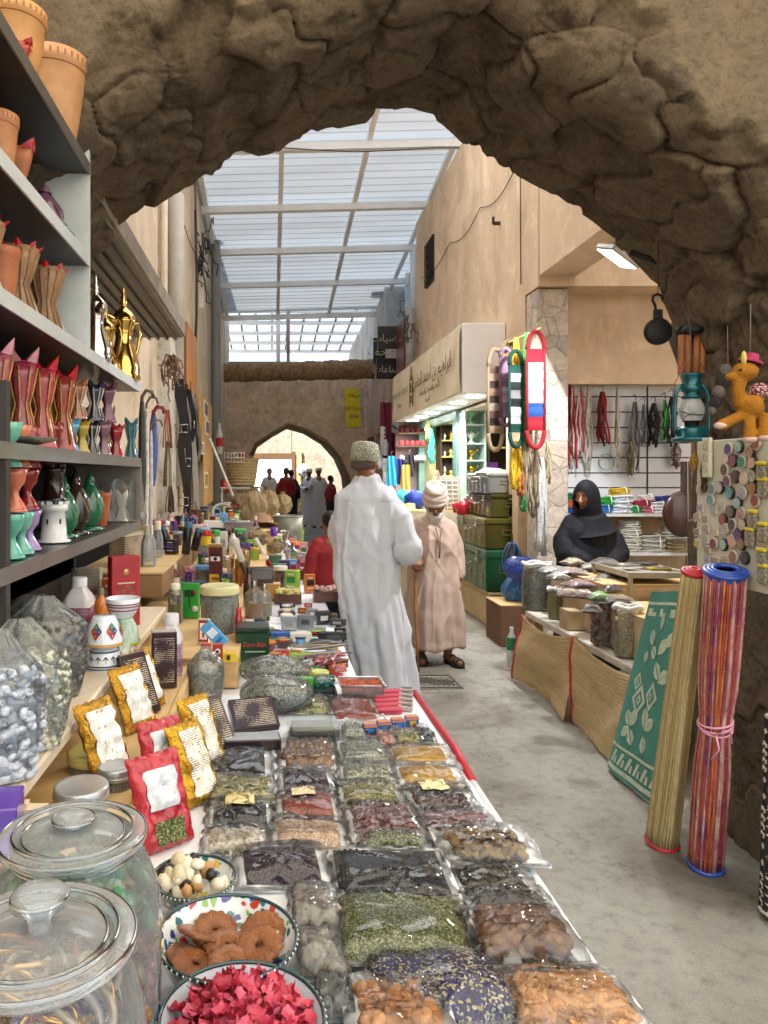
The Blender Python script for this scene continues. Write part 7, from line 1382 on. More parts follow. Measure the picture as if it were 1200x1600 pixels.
p=W(1018,406,3.25); t=T('iron_rod','dark iron rod sticking out from the arch underside','rod',p,(0,R(-70),0)); m=MB(); m.tube([(0,0,-.07),(0,0,.10)],.012,10); m.build('bar',[IR],t); m=MB(); m.lathe([(.016,-.075),(.017,-.05)],(0,0,0),12); m.build('tip',[IR],t)
for i,(px,py) in enumerate(((1070,520),(1084,528))):
    p=W(px,py,3.2); t=T('dark_pan',('small round black pan hung under the arch spring','second black pan hung above the wooden sticks')[i],'pan',p); m=MB(); m.lathe([(.001,.01),(.03,.01),(.042,-.008),(.038,-.008),(.028,.005),(.001,.005)],(0,0,0),24,rot=(R(60),0,.3),caps=False); m.build('pan_dish',[IR],t); m=MB(); m.tube([(.03,0,.02),(.05,0,.06),(.04,0,.09)],.005,6); m.build('pan_handle',[IR],t)
PLU=M('b87c2c',1,var=.2,vs=20,bump=2,bs=160,spec=.1); PK_=M('c8a8a0',.9); p=W(1172,622,2.36); t=T('plush_camel','orange plush camel toy with a sequined saddle hanging by the board','plush toy',p,R(-8)); m=MB()
m.ball((0,0,-.03),.05,16,sx=.75,sy=1,sz=.8); m.tube([(-.02,0,-.02),(-.035,0,.02),(-.03,0,.06)],[.026,.018,.022],12); m.ball((-.015,0,.085),.036,16,sx=1.05,sz=.9); m.ball((-.052,0,.07),.018,12,sx=1.3,sz=.8); m.ball((.02,0,.01),.026,12,sz=1.1)
for a,b_ in((Vector((-.02,-.01,-.05)),Vector((-.085,-.01,-.085))),(Vector((-.01,-.02,-.05)),Vector((-.012,-.025,-.125))),(Vector((.03,-.02,-.05)),Vector((.03,-.025,-.12))),(Vector((.03,.02,-.05)),Vector((.048,.02,-.12)))): m.tube([a,a.lerp(b_,.5),b_],[.016,.017,.018],10); m.ball(b_,.019,10)
o=m.build('plush_body',[PLU],t); remesh(o,.0035,3)
for b_ in ((-.012,-.025,-.133),(.03,-.025,-.128),(.048,.02,-.128),(-.092,-.01,-.088)): m=MB(); m.ball(b_,.0205,12,sz=.6); m.build('hoof',[PK_],t)
m=MB(); m.ball((.025,0,.022),.034,16,sx=1,sy=1.1,sz=.8); m.build('sequin_saddle',[GR(['4a1422','8a3a4a','d8b8b8','2a0c14','c87a80'],260,1,.25)],t)
m=MB(); m.lathe([(.034,0),(.036,.008),(.022,.012),(.018,.030),(.001,.034)],(.0,0,.112),20,caps=False,rot=(0,.3,0)); m.build('pink_cap',[M('9a1a50',.6)],t)
m=MB(); m.ball((-.028,-.02,.125),.012,10,sx=.6,sz=2); m.build('ear',[M('c8b860',.8)],t); m=MB(); m.ball((-.008,.024,.12),.010,10,sx=.6,sz=1.6); m.build('ear',[M('c8b860',.8)],t)
for sy_ in(-1,): m=MB(); m.ball((-.04,sy_*.026,.088),.005,8); m.build('eye',[M('14100e',.2)],t)
m=MB(); m.tube([(0,0,.14),(.002,0,.3)],.0012,4); m.build('hanging_string',[M('8a7a6a',.8)],t)
p=W(1125,600,2.75); t=T('fur_tail_toy','strip of grey striped fur toys hanging beside the plush camel','toy',p); m=MB()
for k,(x,y,z,r_) in enumerate(((.02,0,.05,.022),(.01,0,.01,.024),(-.005,0,-.03,.022),(-.02,0,-.07,.02),(-.03,0,-.10,.014))): m.ball((x,y,z),r_,12,k%2,sz=1.2)
m.build('fur',[M('6a605c',.95,bump=2,bs=120),M('2c2624',.95,bump=2,bs=120)],t); m=MB(); m.tube([(.03,0,.07),(.04,.02,.22)],.0012,4); m.build('hanging_string',[M('8a7a6a',.8)],t)

YS=6.98
t=T('slat_wall','white slatted display wall behind the rope seller','display wall',(0,YS,0)); X0,X1=(881-425)/F*YS,(1078-425)/F*YS
m=MB()
zs=[EYE-(y-742)/F*YS for y in (600,620,644,668,692,715,739,762,785,808)]
for a_,b_ in zip(zs[:-1],zs[1:]): m.box(((X0+X1)/2,0,(a_+b_)/2),(X1-X0,.03,a_-b_-.012))
m.build('white_slats',[M('d2d5da',.35,var=.05,coat=.3)],t)['kind']='stuff'
m=MB(); m.box(((X0+X1)/2,.03,(zs[0]+zs[-1])/2),(X1-X0,.02,zs[0]-zs[-1])); m.box(((1010-425)/F*YS,-.008,(zs[0]+zs[-1])/2),(.012,.03,zs[0]-zs[-1])); m.build('dark_backing',[M('2e3034',.6)],t)
def bundle(label,px,y0,y1,wpx,cols,n=12,Y=YS-.10,knot=False,cat='rope',name='rope_bundle',wav=.02,thick=.008,hook=True,loop=False):
    a_=W(px,y0,Y); z1=EYE-(y1-742)/F*Y; L=a_.z-z1; w_=m_(wpx,Y); t=T(name,label,cat,(a_.x,a_.y,z1)); rr=random.Random(int(px*7+y0)); 
    for ci,c_ in enumerate(cols):
        m=MB()
        for k in range(max(2,n//len(cols))):
            x=rr.uniform(-.5,.5)*w_; y=rr.uniform(-.03,.03); e=rr.uniform(0,.18)*L
            m.tube([(x*.25,y*.3,L),(x*.7,y,L*.82)]+[(x+rr.uniform(-wav,wav),y+rr.uniform(-.01,.01),lerp(L*.8,e,j/5)) for j in range(1,6)],thick,5)
        m.build('strand',[M(c_,.75,var=.3,vs=50)],t)['kind']='stuff'
    if hook: m=MB(); m.tube([(0,.06,L+.05),(0,.0,L+.07),(0,-.02,L+.05),(0,-.015,L+.01)],.004,5); m.build('hook',[M('4a4a4a',.4,.7)],t)
    return t
B=bundle
B('red and white twisted rope bundle, leftmost on the slatted wall',892,600,735,16,('a82430','d8d0cc','8a2a30'),14)
B('second red and white rope bundle beside the leftmost one',906,610,720,14,('c8404a','e0d8d4'),12)
B('pale cream cord bundle third from the left',920,600,740,10,('c8c4b8','b0aca0'),10)
B('dark red tasselled whip hanging in the middle left',941,612,700,16,('4a1c1c','a8202c','8a1a24'),12,thick=.010)
B('thin beige cord hanging between the red tassel and the chains',965,605,740,5,('b8ac98','c8bca8'),6)
B('grey steel chain bundle right of the beige cord',992,628,745,12,('7a7a7a','a0a0a0','5a5a5a'),14)
B('pair of grey straps beside the chains',1006,632,700,8,('5a5a5c','8a8a8c'),6)
B('black leather halter hanging near the slat join',1022,630,700,14,('17171a','26262a'),12)
B('bright green and black cord beside the halter',1038,625,695,10,('2aa83a','1a1a1a'),8)
B('black strap bundle partly behind the lantern',1050,620,700,10,('1a1a1c','3a3a3c'),8)
B('bundle of dark cords low on the slatted wall',1058,690,735,12,('5a4a48','8a7a78'),10)
B('short straw coloured hooks bundle low in the wall centre',985,690,745,8,('9a8a68','6a5c44'),8)
t=T('cord_coil','pale green wire coil hanging on the slatted wall','coil',W(947,722,YS-.06)); m=MB()
for k in range(4): m.tube([(.072*math.cos(a),-.006*k,.075*math.sin(a)) for a in [i*PI/14 for i in range(28)]],.005,5,closed=True)
m.build('wire_loops',[M('8aa89c',.5)],t)['kind']='stuff'
t=T('coil_shelves','two white shelves stacked with rope coils behind the woman','shelf',(0,0,0)); SX0_,SX1_=(965-425)/F*6.7,(1092-425)/F*6.7
for z in (1.165,.82,.5): m=MB(); m.box(((SX0_+SX1_)/2-(.25 if z>1 else 0),6.7,z),(SX1_-SX0_+(.5 if z>1 else 0),.42,.025)); m.build('shelf_board',[M('c8c6c0',.4)],t)
for x in(SX0_,SX1_): m=MB(); m.box((x,6.88,.6),(.03,.03,1.15)); m.build('upright',[M('9a9a96',.5)],t)
def coil(label,px,z,r_,h_,c_,Y=6.62,n=7,cat='rope coil',name='rope_coil',tie='e0e0dc',sx=1):
    X=(px-425)/F*Y; t=T(name,label,cat,(X,Y,z)); m=MB()
    for k in range(n): m.tube([((r_-(.012 if k%2 else 0))*math.cos(a)*sx,(r_-(.012 if k%2 else 0))*math.sin(a)*.9,h_*(k+.5)/n+.004*math.sin(a*3+k)) for a in [i*PI/14 for i in range(28)]],h_/n*.56,6,closed=True)
    m.lathe([(r_*.75,.01),(r_*.78,h_*.95),(.001,h_*.93)],(0,0,0),18,caps=False); m.build('rope_turns',[M(c_,.6,var=.2,vs=30,bump=1,bs=80)],t)
    m=MB(); m.tube([(r_*.2,-r_*.9-.012,-.0+.01),(r_*.2,-r_*.9-.02,h_*.5),(r_*.2,-r_*.86,h_+.006),(r_*.2,0,h_+.008)],.005,5); m.build('tie',[M(tie,.6)],t); return t
for i,(px,z,r_,h_,c_,l) in enumerate(((984,.835,.095,.10,'c4c0b4','lowest white coil on the middle shelf at left'),(984,.937,.095,.09,'ccc8bc','middle white coil of the left stack'),(984,1.03,.09,.08,'d0ccc2','top white coil of the left stack'),(1018,.835,.11,.15,'b0aca0','grey white coil beside the left stack'),(1058,.835,.11,.11,'b8a482','beige rope coil under the big white coil'),(1058,.948,.13,.15,'c8c4ba','big white coil on top of the beige one'),
    (985,1.18,.10,.06,'2a9a4a','bright green flat coil by the woman'),(1008,1.18,.09,.05,'c46a80','pink netting coil on the upper shelf'),(1000,1.235,.09,.06,'a82440','crimson coil on the pink netting coil'),(1026,1.18,.09,.10,'d8d8d4','white coil in the middle of the upper shelf'),(1048,1.18,.09,.08,'1f8a3a','dark green coil right of the white one'),(1038,1.27,.10,.06,'2a3a8a','dark blue coil on top of the white and green'),(968,1.18,.11,.16,'c8ccd4','large white netting roll behind the green coil'),(968,1.342,.09,.06,'d8b430','yellow coil on the large white roll'),(975,1.18,.09,.0601,'d0d0cc','spare white coil at the shelf back'),(1010,1.29,.07,.05,'d8d4d0','small white coil above the crimson one'),(940,1.18,.10,.07,'2c7ac0','sky blue coil behind the woman'),(944,1.252,.10,.07,'24a038','leaf green coil above the blue one'),(888,1.18,.09,.05,'2050a0','royal blue coil left of the woman'),(888,1.232,.09,.06,'d86a24','orange coil left of the woman'),(886,1.294,.09,.06,'1f7a38','green coil on top of the orange one'))):
    if 'spare' in l: continue
    coil(l+', behind the woman' if False else l,px,z,r_,h_,c_,tie='e8e8e4' if i%2 else 'c8c0b0')
m=MB(); X=(888-425)/F*6.7; m.box((X+.05,6.7,1.165),(.35,.4,.025)); 
tag(m.build('wall_shelf',[M('c8c6c0',.4)]),'short white shelf left of the woman carrying coloured coils','shelf')
for i,(px,l) in enumerate(((995,'white polystyrene lid leaning low behind the stall'),(1045,'white plastic bowl turned over low behind the stall'))):
    X=(px-425)/F*6.4; t=T('white_bowl',l,'bowl',(X,6.55,.52)); m=MB(); m.lathe([(.17,0),(.16,.05),(.10,.12),(.001,.13)],(0,0,0),26,caps=False); m.build('shell',[M('d8d8d4',.5)],t); m=MB(); m.tube([(.17*math.cos(a),.17*math.sin(a),.004) for a in [i*PI/14 for i in range(28)]],.006,5,closed=True); m.build('rim',[M('d8d8d4',.5)],t)
p=W(1066,785,6.3); t=T('wooden_paddle','dark brown long necked wooden rabab leaning on the shelf','instrument',(p.x,p.y,p.z-.1)); m=MB(); m.ball((0,0,.0),.19,24,sy=.25,sx=.9,sz=1.05); m.box((.03,0,.30),(.07,.04,.3)); m.build('body',[M('3a1c12',.35,coat=.4)],t); m=MB(); m.tube([(.03,-.03,.45),(.02,-.055,-.1)],.003,4); m.build('string',[M('c8c8c0',.4)],t)
p=W(966,400,5.0); t=T('flood_light','white rectangular flood light mounted high in the rope stall','lamp',p,(R(20),R(18),R(30))); m=MB(); m.box((0,0,0),(.30,.16,.04),bev=.01); m.build('housing',[M('b8b8b4',.4,.4)],t); m=MB(); m.box((0,0,-.022),(.27,.13,.004)); m.build('lit_panel',[M('eef4ff',.4,emit=3.0)],t); m=MB(); m.tube([(0,.05,.02),(0,.1,.12),(.05,.15,.25)],.012,6); m.build('bracket',[M('6a6a68',.5,.5)],t)
fl=bpy.data.lights.new('flood_light_lamp','SPOT'); fl.energy=90; fl.spot_size=R(130); fl.shadow_soft_size=.12; fl.color=(.95,.97,1); fo=bpy.data.objects.new('flood_light_lamp',fl); sc.collection.objects.link(fo); fo.parent=t; fo.location=(0,0,-.04)
def sling(label,px,y0,y1,wpx,cols,Y=6.12,loop=.16,twist=0,pat=None,name='woven_sling',cat='woven sling'):
    a_=W(px,y0,Y); z1=EYE-(y1-742)/F*Y; L=a_.z-z1; w_=m_(wpx,Y); t=T(name,label,cat,(a_.x,Y,z1),twist); mats=[M(c_,.8,bump=1.5,bs=140,var=.15,vs=40) for c_ in cols]; n=len(cols); lo,hi=L*loop,L*(1-loop)
    for i,mt in enumerate(mats):
        m=MB(); za,zb=lerp(lo,hi,i/n),lerp(lo,hi,(i+1)/n)
        m.grid(lambda u,v:((u-.5)*w_*(1-.06*math.sin(PI*((lerp(za,zb,v)-lo)/(hi-lo)))*0+.0),-.012*math.sin(PI*u)+.004*math.sin(lerp(za,zb,v)*60),lerp(za,zb,v)),8,8); m.grid(lambda u,v:((u-.5)*w_,.012-.002*math.sin(PI*u),lerp(za,zb,v)),4,4); m.build('woven_panel',[mt],t)
    for s0,s1 in((hi,L),(lo,0)):
        m=MB(); m.tube([(w_*.5*math.cos(a)*1.0,0,s0+(s1-s0)*math.sin(a)) for a in [i*PI/12 for i in range(13)]],m_(3.4,Y),7); m.build('loop_handle',[mats[0]],t)
    for sx in(-1,1): m=MB(); m.tube([(sx*w_*.5,0,lo),(sx*w_*.52,-.003,(lo+hi)/2),(sx*w_*.5,0,hi)],m_(2.2,Y),6); m.build('edge_cord',[mats[0]],t)
    return t
t=T('hanging_rod','thin wooden rod carrying the woven slings above the trunks','rod',(0,0,0)); m=MB(); m.tube([W(786,540,6.35),W(845,513,6.1)],.010,7); m.build('rod_pole',[M('b89a6a',.6)],t)
sling('red woven sling with a white and blue centre, nearest the pillar',837,518,700,27,('b81c30','2a5aa8','b8b0ae','c8c8c8','e0dcd8','b81c30')[::1],6.02,.15)
sling('dark green sling with white and black bands beside the red one',806,548,698,24,('0f4a40','b8b8b8','d8dcd8','1a2a28','8a8a88','1c2a2a','d0d4d0','0f4a40'),6.08,.15,twist=.35)
sling('mauve and white speckled sling beside the brown one',790,545,665,16,('8a6a84','b49ab0','8a6a84','a88aa4'),6.2,.10)
sling('brown banded sling with cream ring handles, leftmost of the row',774,545,704,22,('b09a7c','3a2c2c','6a5048','c4b29a','4a3a3c','a88a70','5a4648','b8a488','8a6a60'),6.25,.17)
sling('olive sling folded behind the mauve one',794,533,590,12,('6a5c34','8a7a4a'),6.32,.3)
for i,(px,y0,y1,w_,cc,th,l) in enumerate(((806,528,620,10,('d8a81c','e0b82c'),.012,'bright yellow rope loops hanging behind the green sling'),(806,690,765,14,('d8a81c','e8c030'),.014,'lower bundle of bright yellow rope over the trunks'),(822,520,705,8,('2a9a3a','2ab04a'),.013,'bright green twisted ropes between the slings'),(816,735,775,14,('a85a30','c07a40'),.010,'orange brown knotted cords below the yellow rope'),(822,690,800,18,('a89a80','8a7c64','c0b49a'),.007,'tangle of natural fibre cords below the green ropes'),(836,700,810,20,('9a8a70','b8aa90','7a6c58'),.007,'natural rope nets hanging against the pillar'),(846,715,870,14,('d4d4d0','c4c4c4','e0e0dc'),.009,'long bundle of white ropes in front of the pillar'),(856,690,760,6,('c8bc9a','a89a74'),.006,'thin beige plaited cord with a yellow tassel'),(818,770,800,6,('1f8a3c','2a9a4a'),.010,'short green rope end beside the silver trunk'))):
    B(l,px,y0,y1,w_,cc,26 if w_>12 else 10,Y=6.2,thick=th,hook=False,wav=.012)
for i,(px,py,w_,h_,c_,l) in enumerate(((812,905,50,36,'1c3f9a','deep blue folded plastic bag on top of the blue nets'),(806,942,44,42,'2a68a8','blue netting bundle below the deep blue bag'),(800,905,30,60,'1a2436','dark bag behind the blue netting'))):
    p=W(px,py,6.6+.15*i); t=T('net_bundle',l,'net bag',(p.x,p.y,p.z)); m=MB(); W_=m_(w_,6.6); H_=m_(h_,6.6); m.grid(lambda u,v:(W_*.5*math.sin(PI*(.04+.92*v))**.5*math.cos(u*2*PI)*(1+.1*fbm((math.cos(u*6.28)*2,math.sin(u*6.28)*2,v*3+i),3)),W_*.4*math.sin(PI*(.04+.92*v))**.5*math.sin(u*2*PI)*(1+.1*fbm((math.cos(u*6.28)*2,math.sin(u*6.28)*2,v*3+i),3)),H_*v),40,18); m.build('net_body',[M(c_,.35,var=.35,vs=30,bump=2,bs=60,coat=.4)],t)
    m=MB()
    for k in range(8): m.tube([(W_*.52*math.sin(PI*(.04+.92*v/10))**.5*math.cos(k*PI/4+v*.1),W_*.42*math.sin(PI*(.04+.92*v/10))**.5*math.sin(k*PI/4+v*.1),H_*v/10) for v in range(11)],.004,4)
    m.build('net_cord',[M('5a9ad0' if i else '3a5ac8',.4)],t)['kind']='stuff'
crate('brown cardboard base under the blue nets beside the platform',2.02,2.4,6.5,6.95,0,.36,M('6a4a34',.8))
p=on(800,992,0.1) ; t=T('green_bottle','small green and white bottle standing by the far mat corner','bottle',(W(787,990,6.1).x,5.9,0.0)); m=MB(); m.lathe([(.035,0),(.04,.02),(.04,.2),(.015,.26),(.015,.3)],(0,0,0),16); m.build('bottle_body',[M('d0d8d0',.3)],t); m=MB(); m.lathe([(.0405,.12),(.0405,.22)],(0,0,0),16,caps=False); m.build('green_label',[M('2a8a4a',.4)],t)
AR={'ا':('\ufe8d','\ufe8e','\ufe8d','\ufe8e'),'ب':('\ufe8f','\ufe90','\ufe91','\ufe92'),'ر':('\ufead','\ufeae','\ufead','\ufeae'),'ه':('\ufee9','\ufeea','\ufeeb','\ufeec'),'ي':('\ufef1','\ufef2','\ufef3','\ufef4'),'م':('\ufee1','\ufee2','\ufee3','\ufee4'),'ن':('\ufee5','\ufee6','\ufee7','\ufee8'),'ح':('\ufea1','\ufea2','\ufea3','\ufea4'),'د':('\ufea9','\ufeaa','\ufea9','\ufeaa'),'ل':('\ufedd','\ufede','\ufedf','\ufee0'),'ع':('\ufec9','\ufeca','\ufecb','\ufecc'),'ف':('\ufed1','\ufed2','\ufed3','\ufed4'),'و':('\ufeed','\ufeee','\ufeed','\ufeee'),'ت':('\ufe95','\ufe96','\ufe97','\ufe98'),'ة':('\ufe93','\ufe94','\ufe93','\ufe94'),'ق':('\ufed5','\ufed6','\ufed7','\ufed8'),'ج':('\ufe9d','\ufe9e','\ufe9f','\ufea0'),'س':('\ufeb1','\ufeb2','\ufeb3','\ufeb4'),'ص':('\ufeb9','\ufeba','\ufebb','\ufebc'),'ض':('\ufebd','\ufebe','\ufebf','\ufec0'),'ش':('\ufeb5','\ufeb6','\ufeb7','\ufeb8'),'ذ':('\ufeab','\ufeac','\ufeab','\ufeac')}
NOJ='ادروذة'
def ar(s):
    out=[]
    for w_ in s.split(' '):
        g=[]
        for i,ch in enumerate(w_):
            pj=i>0 and w_[i-1] not in NOJ; nj=i<len(w_)-1 and ch not in NOJ
            g.append(AR[ch][(1 if pj and not nj else 2 if nj and not pj else 3 if pj and nj else 0)])
        out.append(''.join(g[::-1]))
    return ' '.join(out[::-1])
SGX=1.90; SY0_,SY1_=7.36,11.5; ZB,ZT=2.345,3.04
t=T('shop_sign','long white shop canopy wrapped in a beige banner lettered in Arabic','sign',(SGX,SY0_,ZB))
m=MB(); m.box((.22,(SY1_-SY0_)/2,(ZT-ZB)/2),(.43,SY1_-SY0_,ZT-ZB),bev=.006); m.build('canopy_box',[M('f6f6f8',.45,var=.03)],t)
LB_=SY1_-SY0_; m=MB(); m.grid(lambda u,v:(-.012-.010*abs(math.sin(u*26+v*3))*(1-abs(2*v-1))*(.4 if u>.1 else 2)-.006*math.sin(v*9+u*20),.01+u*(LB_-.02),.01+v*(ZT-ZB-.02)-.012*math.sin(u*PI)*(1-v)),90,14); m.build('banner_cloth',[M('f0e6d0',.7,var=.1,vs=3,c2='e2d3b6')],t)
INK=M('6d5638',.6)
rr_=(R(90),0,R(-90))
text(ar('ابراهيم بن احمد العامري'),.235,INK,t,(-.05,1.33,.37),rr_,sx=.98)
text(ar('للتحف والفضيات والصناعات'),.10,INK,t,(-.05,1.35,.19),rr_,sx=1.0); text(ar('الحرفية'),.09,INK,t,(-.05,1.4,.08),rr_)
text('Ibrahim bin Ahmed',.17,M('a2977c',.6),t,(-.05,3.35,.36),rr_); text('Al Amri',.11,M('a2977c',.6),t,(-.05,3.35,.18),rr_)
m=MB(); EX=-.05; E_=2.42
m.tube([(EX,E_-.10,.08),(EX,E_-.10,.42),(EX,E_-.06,.50),(EX,E_,.62),(EX,E_+.06,.50),(EX,E_+.10,.42),(EX,E_+.10,.08)],.007,5); 
for z,r_ in((.46,.035),(.33,.06),(.18,.05)): m.tube([(EX,E_+r_*math.cos(a),z+r_*math.sin(a)) for a in [i*PI/6 for i in range(12)]],.006,5,closed=True)
m.tube([(EX,E_-.1,.2),(EX,E_+.1,.2)],.005,5); m.tube([(EX,E_-.1,.25),(EX,E_+.1,.42)],.005,5); m.build('emblem',[INK],t)
for k in range(6):
    y=.35+k*.68; m=MB(); m.lathe([(.001,0),(.085,0),(.09,-.006),(.001,-.006)],(.22,y,-.004),20,caps=False); l=m.build('downlight',[M('fffaf0',.4,emit=7.0)],t)
    pl=bpy.data.lights.new('downlight_lamp','SPOT'); pl.energy=20; pl.spot_size=R(140); pl.shadow_soft_size=.08; pl.color=(1,.98,.92); po=bpy.data.objects.new('downlight_lamp',pl); sc.collection.objects.link(po); po.parent=t; po.location=(.22,y,-.03)
TEALF=M('6f9490',.45,.2,var=.15); t=T('lit_shop','teal framed shop front with pale yellow walls behind the trunks','shop',(2.34,7.4,0))
for y in (1.98,4.3): m=MB(); m.box((.03,y,1.17),(.10,.16,2.34),bev=.006); m.build('door_post',[TEALF],t)
m=MB(); m.box((.03,3.14,2.28),(.09,2.16,.10)); m.build('lintel',[TEALF],t)
m=MB(); m.box((.8,4.42,1.17),(1.5,.05,2.34)); m.build('inner_wall',[M('d8cf98',.7,var=.1)],t)
m=MB(); m.box((.9,2.2,2.32),(1.7,4.3,.03)); m.build('ceiling',[M('d8d8d0',.7)],t); m=MB(); m.box((1.62,2.2,1.17),(.03,4.3,2.34)); m.build('rear_wall',[M('c8c090',.7)],t)
m=MB(); m.box((.10,.03,1.18),(.12,.10,2.3)); m.build('corner_post',[M('cfc4b0',.6)],t)
al=bpy.data.lights.new('shop_ceiling_lamp','AREA'); al.energy=32; al.size=1.2; al.color=(1,.97,.85); ao=bpy.data.objects.new('shop_ceiling_lamp',al); sc.collection.objects.link(ao); ao.parent=t; ao.location=(.8,2.6,2.28)
def cabinet(label,X0,X1,Y,shelfz,back,edge,z1=2.3):
    t=T('display_cabinet',label,'cabinet',(X0,Y,0)); w_=X1-X0; m=MB(); m.box((w_/2,.16,z1/2),(w_,.015,z1)); m.build('back_panel',[back],t)
    for x in(.01,w_-.01): m=MB(); m.box((x,0,z1/2),(.02,.30,z1)); m.build('side_panel',[back],t)
    for z in shelfz: m=MB(); m.box((w_/2,0,z),(w_-.042,.30,.018)); m.build('shelf_board',[edge],t)
YC=9.15; zz=lambda py:EYE-(py-742)/F*YC
sz=[zz(y) for y in (800,773,745,720,694,665)]
cabinet('white shelved cabinet with brass burners inside the teal shop door',2.36,2.62,YC,sz,M('bfdcd4',.4),M('d8ebe6',.35)); cabinet('dark backed cabinet with yellow shelf edges beside the white one',2.64,2.98,YC,[zz(y) for y in (790,760,735,700,650)],M('3a3226',.6),M('cfc866',.5))
BR2=M('c9a53c',.2,.9,var=.2)
for i,(px,k,hh,bm,l) in enumerate(((736,3,24,BR2,'brass incense burner on a stem, middle shelf of the white cabinet'),(736,2,24,BR2,'second brass burner one shelf below'),(737,1,22,M('6a6a66',.3,.8),'grey metal teapot on the lower shelf'),(737,0,20,M('b8b4a8',.3,.7),'silver bowl stack on the lowest shelf'),(736,4,24,M('d8e0dc',.3),'pale glass lamp on the fourth shelf'),(734,5,36,M('8ac8a8',.3),'white teapot with a green ribbon on the top shelf'),(762,1,16,M('8a8a88',.3,.7),'small steel pot in the dark cabinet'))):
    X=(px-425)/F*(YC-.05); t=T('brass_burner' if bm is BR2 else 'teapot',l,'burner' if bm is BR2 else 'teapot',(X,YC-.05,sz[k]+.010)); h_=m_(hh,YC)*.8; m=MB()
    m.lathe([(h_*.28,0),(h_*.3,h_*.05),(h_*.10,h_*.2),(h_*.12,h_*.35),(h_*.34,h_*.55),(h_*.36,h_*.7),(h_*.2,h_*.85),(h_*.06,h_*.92),(.001,h_)],(0,0,0),20,caps=False); m.build('body',[bm],t)
    m=MB(); m.tube([(h_*.3,0,h_*.6),(h_*.55,0,h_*.8),(h_*.7,0,h_*.95)],h_*.04,6); m.build('handle',[bm],t)
for i,(px,py,c_,l) in enumerate(((766,720,'5a2a7a','purple box on the dark cabinet shelf'),(770,733,'9a9a98','row of silver cups on the dark cabinet'),(775,757,'b8a43c','gold basket on the dark cabinet shelf'),(770,775,'8a2a2a','dark red cloth pile on the cabinet'))):
    X=(px-425)/F*9.1; carton(l,X,9.06,EYE-(py-742)/F*9.1-.10,.14,.1,.08,M(c_,.4,var=.3,vs=30),cat='goods',name='boxed_goods')
B('turquoise bead strings hanging inside the lit shop',674,670,730,7,('2ab0b0','3ac0c0'),8,Y=10.6,thick=.014,hook=False,cat='beads',name='bead_strings'); B('coral and brown bead strings below the turquoise beads',682,735,785,16,('a8483a','8a6a4a','c8a878'),20,Y=10.6,thick=.012,hook=False,cat='beads',name='bead_strings')
B('gold and green trinkets hanging at the teal post',668,655,690,6,('c8a83c','5a8a4a'),8,Y=10.6,thick=.010,hook=False,cat='trinkets',name='trinket_strings')
cabinet('dark wooden shelf with silver trinkets deep in the lit shop',2.60,2.95,11.5,[.9,1.2,1.5,1.8,2.05],M('3a2a1c',.6),M('cfc866',.5))
for i in range(5):
    for j in range(3): 
        t=T('trinket','small silver trinket on the deep shop shelf '+('lowest','second','third','fourth','top')[i]+' row','trinket',(2.67+.1*j,11.4,(.9,1.2,1.5,1.8,2.05)[i]+.012),0,'silver trinkets deep in the shop'); m=MB(); h_=.08+.03*((i+j)%3); m.lathe([(.03,0),(.02,h_*.3),(.035,h_*.6),(.01,h_)],(0,0,0),10); m.build('body',[M(('b8b4a8','c8a84c','8a5a3a')[j],.3,.7)],t)
t=T('jewellery_frame','white lattice jewellery frame standing at the teal post','display frame',(W(700,780,9.0).x,9.0,W(700,812,9.0).z),(R(8),0,R(-30))); m=MB()
for k in range(9): m.box((0,0,.04+k*.055),(.30,.012,.012))
for k in range(5): m.box((-.14+k*.07,0,.27),(.012,.012,.52))
m.build('lattice',[M('dcdcd8',.5)],t); m=MB(); m.box((0,.015,.27),(.3,.006,.52)); m.build('backing',[M('b8b4a8',.6)],t)
for i,(px,py,c_,l) in enumerate(((640,760,'c8b878','straw hat on the goods at the shop entrance'),(648,775,'1c3fb0','bright blue cloth under the straw hat'),(630,785,'3ab8c0','turquoise cloth piled beside the blue one'))):
    p=W(px,py+8,8.9+.1*i); p.z=1.092; t=T('cloth_pile' if i else 'straw_hat',l,'cloth' if i else 'hat',p); m=MB()
    if i==0: m.lathe([(.13,0),(.12,.01),(.07,.02),(.065,.08),(.001,.09)],(0,0,0),22,caps=False); m.build('straw',[M(c_,.8)],t); m=MB(); m.lathe([(.071,.02),(.069,.04)],(0,0,0),22,caps=False); m.build('hat_band',[M('d8d8d0',.7)],t)
    else: m.grid(lambda u,v:(.13*math.sin(PI*v)*math.cos(u*6.28)*(1+.2*fbm((u*5,v*5,i),3)),.11*math.sin(PI*v)*math.sin(u*6.28),.12-.12*math.cos(PI*v)*(1+.2*fbm((u*7,v*7,i),3))),30,16); m.build('cloth',[M(c_,.6,var=.3,vs=15)],t)
crate('cream counter holding hats and cloths by the shop entrance',1.62,2.2,8.75,9.3,0,1.08,M('ccc0a8',.6))
t=T('stone_platform','cream stone platform under the painted trunks','platform',(2.165,7.28,0)); m=MB(); m.box((.30,.95,.165),(.60,1.9,.33),bev=.008); m.build('block',[M('c4ac84',.7,var=.15,vs=4,bump=.5)],t); m=MB(); m.box((.30,.95,.34),(.64,1.94,.02),bev=.004); m.build('slab',[M('cdb890',.6,var=.12)],t)
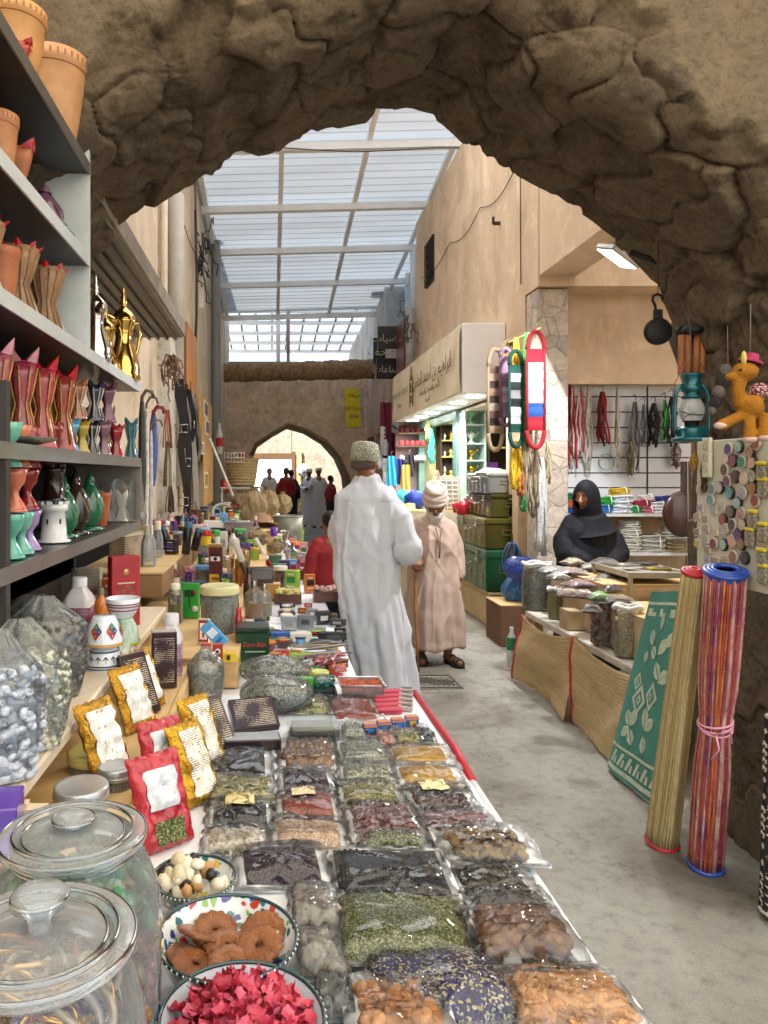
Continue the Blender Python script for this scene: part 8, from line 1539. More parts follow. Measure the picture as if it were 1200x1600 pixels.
def trunk(label,x0,y0,z0,w_,d_,h_,body,lid,flor=None,rot=0,plain=False,handle=True):
    t=T('storage_chest',label,'metal chest',(x0,y0,z0),rot); m=MB(); m.box((w_/2,d_/2,h_*.40),(w_,d_,h_*.80),bev=.012); m.build('trunk_body',[body],t)
    m=MB(); m.box((w_/2,d_/2,h_*.90),(w_*1.02,d_*1.02,h_*.195),bev=.014); m.tube([(-.012,.0,h_*.80),(-.012,d_,h_*.80)],.007,6); l=m.build('lid',[lid],t)
    for k in(.25,.75): m=MB(); m.box((-.018,d_*k,h_*.78),(.012,.035,h_*.30),bev=.004); m.ball((-.028,d_*k,h_*.70),.012,8); m.build('latch',[M('b8b0a0',.35,.7)],t)
    m=MB(); m.tube([(-.02,d_*.42,h_*.6),(-.045,d_*.44,h_*.54),(-.045,d_*.56,h_*.54),(-.02,d_*.58,h_*.6)],.006,6); m.build('front_handle',[M('a8a498',.35,.7)],t)
    if handle: m=MB(); m.tube([(w_*.38,-.014,h_*.62),(w_*.38,-.02,h_*.46),(w_*.62,-.02,h_*.46),(w_*.62,-.014,h_*.62)],.005,6,closed=True); m.build('side_handle',[M('8a8468',.4,.6)],t)
    if flor:
        r_=random.Random(int(z0*100)); m=MB()
        for k in range(5):
            cy_,cz=d_*(.12+.19*k),h_*(.34+.12*(k%2))
            for j in range(6):
                a=j*PI/3; m.ball((-.009,cy_+.022*math.cos(a),cz+.022*math.sin(a)),.010,6,(k+j)%2,sx=.35)
            m.tube([(-.006,cy_,cz-.02),(-.006,cy_+.01,cz-.07),(-.006,cy_-.01,h_*.08)],.003,4,2); m.ball((-.008,cy_+.02,cz-.06),.012,6,2,sx=.3)
        m.build('painted_flowers',[M(flor[0],.4),M(flor[1],.4),M(flor[2],.4)],t)['kind']='stuff'
    return t
GRN=M('1f5a3c',.35,.3,var=.2,coat=.3); OLI=M('54501c',.35,.3,var=.2,coat=.3); SLV=M('9aa0a2',.35,.6,var=.15)
trunk('large dark green metal trunk painted with flowers, bottom of the stack',2.13,7.32,.352,.34,1.15,.42,GRN,M('2c6a4c',.3,.3,coat=.4),('c8b8a0','b85a4a','a8b890'))
trunk('olive metal trunk with red painted flowers on the green trunk',2.13,7.36,.775,.46,1.1,.31,OLI,M('6a6430',.3,.3,coat=.4),('c8b070','b84a34','98a04a'))
trunk('smaller plain olive trunk third from the bottom',2.20,7.38,1.088,.36,.85,.24,OLI,M('4a4a20',.35,.3),('b8a878','c8c0a0','8a8a5a'))
trunk('silver metal trunk on top of the stack',2.18,7.42,1.33,.32,.8,.21,SLV,M('a8acac',.3,.6),('d8dcd8','c8ccc8','b8bcb8'))
t=T('folded_bag','white folded plastic bag lying on the silver trunk','bag',(2.30,7.7,1.542)); m=MB(); m.grid(lambda u,v:((u-.5)*.26,(v-.5)*.4,.05*(math.sin(PI*u)*math.sin(PI*v))**.5*(1+.4*fbm((u*4,v*4,2),3))),24,20); m.build('plastic',[M('c8c4c0',.4,var=.15)],t); m=MB(); m.tube([(.1,-.2,.02),(.16,-.23,.05),(.2,-.2,.09)],.012,6); m.build('dark_strap',[M('2a2624',.6)],t)
tub('small red basket on the olive trunk beside the olive one',728,823,.0,20,1,M('a8202c',.4),None) if 0 else None
p=W(734,820,7.9); t=T('red_tins','glossy red lidded tins on the painted olive trunk','tins',(2.15,8.25,1.088)); m=MB(); m.lathe([(.08,0),(.09,.05),(.09,.11),(.05,.13),(.02,.17),(.001,.17)],(0,0,0),20,caps=False); m.build('tin',[M('b01830',.25,coat=.5)],t); m=MB(); m.lathe([(.07,0),(.08,.05),(.08,.10),(.001,.12)],(.0,.2,0),20,caps=False); m.build('tin',[M('b01830',.25,coat=.5)],t)
t=T('wire_mesh_box','small wire mesh box hanging on the olive trunk end','mesh box',(2.46,7.20,.80)); m=MB(); m.box((0,0,.08),(.23,.05,.13)); m.build('box_body',[M('5a5428',.5)],t); m=MB()
for k in range(9): m.box((0,-.028,.02+k*.0155),(.23,.004,.004))
for k in range(12): m.box((-.11+k*.02,-.0285,.08),(.004,.004,.13))
m.build('mesh',[M('9a946a',.5,.4)],t)['kind']='stuff'
def hang_panel(name,label,cat,px0,px1,y0,y1,X,col,th=.03,wav=0):
    Ya=X*F/(px1-425);Yb=X*F/(px0-425); z1=EYE-(y1-742)/F*Ya; z0=EYE-(y0-742)/F*Ya; t=T(name,label,cat,(X,Ya,z1)); m=MB()
    if wav: m.grid(lambda u,v:(wav*math.sin(u*22+v*2)*(1.2-v),u*(Yb-Ya),v*(z0-z1)),40,14); m.grid(lambda u,v:(.004+wav*math.sin(u*22+v*2)*(1.2-v),u*(Yb-Ya),v*(z0-z1)),40,14)
    else: m.box((0,(Yb-Ya)/2,(z0-z1)/2),(th,Yb-Ya,z0-z1),bev=.004)
    m.build('cloth' if wav else 'panel',[col],t); return t,Ya,Yb,z1,z0
t,ya,yb,z1,z0=hang_panel('brown_board','tall reddish brown board beside the grey pipe','board',620,632,497,602,2.2,M('6a3420',.5,var=.2))
def frontal(name,label,cat,px0,px1,y0,y1,Y,mt,th=.05,part='panel'):
    a_=W(px0,y0,Y); b_=W(px1,y1,Y); t=T(name,label,cat,((a_.x+b_.x)/2,Y,b_.z)); m=MB(); m.box((0,0,(a_.z-b_.z)/2),(b_.x-a_.x,th,a_.z-b_.z),bev=.005); m.build(part,[mt],t); return t,b_.x-a_.x,a_.z-b_.z
a_=W(646,480,11.9); t=T('drain_pipe','grey drain pipe with cables at the corner of the tan building','pipe',(2.22,11.85,3.2)); m=MB(); m.tube([(0,0,.0),(0,0,1.0)],.07,12); m.build('pipe_body',[M('a8a8a6',.5)],t); m=MB(); rr=random.Random(12)
for k in range(8):
    pts=[Vector((rr.uniform(-.1,.1),-.08,.6))]
    for _ in range(5): pts.append(pts[-1]+Vector((rr.uniform(-.1,.08),rr.uniform(-.03,.03),rr.uniform(-.12,.16))))
    m.tube(pts,.010,5)
m.build('cable',[M('5a5450',.6)],t)['kind']='stuff'
for i,(px0,px1,y0,y1,Y) in enumerate(((583,602,528,568,14.0),(590,620,510,545,13.0),(588,622,560,592,13.4))):
    t,w_,h_=frontal('black_sign',('small farthest black sign with pale letters','upper black projecting sign with pale letters','lower black projecting sign with white letters')[i],'sign',px0,px1,y0,y1,Y,M('17191c',.4)); text(('CAFE','SHOP','CRAFT')[i] if 0 else ar(('تحف','فضيات','صناعات')[i]),h_*.45,M('b8b89a',.5),t,(0,-.03,h_*.45),(R(90),0,0))
t,w_,h_=frontal('yellow_sign','tilted yellow sign box with red and violet lettering on the far wall','sign',540,566,607,668,15.6,M('d8cc2a',.5),.03,'yellow_face'); t.rotation_euler=(0,R(-4),R(22))
m=MB(); m.box((.12,.14,h_/2),(w_*.95,.24,h_*1.02)); m.build('box_side',[M('b8b4bc',.5)],t)
text(ar('تصوير'.replace('صو','صو')) if 0 else ar('صرافة'),h_*.14,M('6a5a1c',.5),t,(.05,-.03,h_*.82),(R(90),0,0)); text('RO SALE',h_*.14,M('b03a2a',.5),t,(0,-.03,h_*.48),(R(90),0,0)); text('57.BI',h_*.13,M('6a4ab0',.5),t,(0,-.03,h_*.28),(R(90),0,0))
t=T('maroon_flag','maroon flag with a white toothed edge hanging outside the far shops','flag',W(603,720,12.6)); m=MB(); m.grid(lambda u,v:((u-.5)*.19,.03*math.sin(u*9+v*3),v*1.0),16,20); m.build('maroon_cloth',[M('6a1230',.7,var=.2)],t); m=MB()
for k in range(7): m.add([(-.05,-.045,.1+k*.07),(-.01,-.045,.135+k*.07),(-.05,-.045,.17+k*.07),(-.10,-.04,.17+k*.07),(-.10,-.04,.1+k*.07)],[(0,1,2,3,4)])
m.build('white_teeth',[M('d8d4d0',.7)],t)
t=T('maroon_flag','second maroon flag folded lower with a green corner','flag',W(612,735,12.2)); m=MB(); m.grid(lambda u,v:((u-.5)*.16+.05*v,.03*math.sin(u*9+v*4),v*.62),14,16); m.build('maroon_cloth',[M('5c1230',.7)],t); m=MB(); m.box((-.01,-.035,.05),(.1,.01,.1)); m.build('green_corner',[M('1f6a3c',.7)],t)
t=T('striped_banner','white banner with blue stripes hanging behind the canopy end','banner',W(614,680,12.9),(0,R(12),0)); m=MB(); m.box((0,0,.2),(.12,.01,.75)); m.build('cloth',[M('c8ccd0',.6)],t); m=MB(); [m.box((0,-.008,-.1+.12*k),(.11,.004,.03),rot=(0,.5,0)) for k in range(6)]; m.build('stripe',[M('3a5a6a',.6)],t)
for i,(px,py,w_,h_,l) in enumerate(((592,732,16,26,'white glass lantern hanging by the far window'),(603,712,12,16,'smaller white lantern above the dotted cloth'))):
    p=W(px,py,12.4); t=T('white_lantern',l,'lantern',p); s_=m_(w_,12.4); m=MB(); m.lathe([(s_*.3,0),(s_*.42,.03),(s_*.45,.18),(s_*.25,.24),(.01,.28)],(0,0,0),14); m.build('glass',[M('c8d0dc',.3)],t); m=MB(); m.tube([(0,0,.28),(0,0,.5)],.005,5); m.build('hanger',[M('8a8a8a',.5)],t)
t,w_,h_=frontal('dotted_cloth','dark speckled dress cloth hanging near the far shops','cloth',598,616,716,762,11.9,PR('2c2630','b8b0b0',20,dens=1),.04,'cloth')
t,w_,h_=frontal('white_counter','white counter front below the speckled cloth','counter',592,622,775,830,11.2,M('c8ccd0',.5),.3,'counter_body')
t=T('hat_shelves','curved shelves of maroon and red caps outside the shop window','shelf',(2.02,11.6,0)); 
for k,py in enumerate((677,697,720)):
    z=EYE-(py-742)/F*11.6; m=MB(); m.box((.18,.1,z),(.42,.3,.02)); m.build('shelf_board',[M('c8b0a8',.5)],t)
m=MB(); m.box((.18,.26,1.6),(.42,.015,1.2)); m.build('back_panel',[M('a89098',.6)],t)
for k,py in enumerate((677,697,720)):
    z=EYE-(py-742)/F*11.6
    for j in range(5):
        t=T('embroidered_cap',('maroon','crimson','pale grey')[k]+' cap on the '+('top','middle','lowest')[k]+' curved shelf outside the far shop','cap',(2.03+.085*j,11.52,z+.012),0,'caps on the curved shelves'); m=MB(); m.lathe([(.042,0),(.044,.05),(.02,.075),(.001,.078)],(0,0,0),12,caps=False); m.build('cap_body',[M((('5a1c2c','6a2434'),('a02c34','7a1c24'),('b8b8bc','d0ccd0'))[k][j%2],.7)],t)
for i,(px,py,h_,c_,l) in enumerate(((624,745,40,'2a2c78','dark blue shorts hanging by the teal post'),(612,745,46,'3aa8d0','sky blue and red striped shirt hanging'),(640,735,34,'1a1a22','black garment hanging by the teal post'),(634,770,60,'c8aa5a','yellow tan cloth hanging below the garments'))):
    p=W(px,py+h_*.3,10.9-.1*i); t=T('hanging_garment',l,'garment',p); hh=m_(h_,10.9); m=MB(); m.grid(lambda u,v:((u-.5)*.15*(1.1-.3*v),.02*math.sin(u*14+v*3),v*hh),14,10); m.grid(lambda u,v:((u-.5)*.15*(1.1-.3*v),.01+.02*math.sin(u*14+v*3),v*hh),14,10); m.build('fabric',[M(c_,.7,var=.2)],t); m=MB(); m.tube([(0,0,hh),(0,.01,hh+.06),(.02,.01,hh+.07)],.004,5); m.build('hanger',[M('8a8a88',.4,.7)],t)
t=T('cane_rack','rack of bent walking canes beside the shop entrance','cane rack',W(652,800,9.3)); m=MB()
for k in range(7): x=-.1+.035*k; m.tube([(x,0,-.25),(x,0,.18),(x+.02,0,.24),(x+.05,0,.22)],.010,6)
m.build('cane',[M('b8904c',.4)],t)['kind']='stuff'

for i,(pts,l) in enumerate((([(2.325,11.5,4.6),(2.32,9.6,4.55),(2.32,8.2,4.5),(2.32,7.0,4.45)],'sagging black cable along the tan wall above the canopy'),([(2.325,6.9,5.5),(2.325,6.9,4.6),(2.325,6.88,3.3)],'thin grey cable running down the tan wall'),([(-1.09,6.0,4.9),(-1.07,8.5,4.6),(-1.07,11,4.75),(-1.07,14.5,4.5)],'long black cable sagging along the left wall'))):
    t=T('wall_cable',l,'cable',(0,0,0)); m=MB(); q=[]
    for a_,b_ in zip(pts[:-1],pts[1:]):
        for k in range(6): u=k/6; v=Vector(a_).lerp(Vector(b_),u); v.z-=.12*math.sin(PI*u)*(abs(a_[1]-b_[1])>.5); q.append(v)
    m.tube(q+[Vector(pts[-1])],.0055,5); m.build('cable',[M('2c2a28',.6)],t)
for i,(x,y,z,l) in enumerate(((2.34,7.55,4.1,'small rusty bolt stub on the tan wall above the canopy'),)):
    t=T('iron_bracket',l,'bracket',(x,y,z)); m=MB(); m.box((-.03,0,0),(.08,.03,.03)); m.box((-.07,0,.03),(.02,.03,.07)); m.build('iron',[M('4a3a2c',.8,.4)],t)
SKIN=M('7d4d34',.55,var=.12,vs=25,bump=.4,bs=90); HAIRW=M('d4cec4',.9,var=.15,vs=40,bump=1.5,bs=120); HAIRB=M('14110f',.7)
def cap(m,p,r,n=12,mi=0):
    p=[Vector(q) for q in p]; P2=[];R2=[]
    for i in range(len(p)-1):
        for k in range(4): P2.append(p[i].lerp(p[i+1],k/4)); R2.append(lerp(r[i],r[i+1],k/4))
    P2.append(p[-1]);R2.append(r[-1]); m.tube(P2,R2,n,mi)
    for q,s_ in zip(p,r): m.ball(q,s_,n,mi)
def hand(m,w,d,up,curl=.6,s=1,side=1):
    """palm, four fingers bent by curl, thumb off the side"""
    w=Vector(w); d=Vector(d).normalized(); up=Vector(up).normalized(); x=d.cross(up).normalized()*side; up=x.cross(d).normalized()*(1 if side>0 else -1)
    pts=[w+d*.02*s,w+d*.055*s,w+d*.085*s]
    for k in (-1.5,-.5,.5,1.5): cap(m,[w+d*.01*s+x*k*.011*s,w+d*.085*s+x*k*.019*s],[.014*s,.0125*s],8)
    for k,L in((-1.5,.075),(-.5,.084),(.5,.08),(1.5,.062)):
        p=w+d*.085*s+x*k*.0215*s; a=0; ch=[p]
        for j,f in enumerate((.45,.32,.23)):
            a+=curl*(.5,.9,.7)[j]; dd=d*math.cos(a)-up*math.sin(a); p=p+dd*L*f*s; ch.append(p)
        cap(m,ch,[.0095*s,.009*s,.008*s,.007*s],8)
    p=w+d*.03*s-x*.03*s; cap(m,[p,p+(d*.6-x*.5-up*.2).normalized()*.035*s,p+(d*.6-x*.5-up*.2).normalized()*.035*s+(d*.8-up*.5*curl).normalized()*.03*s],[.013*s,.011*s,.009*s],8)
def headmb(m,c,yaw,pitch=0,s=1,roll=0):
    T_=Matrix.Translation(Vector(c))@Euler((pitch,roll,yaw),'ZXY' if 0 else 'XYZ').to_matrix().to_4x4() if 0 else Matrix.Translation(Vector(c))@Matrix.Rotation(yaw,4,'Z')@Matrix.Rotation(pitch,4,'X')@Matrix.Rotation(roll,4,'Y')@Matrix.Scale(s,4)
    m.tf=T_   # local: +Y is where the face looks
    m.ball((0,-.012,.025),.092,20,sx=.84,sy=1.06,sz=1.0); m.ball((0,.022,-.035),.066,18,sx=.88,sy=.95,sz=1.15); m.ball((0,.062,-.085),.026,12,sx=1.2); m.ball((0,.05,.03),.05,14,sx=1.15,sy=.8,sz=.9)
    cap(m,[(0,.088,.012),(0,.112,-.022)],[.010,.015],8); m.ball((.012,.1,-.026),.009,8); m.ball((-.012,.1,-.026),.009,8)
    for sx in(-1,1): m.ball((sx*.036,.078,-.012),.022,10,sy=.6); m.ball((sx*.080,-.004,-.008),.024,12,sx=.35,sy=.75,sz=1.2); m.ball((sx*.032,.083,.032),.014,8,sx=1.7,sy=.6,sz=.5)
    m.ball((0,.091,-.050),.018,10,sx=1.3,sy=.5,sz=.3); m.ball((0,.088,-.060),.016,10,sx=1.2,sy=.5,sz=.35); m.tf=None; return T_
def face_parts(t,T_,parent,brow=HAIRW,lips=True):
    for sx in(-1,1):
        m=MB(); m.tf=T_; m.ball((sx*.032,.0835,.012),.0115,10,0,sx=1.15,sy=.5,sz=.6); m.ball((sx*.032,.089,.011),.0055,8,1,sy=.4); m.tf=None; m.build('eye',[M('cfc8bc',.3),M('1a100a',.2)],parent)
        m=MB(); m.tf=T_; cap(m,[(sx*.014,.091,.030),(sx*.034,.093,.036),(sx*.052,.080,.030)],[.003,.004,.002],6); m.tf=None; m.build('eyebrow',[brow],parent)
    if lips: m=MB(); m.tf=T_; cap(m,[(-.022,.088,-.055),(0,.099,-.054),(.022,.088,-.055)],[.003,.005,.003],6); m.tf=None; m.build('lips',[M('6a3228',.5)],parent)
def robe(t,secs,sleeves,mat,name='thobe',vox=.009,wr=.006,seed=0,n=96,fold=1,smooth=3):
    m=MB(); zs=[s[0] for s in secs]; N=70
    def at_(z):
        for i in range(len(secs)-1):
            if zs[i]<=z<=zs[i+1]:
                k=(z-zs[i])/(zs[i+1]-zs[i]); return [lerp(a,b,k) for a,b in zip(secs[i],secs[i+1])]
        return secs[-1]
    vs=[];H0,H1=zs[0],zs[-1]
    for j in range(N+1):
        z=lerp(H0,H1,j/N); _,cx,cy_,rx,ry,fd=at_(z)
        for i in range(n):
            a=2*PI*i/n; k=1+fold*fd*(.5*math.sin(5*a+seed+z*1.3)+.35*math.sin(9*a+2*seed-z*2)+.25*math.sin(15*a+seed*3+z))
            vs.append((cx+rx*k*math.cos(a),cy_+ry*k*math.sin(a),z+(.012*math.sin(3*a+seed) if j==0 else 0)))
    fs=[(j*n+i,j*n+(i+1)%n,(j+1)*n+(i+1)%n,(j+1)*n+i) for j in range(N) for i in range(n)]+[tuple(range(n))[::-1],tuple(N*n+i for i in range(n))]
    m.add(vs,fs,0,True)
    for pts,rs in sleeves: cap(m,pts,rs,18)
    o=m.build(name,[mat],t); remesh(o,vox,smooth)
    me=o.data; co_=np.empty(len(me.vertices)*3); me.vertices.foreach_get('co',co_); co_=co_.reshape(-1,3); nn=np.array([v.normal[:] for v in me.vertices])
    for i in range(len(co_)):
        x,y,z=co_[i]; q=noise.noise((x*11+seed,y*11,z*2.6))*1.0+noise.noise((x*24,y*24+seed,z*7))*.5+abs(noise.noise((x*6+z*4,y*6,z*5-x*5+seed)))*.9+1.1*(1-abs(noise.noise((x*7+seed,y*7,z*1.6-x*1.5))))**7+.9*(1-abs(noise.noise((x*4-seed,y*4,z*7+x*6))))**9*max(0,1-abs(z-1.0)*2.2); co_[i]+=nn[i]*q*wr
    me.vertices.foreach_set('co',co_.reshape(-1)); me.update()
    for p in me.polygons: p.use_smooth=True
    return o
def bodymesh(t,m,vox=.006,mat=SKIN,sm=2): o=m.build('body',[mat],t); remesh(o,vox,sm); return o
CL_W=M('d2d5de',.8,var=.06,vs=4,bump=.6,bs=220); CL_B=M('bda495',.8,var=.08,vs=4,bump=.6,bs=220)
t=T('person','person seen from behind in a long pale grey robe and patterned cap by the goods','person',(.66,4.6,0))
m=MB(); hc=(-.075,.03,1.595); TH=headmb(m,hc,R(-38),R(-6),.98)
cap(m,[(-.07,.0,1.52),(-.07,-.01,1.44)],[.058,.066]); cap(m,[(-.075,0,1.32),(-.075,0,1.15),(-.07,0,.92)],[.11,.115,.12],14)
cap(m,[(-.06,0,1.37),(.11,0,1.34),(.17,-.05,1.12)],[.05,.045,.038]); cap(m,[(.17,-.05,1.12),(.20,.10,1.10),(.235,.26,1.14)],[.042,.036,.028]); hand(m,(.24,.28,1.145),(.35,1,.1),(0,0,1),.5)
cap(m,[(-.06,0,1.37),(-.19,.0,1.33),(-.20,.10,1.10),(-.10,.24,1.08)],[.05,.045,.036,.026]); hand(m,(-.09,.26,1.08),(.6,1,0),(0,0,1),.6,1,-1)
for sx in(-1,1): cap(m,[(sx*.055-.07,0,.88),(sx*.08-.02,.02,.50),(sx*.08+.04,0,.09)],[.085,.06,.042]); cap(m,[(sx*.08+.04,-.03,.045),(sx*.08+.05,.15,.03)],[.04,.028])
b=bodymesh(t,m)
robe(t,[(.07,.045,.0,.192,.17,.20),(.35,.025,0,.186,.165,.18),(.65,-.035,0,.188,.16,.13),(.88,-.07,0,.190,.15,.07),(1.1,-.08,0,.184,.14,.03),(1.28,-.075,0,.192,.132,.015),(1.38,-.07,0,.19,.115,.01),(1.435,-.072,0,.135,.095,0),(1.47,-.072,0,.085,.08,0),(1.505,-.072,.005,.07,.07,0)],
  [([(.06,0,1.37),(.125,-.02,1.24),(.185,-.06,1.06)],[.070,.078,.074]),([(.175,-.06,1.06),(.205,.05,1.05),(.225,.20,1.12)],[.080,.075,.055]),([(-.18,0,1.36),(-.225,.03,1.2),(-.20,.12,1.08),(-.12,.22,1.08)],[.07,.075,.065,.055])],CL_W,seed=1.7,wr=.014)
m=MB(); m.tf=TH; m.lathe([(.094,.02),(.097,.03),(.099,.075),(.095,.085),(.085,.120),(.06,.133),(.001,.137)],(0,-.008,0),40,caps=False,sx=.93,sy=1.04); m.tf=None
capm=GR(['cfcab0','2f3a34','8a9080','cfcab0','44504a'],330,.5,.8); m.build('embroidered_cap',[capm],t)
m=MB(); m.tf=TH; m.lathe([(.0965,.0),(.0985,.02)],(0,-.008,0.005),32,caps=False,sx=.9,sy=1.02); m.tf=None; m.build('cap_band',[GR(['8f9484','4a544c','b8b8a0'],400,.5,.8)],t)
m=MB(); m.tf=TH; m.ball((0,-.035,-.012),.083,18,sx=.92,sy=.85,sz=.62); m.tf=None; m.build('hair',[M('5a4a42',.9,bump=1,bs=150)],t)
m=MB(); m.tf=TH; m.tube([(.079,-.01,.0),(.083,.06,.012),(.06,.10,.01)],.0022,5); m.tf=None; m.build('glasses',[M('c8b890',.3,.7)],t)
m=MB(); m.tube([(-.072+.19*math.cos(a)*.95,-.118+.02*math.cos(2*a) if 0 else -.112*math.sin(PI*.5),1.36+.0*a) for a in (PI*.2,PI*.35,PI*.5,PI*.65,PI*.8)],.0022,4); m.build('yoke_seam',[M('aab0bc',.8)],t)
t=T('person','bearded old person in a beige robe and cream turban leaning on a walking stick','person',(1.32,6.0,0))
m=MB(); hc=(-.01,-.10,1.285); TH=headmb(m,hc,R(168),R(-24),.96); FH=TH
cap(m,[(0,-.04,1.24),(.0,.0,1.15)],[.055,.07]); cap(m,[(0,.0,1.10),(0,.03,.9),(0,.02,.72)],[.12,.125,.13],14)
cap(m,[(0,0,1.09),(-.13,.0,1.07),(-.205,-.05,.93),(-.185,-.20,.875)],[.055,.05,.038,.026]); hand(m,(-.185,-.21,.885),(0,-.55,-.75),(.1,-.8,.6),1.25)
cap(m,[(0,0,1.09),(.125,.0,1.06),(.185,-.02,.86),(.19,-.06,.68)],[.055,.05,.038,.026]); hand(m,(.19,-.065,.67),(0,-.12,-1),(1,0,0),.35,1,-1)
for sx,fy,fx in((-1,.0,0),(1,-.05,.04)): cap(m,[(sx*.08,0,.72),(sx*.09,-.02+fy,.4),(sx*.10,fy,.10)],[.085,.06,.04]); cap(m,[(sx*.10,fy+.02,.045),(sx*.12+fx,fy-.14,.03)],[.035,.03]); 
b=bodymesh(t,m); face_parts(t,TH,b)
for sx,fy,fx in((-1,.0,0),(1,-.05,.04)):
    m=MB(); q0=Vector((sx*.10,fy+.04,.0)); q1=Vector((sx*.13+fx,fy-.19,.0)); 
    ax=(q1-q0).normalized(); nx=Vector((-ax.y,ax.x,0)); L=(q1-q0).length
    prof=[(0,.03),(.15,.036),(.4,.034),(.65,.044),(.85,.042),(1,.022)]
    lo=[q0+ax*L*u+nx*w_ for u,w_ in prof]+[q0+ax*L*u-nx*w_ for u,w_ in prof[::-1]]; m.add([p+Vector((0,0,.001)) for p in lo]+[p+Vector((0,0,.022)) for p in lo],[tuple(range(12))[::-1],tuple(range(12,24))]+[(i,(i+1)%12,12+(i+1)%12,12+i) for i in range(12)])
    for u in(.35,.62,.80): c_=q0+ax*L*u; m.tube([c_+nx*.042*math.cos(a)+Vector((0,0,.02+.052*math.sin(a)*(1.2-u*.5))) for a in [i*PI/8 for i in range(9)]],.009,6)
    m.build('sandal',[M('17110e',.5)],t)
robe(t,[(.135,-.0,.0,.245,.20,.15),(.35,.0,0,.235,.19,.13),(.6,.0,0.0,.205,.18,.06),(.8,.0,.01,.185,.165,.04),(.98,.0,0.0,.178,.15,.02),(1.09,0,0.0,.165,.125,.01),(1.15,0,-.005,.12,.10,0),(1.185,0,-.01,.075,.075,0)],
  [([(-.11,0,1.10),(-.17,-.01,1.02),(-.205,-.05,.93),(-.19,-.17,.89)],[.062,.068,.066,.052]),([(.11,0,1.09),(.165,-.01,.98),(.188,-.02,.86),(.192,-.05,.72)],[.06,.062,.058,.05])],CL_B,seed=4.1,wr=.013)
m=MB(); m.tf=FH
for k in range(7):
    tl=R(-14+5*k); rr_k=.094-.0045*k; m.tube([(rr_k*math.cos(a)*.98,rr_k*1.08*math.sin(a)-.012,.045+.017*k+.018*math.sin(a*1+k*.9)*(1 if k%2 else -1)) for a in [i*PI/14 for i in range(28)]],.021,9,closed=True)
m.ball((0,-.012,.10),.085,18,sx=1,sy=1.08,sz=.75); m.tf=None; o=m.build('turban',[M('cbb8aa',.85,var=.12,vs=14,bump=1,bs=80)],t); remesh(o,.006,1)
m=MB(); m.tf=FH; m.ball((0,.062,-.085),.05,14,sx=1.1,sy=.7,sz=1.2); m.lathe([(.001,-.12),(.018,-.09),(.036,-.03),(.045,.03),(.02,.05)],(0,.07,-.12),14,caps=False,sx=1.1,sy=.6); 
for sx in(-1,1): cap(m,[(sx*.070,.02,-.01),(sx*.06,.045,-.06),(sx*.03,.075,-.09)],[.012,.018,.02],8)
m.tf=None; o=m.build('beard',[HAIRW],t); remesh(o,.004,1)
m=MB(); m.tube([(-.02,-.155,1.10),(-.005,-.165,1.02),(.005,-.17,.93),(.0,-.172,.86)],.0045,6); m.tube([(.03,-.155,1.10),(.012,-.165,1.02),(.012,-.17,.93),(.005,-.172,.86)],.0045,6); m.build('neck_cord',[M('7a5a48',.8)],t)
m=MB(); m.tube([(-.02,-.156,1.12),(.0,-.165,.98)],.003,4); m.build('placket',[M('8a7060',.8)],t)
t2=T('walking_stick','plain wooden walking stick held by the old person in beige','stick',(1.12,5.70,0)); m=MB(); m.tube([(.012,-.01,.002),(.006,.02,.25),(.002,.06,.5),(.006,.08,.7),(.012,.085,.86)],[.010,.011,.012,.013,.014],9); m.build('shaft',[M('9a6a38',.45,var=.3,vs=12)],t2); m=MB(); cap(m,[(-.03,.085,.862),(.05,.085,.868)],[.014,.013],8); m.build('grip',[M('7a4a28',.45)],t2)
BLK=M('0c0d16',.75,var=.2,vs=5,spec=.3)
t=T('person','smiling person in a black headscarf and robe standing behind the stall','person',(2.42,5.66,0)); t.scale=(.93,.93,.97)
m=MB(); TH=headmb(m,(-.03,-.05,1.40),R(132),R(-12),.95); cap(m,[(0,-.02,1.33),(0,0,1.24)],[.05,.06]); cap(m,[(0,0,1.2),(0,.02,.98),(0,0,.8)],[.12,.12,.13],14)
cap(m,[(0,0,1.15),(-.13,0,1.13),(-.20,-.08,.97),(-.10,-.22,.90)],[.055,.05,.04,.027]); hand(m,(-.08,-.235,.90),(.7,-.6,-.2),(0,0,1),.7)
cap(m,[(0,0,1.15),(.13,0,1.13),(.20,-.08,.97),(.12,-.2,.88)],[.055,.05,.04,.027]); hand(m,(.10,-.22,.88),(-.7,-.6,-.2),(0,0,1),.7,1,-1)
for sx in(-1,1): cap(m,[(sx*.08,0,.8),(sx*.09,0,.42),(sx*.09,0,.08)],[.09,.06,.04]); cap(m,[(sx*.09,0,.045),(sx*.09,-.15,.03)],[.035,.03])
b=bodymesh(t,m,mat=M('a9745a',.5,var=.08,vs=25)); face_parts(t,TH,b,HAIRB)
robe(t,[(.03,0,0,.27,.2,.08),(.5,0,0,.255,.19,.06),(.8,0,-.01,.245,.2,.04),(.98,0,-.02,.245,.18,.03),(1.12,0,-.01,.235,.155,.02),(1.2,0,0,.18,.13,.01),(1.27,0,0,.11,.10,0)],[([(-.12,0,1.18),(-.2,-.03,1.05),(-.21,-.1,.95),(-.10,-.21,.90)],[.07,.08,.08,.06]),([(.12,0,1.18),(.2,-.03,1.05),(.21,-.1,.95),(.12,-.19,.89)],[.07,.08,.08,.06])],BLK,name='abaya',seed=2.2)
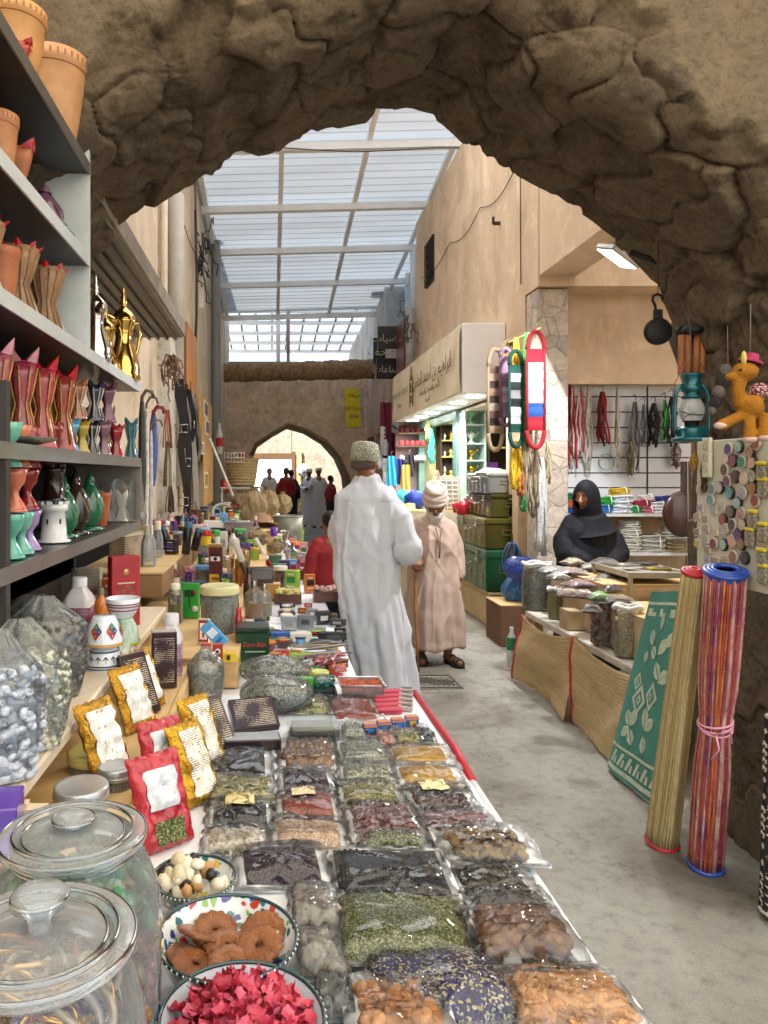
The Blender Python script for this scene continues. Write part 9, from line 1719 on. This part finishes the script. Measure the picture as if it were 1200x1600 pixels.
def scarf(u,v):
    a=u*2*PI; z=lerp(-.28,.125,v); hole=(abs(a-PI/2)<.80)
    if v>.32:
        k=(v-.32)/.68; r_=.112*math.sqrt(max(0,1-max(0,(k-.45)/.56)**2)); y=-.012
        if hole and v<.86: r_*=.98
    else: r_=lerp(.205,.118,(v/.32)**.8); y=-.01
    return (r_*math.cos(a)*(.92 if v>.3 else 1.05),r_*math.sin(a)*1.08+y,z)
m=MB(); NU_,NV_=64,44; pts=[scarf(i/NU_,j/NV_) for j in range(NV_+1) for i in range(NU_)]
fs=[]
for j in range(NV_):
    for i in range(NU_):
        a=(i+.5)/NU_*2*PI; z=lerp(-.28,.125,(j+.5)/NV_)
        if ((a-PI/2)/.62)**2+((z+.012)/.072)**2<1: continue
        fs.append((j*NU_+i,j*NU_+(i+1)%NU_,(j+1)*NU_+(i+1)%NU_,(j+1)*NU_+i))
m.tf=Matrix.Translation(TH.translation)@Matrix.Rotation(R(132),4,'Z')@Matrix.Rotation(R(-10),4,'X'); m.add(pts,fs,0,True); m.tf=None; o=m.build('headscarf',[BLK],t)
for v in o.data.vertices: q=.022*noise.noise((v.co.x*8,v.co.y*8,v.co.z*4))*(1 if v.co.z<1.33 else .3); v.co+=v.normal*q
def simple(label,x,y,H,cols,yaw=0,robe_=None,vox=.014,hat=None,arms='down',hairc='17120f',skin='8a5a40',sit=False):
    """far or half hidden figure; cols=(top,legs)"""
    s=H/1.7; t=T('person',label,'person',(x,y,0),yaw); m=MB(); TH=headmb(m,(0,.0,1.58*s),0,R(-8),s)
    cap(m,[(0,-.01,1.5*s),(0,0,1.4*s)],[.055*s,.06*s]); cap(m,[(0,0,1.35*s),(0,0,1.1*s),(0,0,.92*s)],[.12*s,.12*s,.13*s])
    for sx in(-1,1):
        el=(sx*.235*s,-.02,1.1*s) if arms=='down' else (sx*.23*s,.05,1.12*s); wr_=(sx*.22*s,.06*s,.86*s) if arms=='down' else (sx*.05*s,.22*s,1.1*s)
        cap(m,[(0,0,1.34*s),(sx*.15*s,0,1.32*s),el,wr_],[.05*s,.05*s,.04*s,.028*s]); hand(m,wr_,(0,.3,-1) if arms=='down' else (-sx,.3,0),(sx,0,0),.5,s,sx)
        cap(m,[(sx*.09*s,0,.92*s),(sx*.10*s,.02,.5*s),(sx*.10*s,0,.08*s)],[.09*s,.06*s,.042*s]); cap(m,[(sx*.1*s,-.02,.04*s),(sx*.1*s,.14*s,.03*s)],[.036*s,.03*s])
    bodymesh(t,m,vox,M(skin,.6),1)
    sl=[([(sx*.12*s,0,1.36*s),(sx*.2*s,-.01,1.22*s),((sx*.235*s,-.02,1.1*s) if arms=='down' else (sx*.23*s,.05,1.12*s)),((sx*.225*s,.04*s,.92*s) if arms=='down' else (sx*.10*s,.18*s,1.1*s))],[.07*s,.065*s,.06*s,.048*s]) for sx in(-1,1)]
    if robe_: robe(t,[(.07,0,0,.24*s,.18*s,.08),(.6*s,0,0,.2*s,.16*s,.05),(1.0*s,0,0,.185*s,.14*s,.03),(1.3*s,0,0,.19*s,.125*s,.01),(1.4*s,0,0,.12*s,.09*s,0),(1.44*s,0,0,.07*s,.07*s,0)],sl,robe_,vox=vox,seed=x)
    else:
        robe(t,[(.86*s,0,0,.18*s,.135*s,.03),(1.1*s,0,0,.178*s,.13*s,.02),(1.3*s,0,0,.185*s,.125*s,.01),(1.39*s,0,0,.13*s,.09*s,0),(1.44*s,0,0,.07*s,.07*s,0)],sl,cols[0],name='shirt',vox=vox,seed=x)
        m=MB(); cap(m,[(0,0,.93*s),(0,0,.86*s)],[.15*s,.15*s]); [cap(m,[(sx*.09*s,0,.9*s),(sx*.10*s,.02,.5*s),(sx*.10*s,0,.10*s)],[.115*s,.085*s,.065*s]) for sx in(-1,1)]; o=m.build('trousers',[cols[1]],t); remesh(o,vox,2)
    m=MB(); m.tf=TH
    if hat: m.lathe([(.094,.03),(.096,.08),(.085,.115),(.001,.125)],(0,-.008,0),24,caps=False); m.tf=None; m.build('cap',[hat],t)
    else: m.ball((0,-.026,.035),.095,18,sx=.88,sy=1.02,sz=1.0); m.tf=None; m.build('hair',[M(hairc,.8)],t)
    return t
simple('child with black hair in a red shirt half hidden behind the robed person',.435,5.6,1.24,(M('8c1018',.7,var=.2),M('15151c',.7)),R(20),vox=.010)
RED_J=M('a01420',.6,var=.2); WR=M('d6d6dc',.8,var=.05)
def far(px,y): return (px-425)/F*y
simple('person in a red jacket and dark trousers standing in the far doorway',far(447,20.6),20.6,1.72,(RED_J,M('1c2338',.7)),R(15),hairc='6a5a50')
simple('person in dark clothes standing behind the red jacket in the doorway',far(455,21.0),21.0,1.66,(M('1a1a22',.7),M('1c2030',.7)),R(-20))
simple('person in pale robe in bright light at the far doorway',far(421,22.8),22.8,1.72,None,R(180),robe_=M('c9c2b8',.8))
simple('white robed person with folded arms by the far wall, left of two',far(483,21.6),21.6,1.70,None,R(170),robe_=WR,hat=M('d8d4cc',.7),arms='fold',skin='4a3226')
simple('white robed person facing away by the far wall, right of two',far(498,21.0),21.0,1.72,None,R(10),robe_=WR,hat=M('dcd8d0',.7),arms='fold')
simple('person in a red top partly hidden at the right side of the far arch',far(517,20.2),20.2,1.50,(M('9a2028',.6),M('3a2a2a',.7)),R(-60))
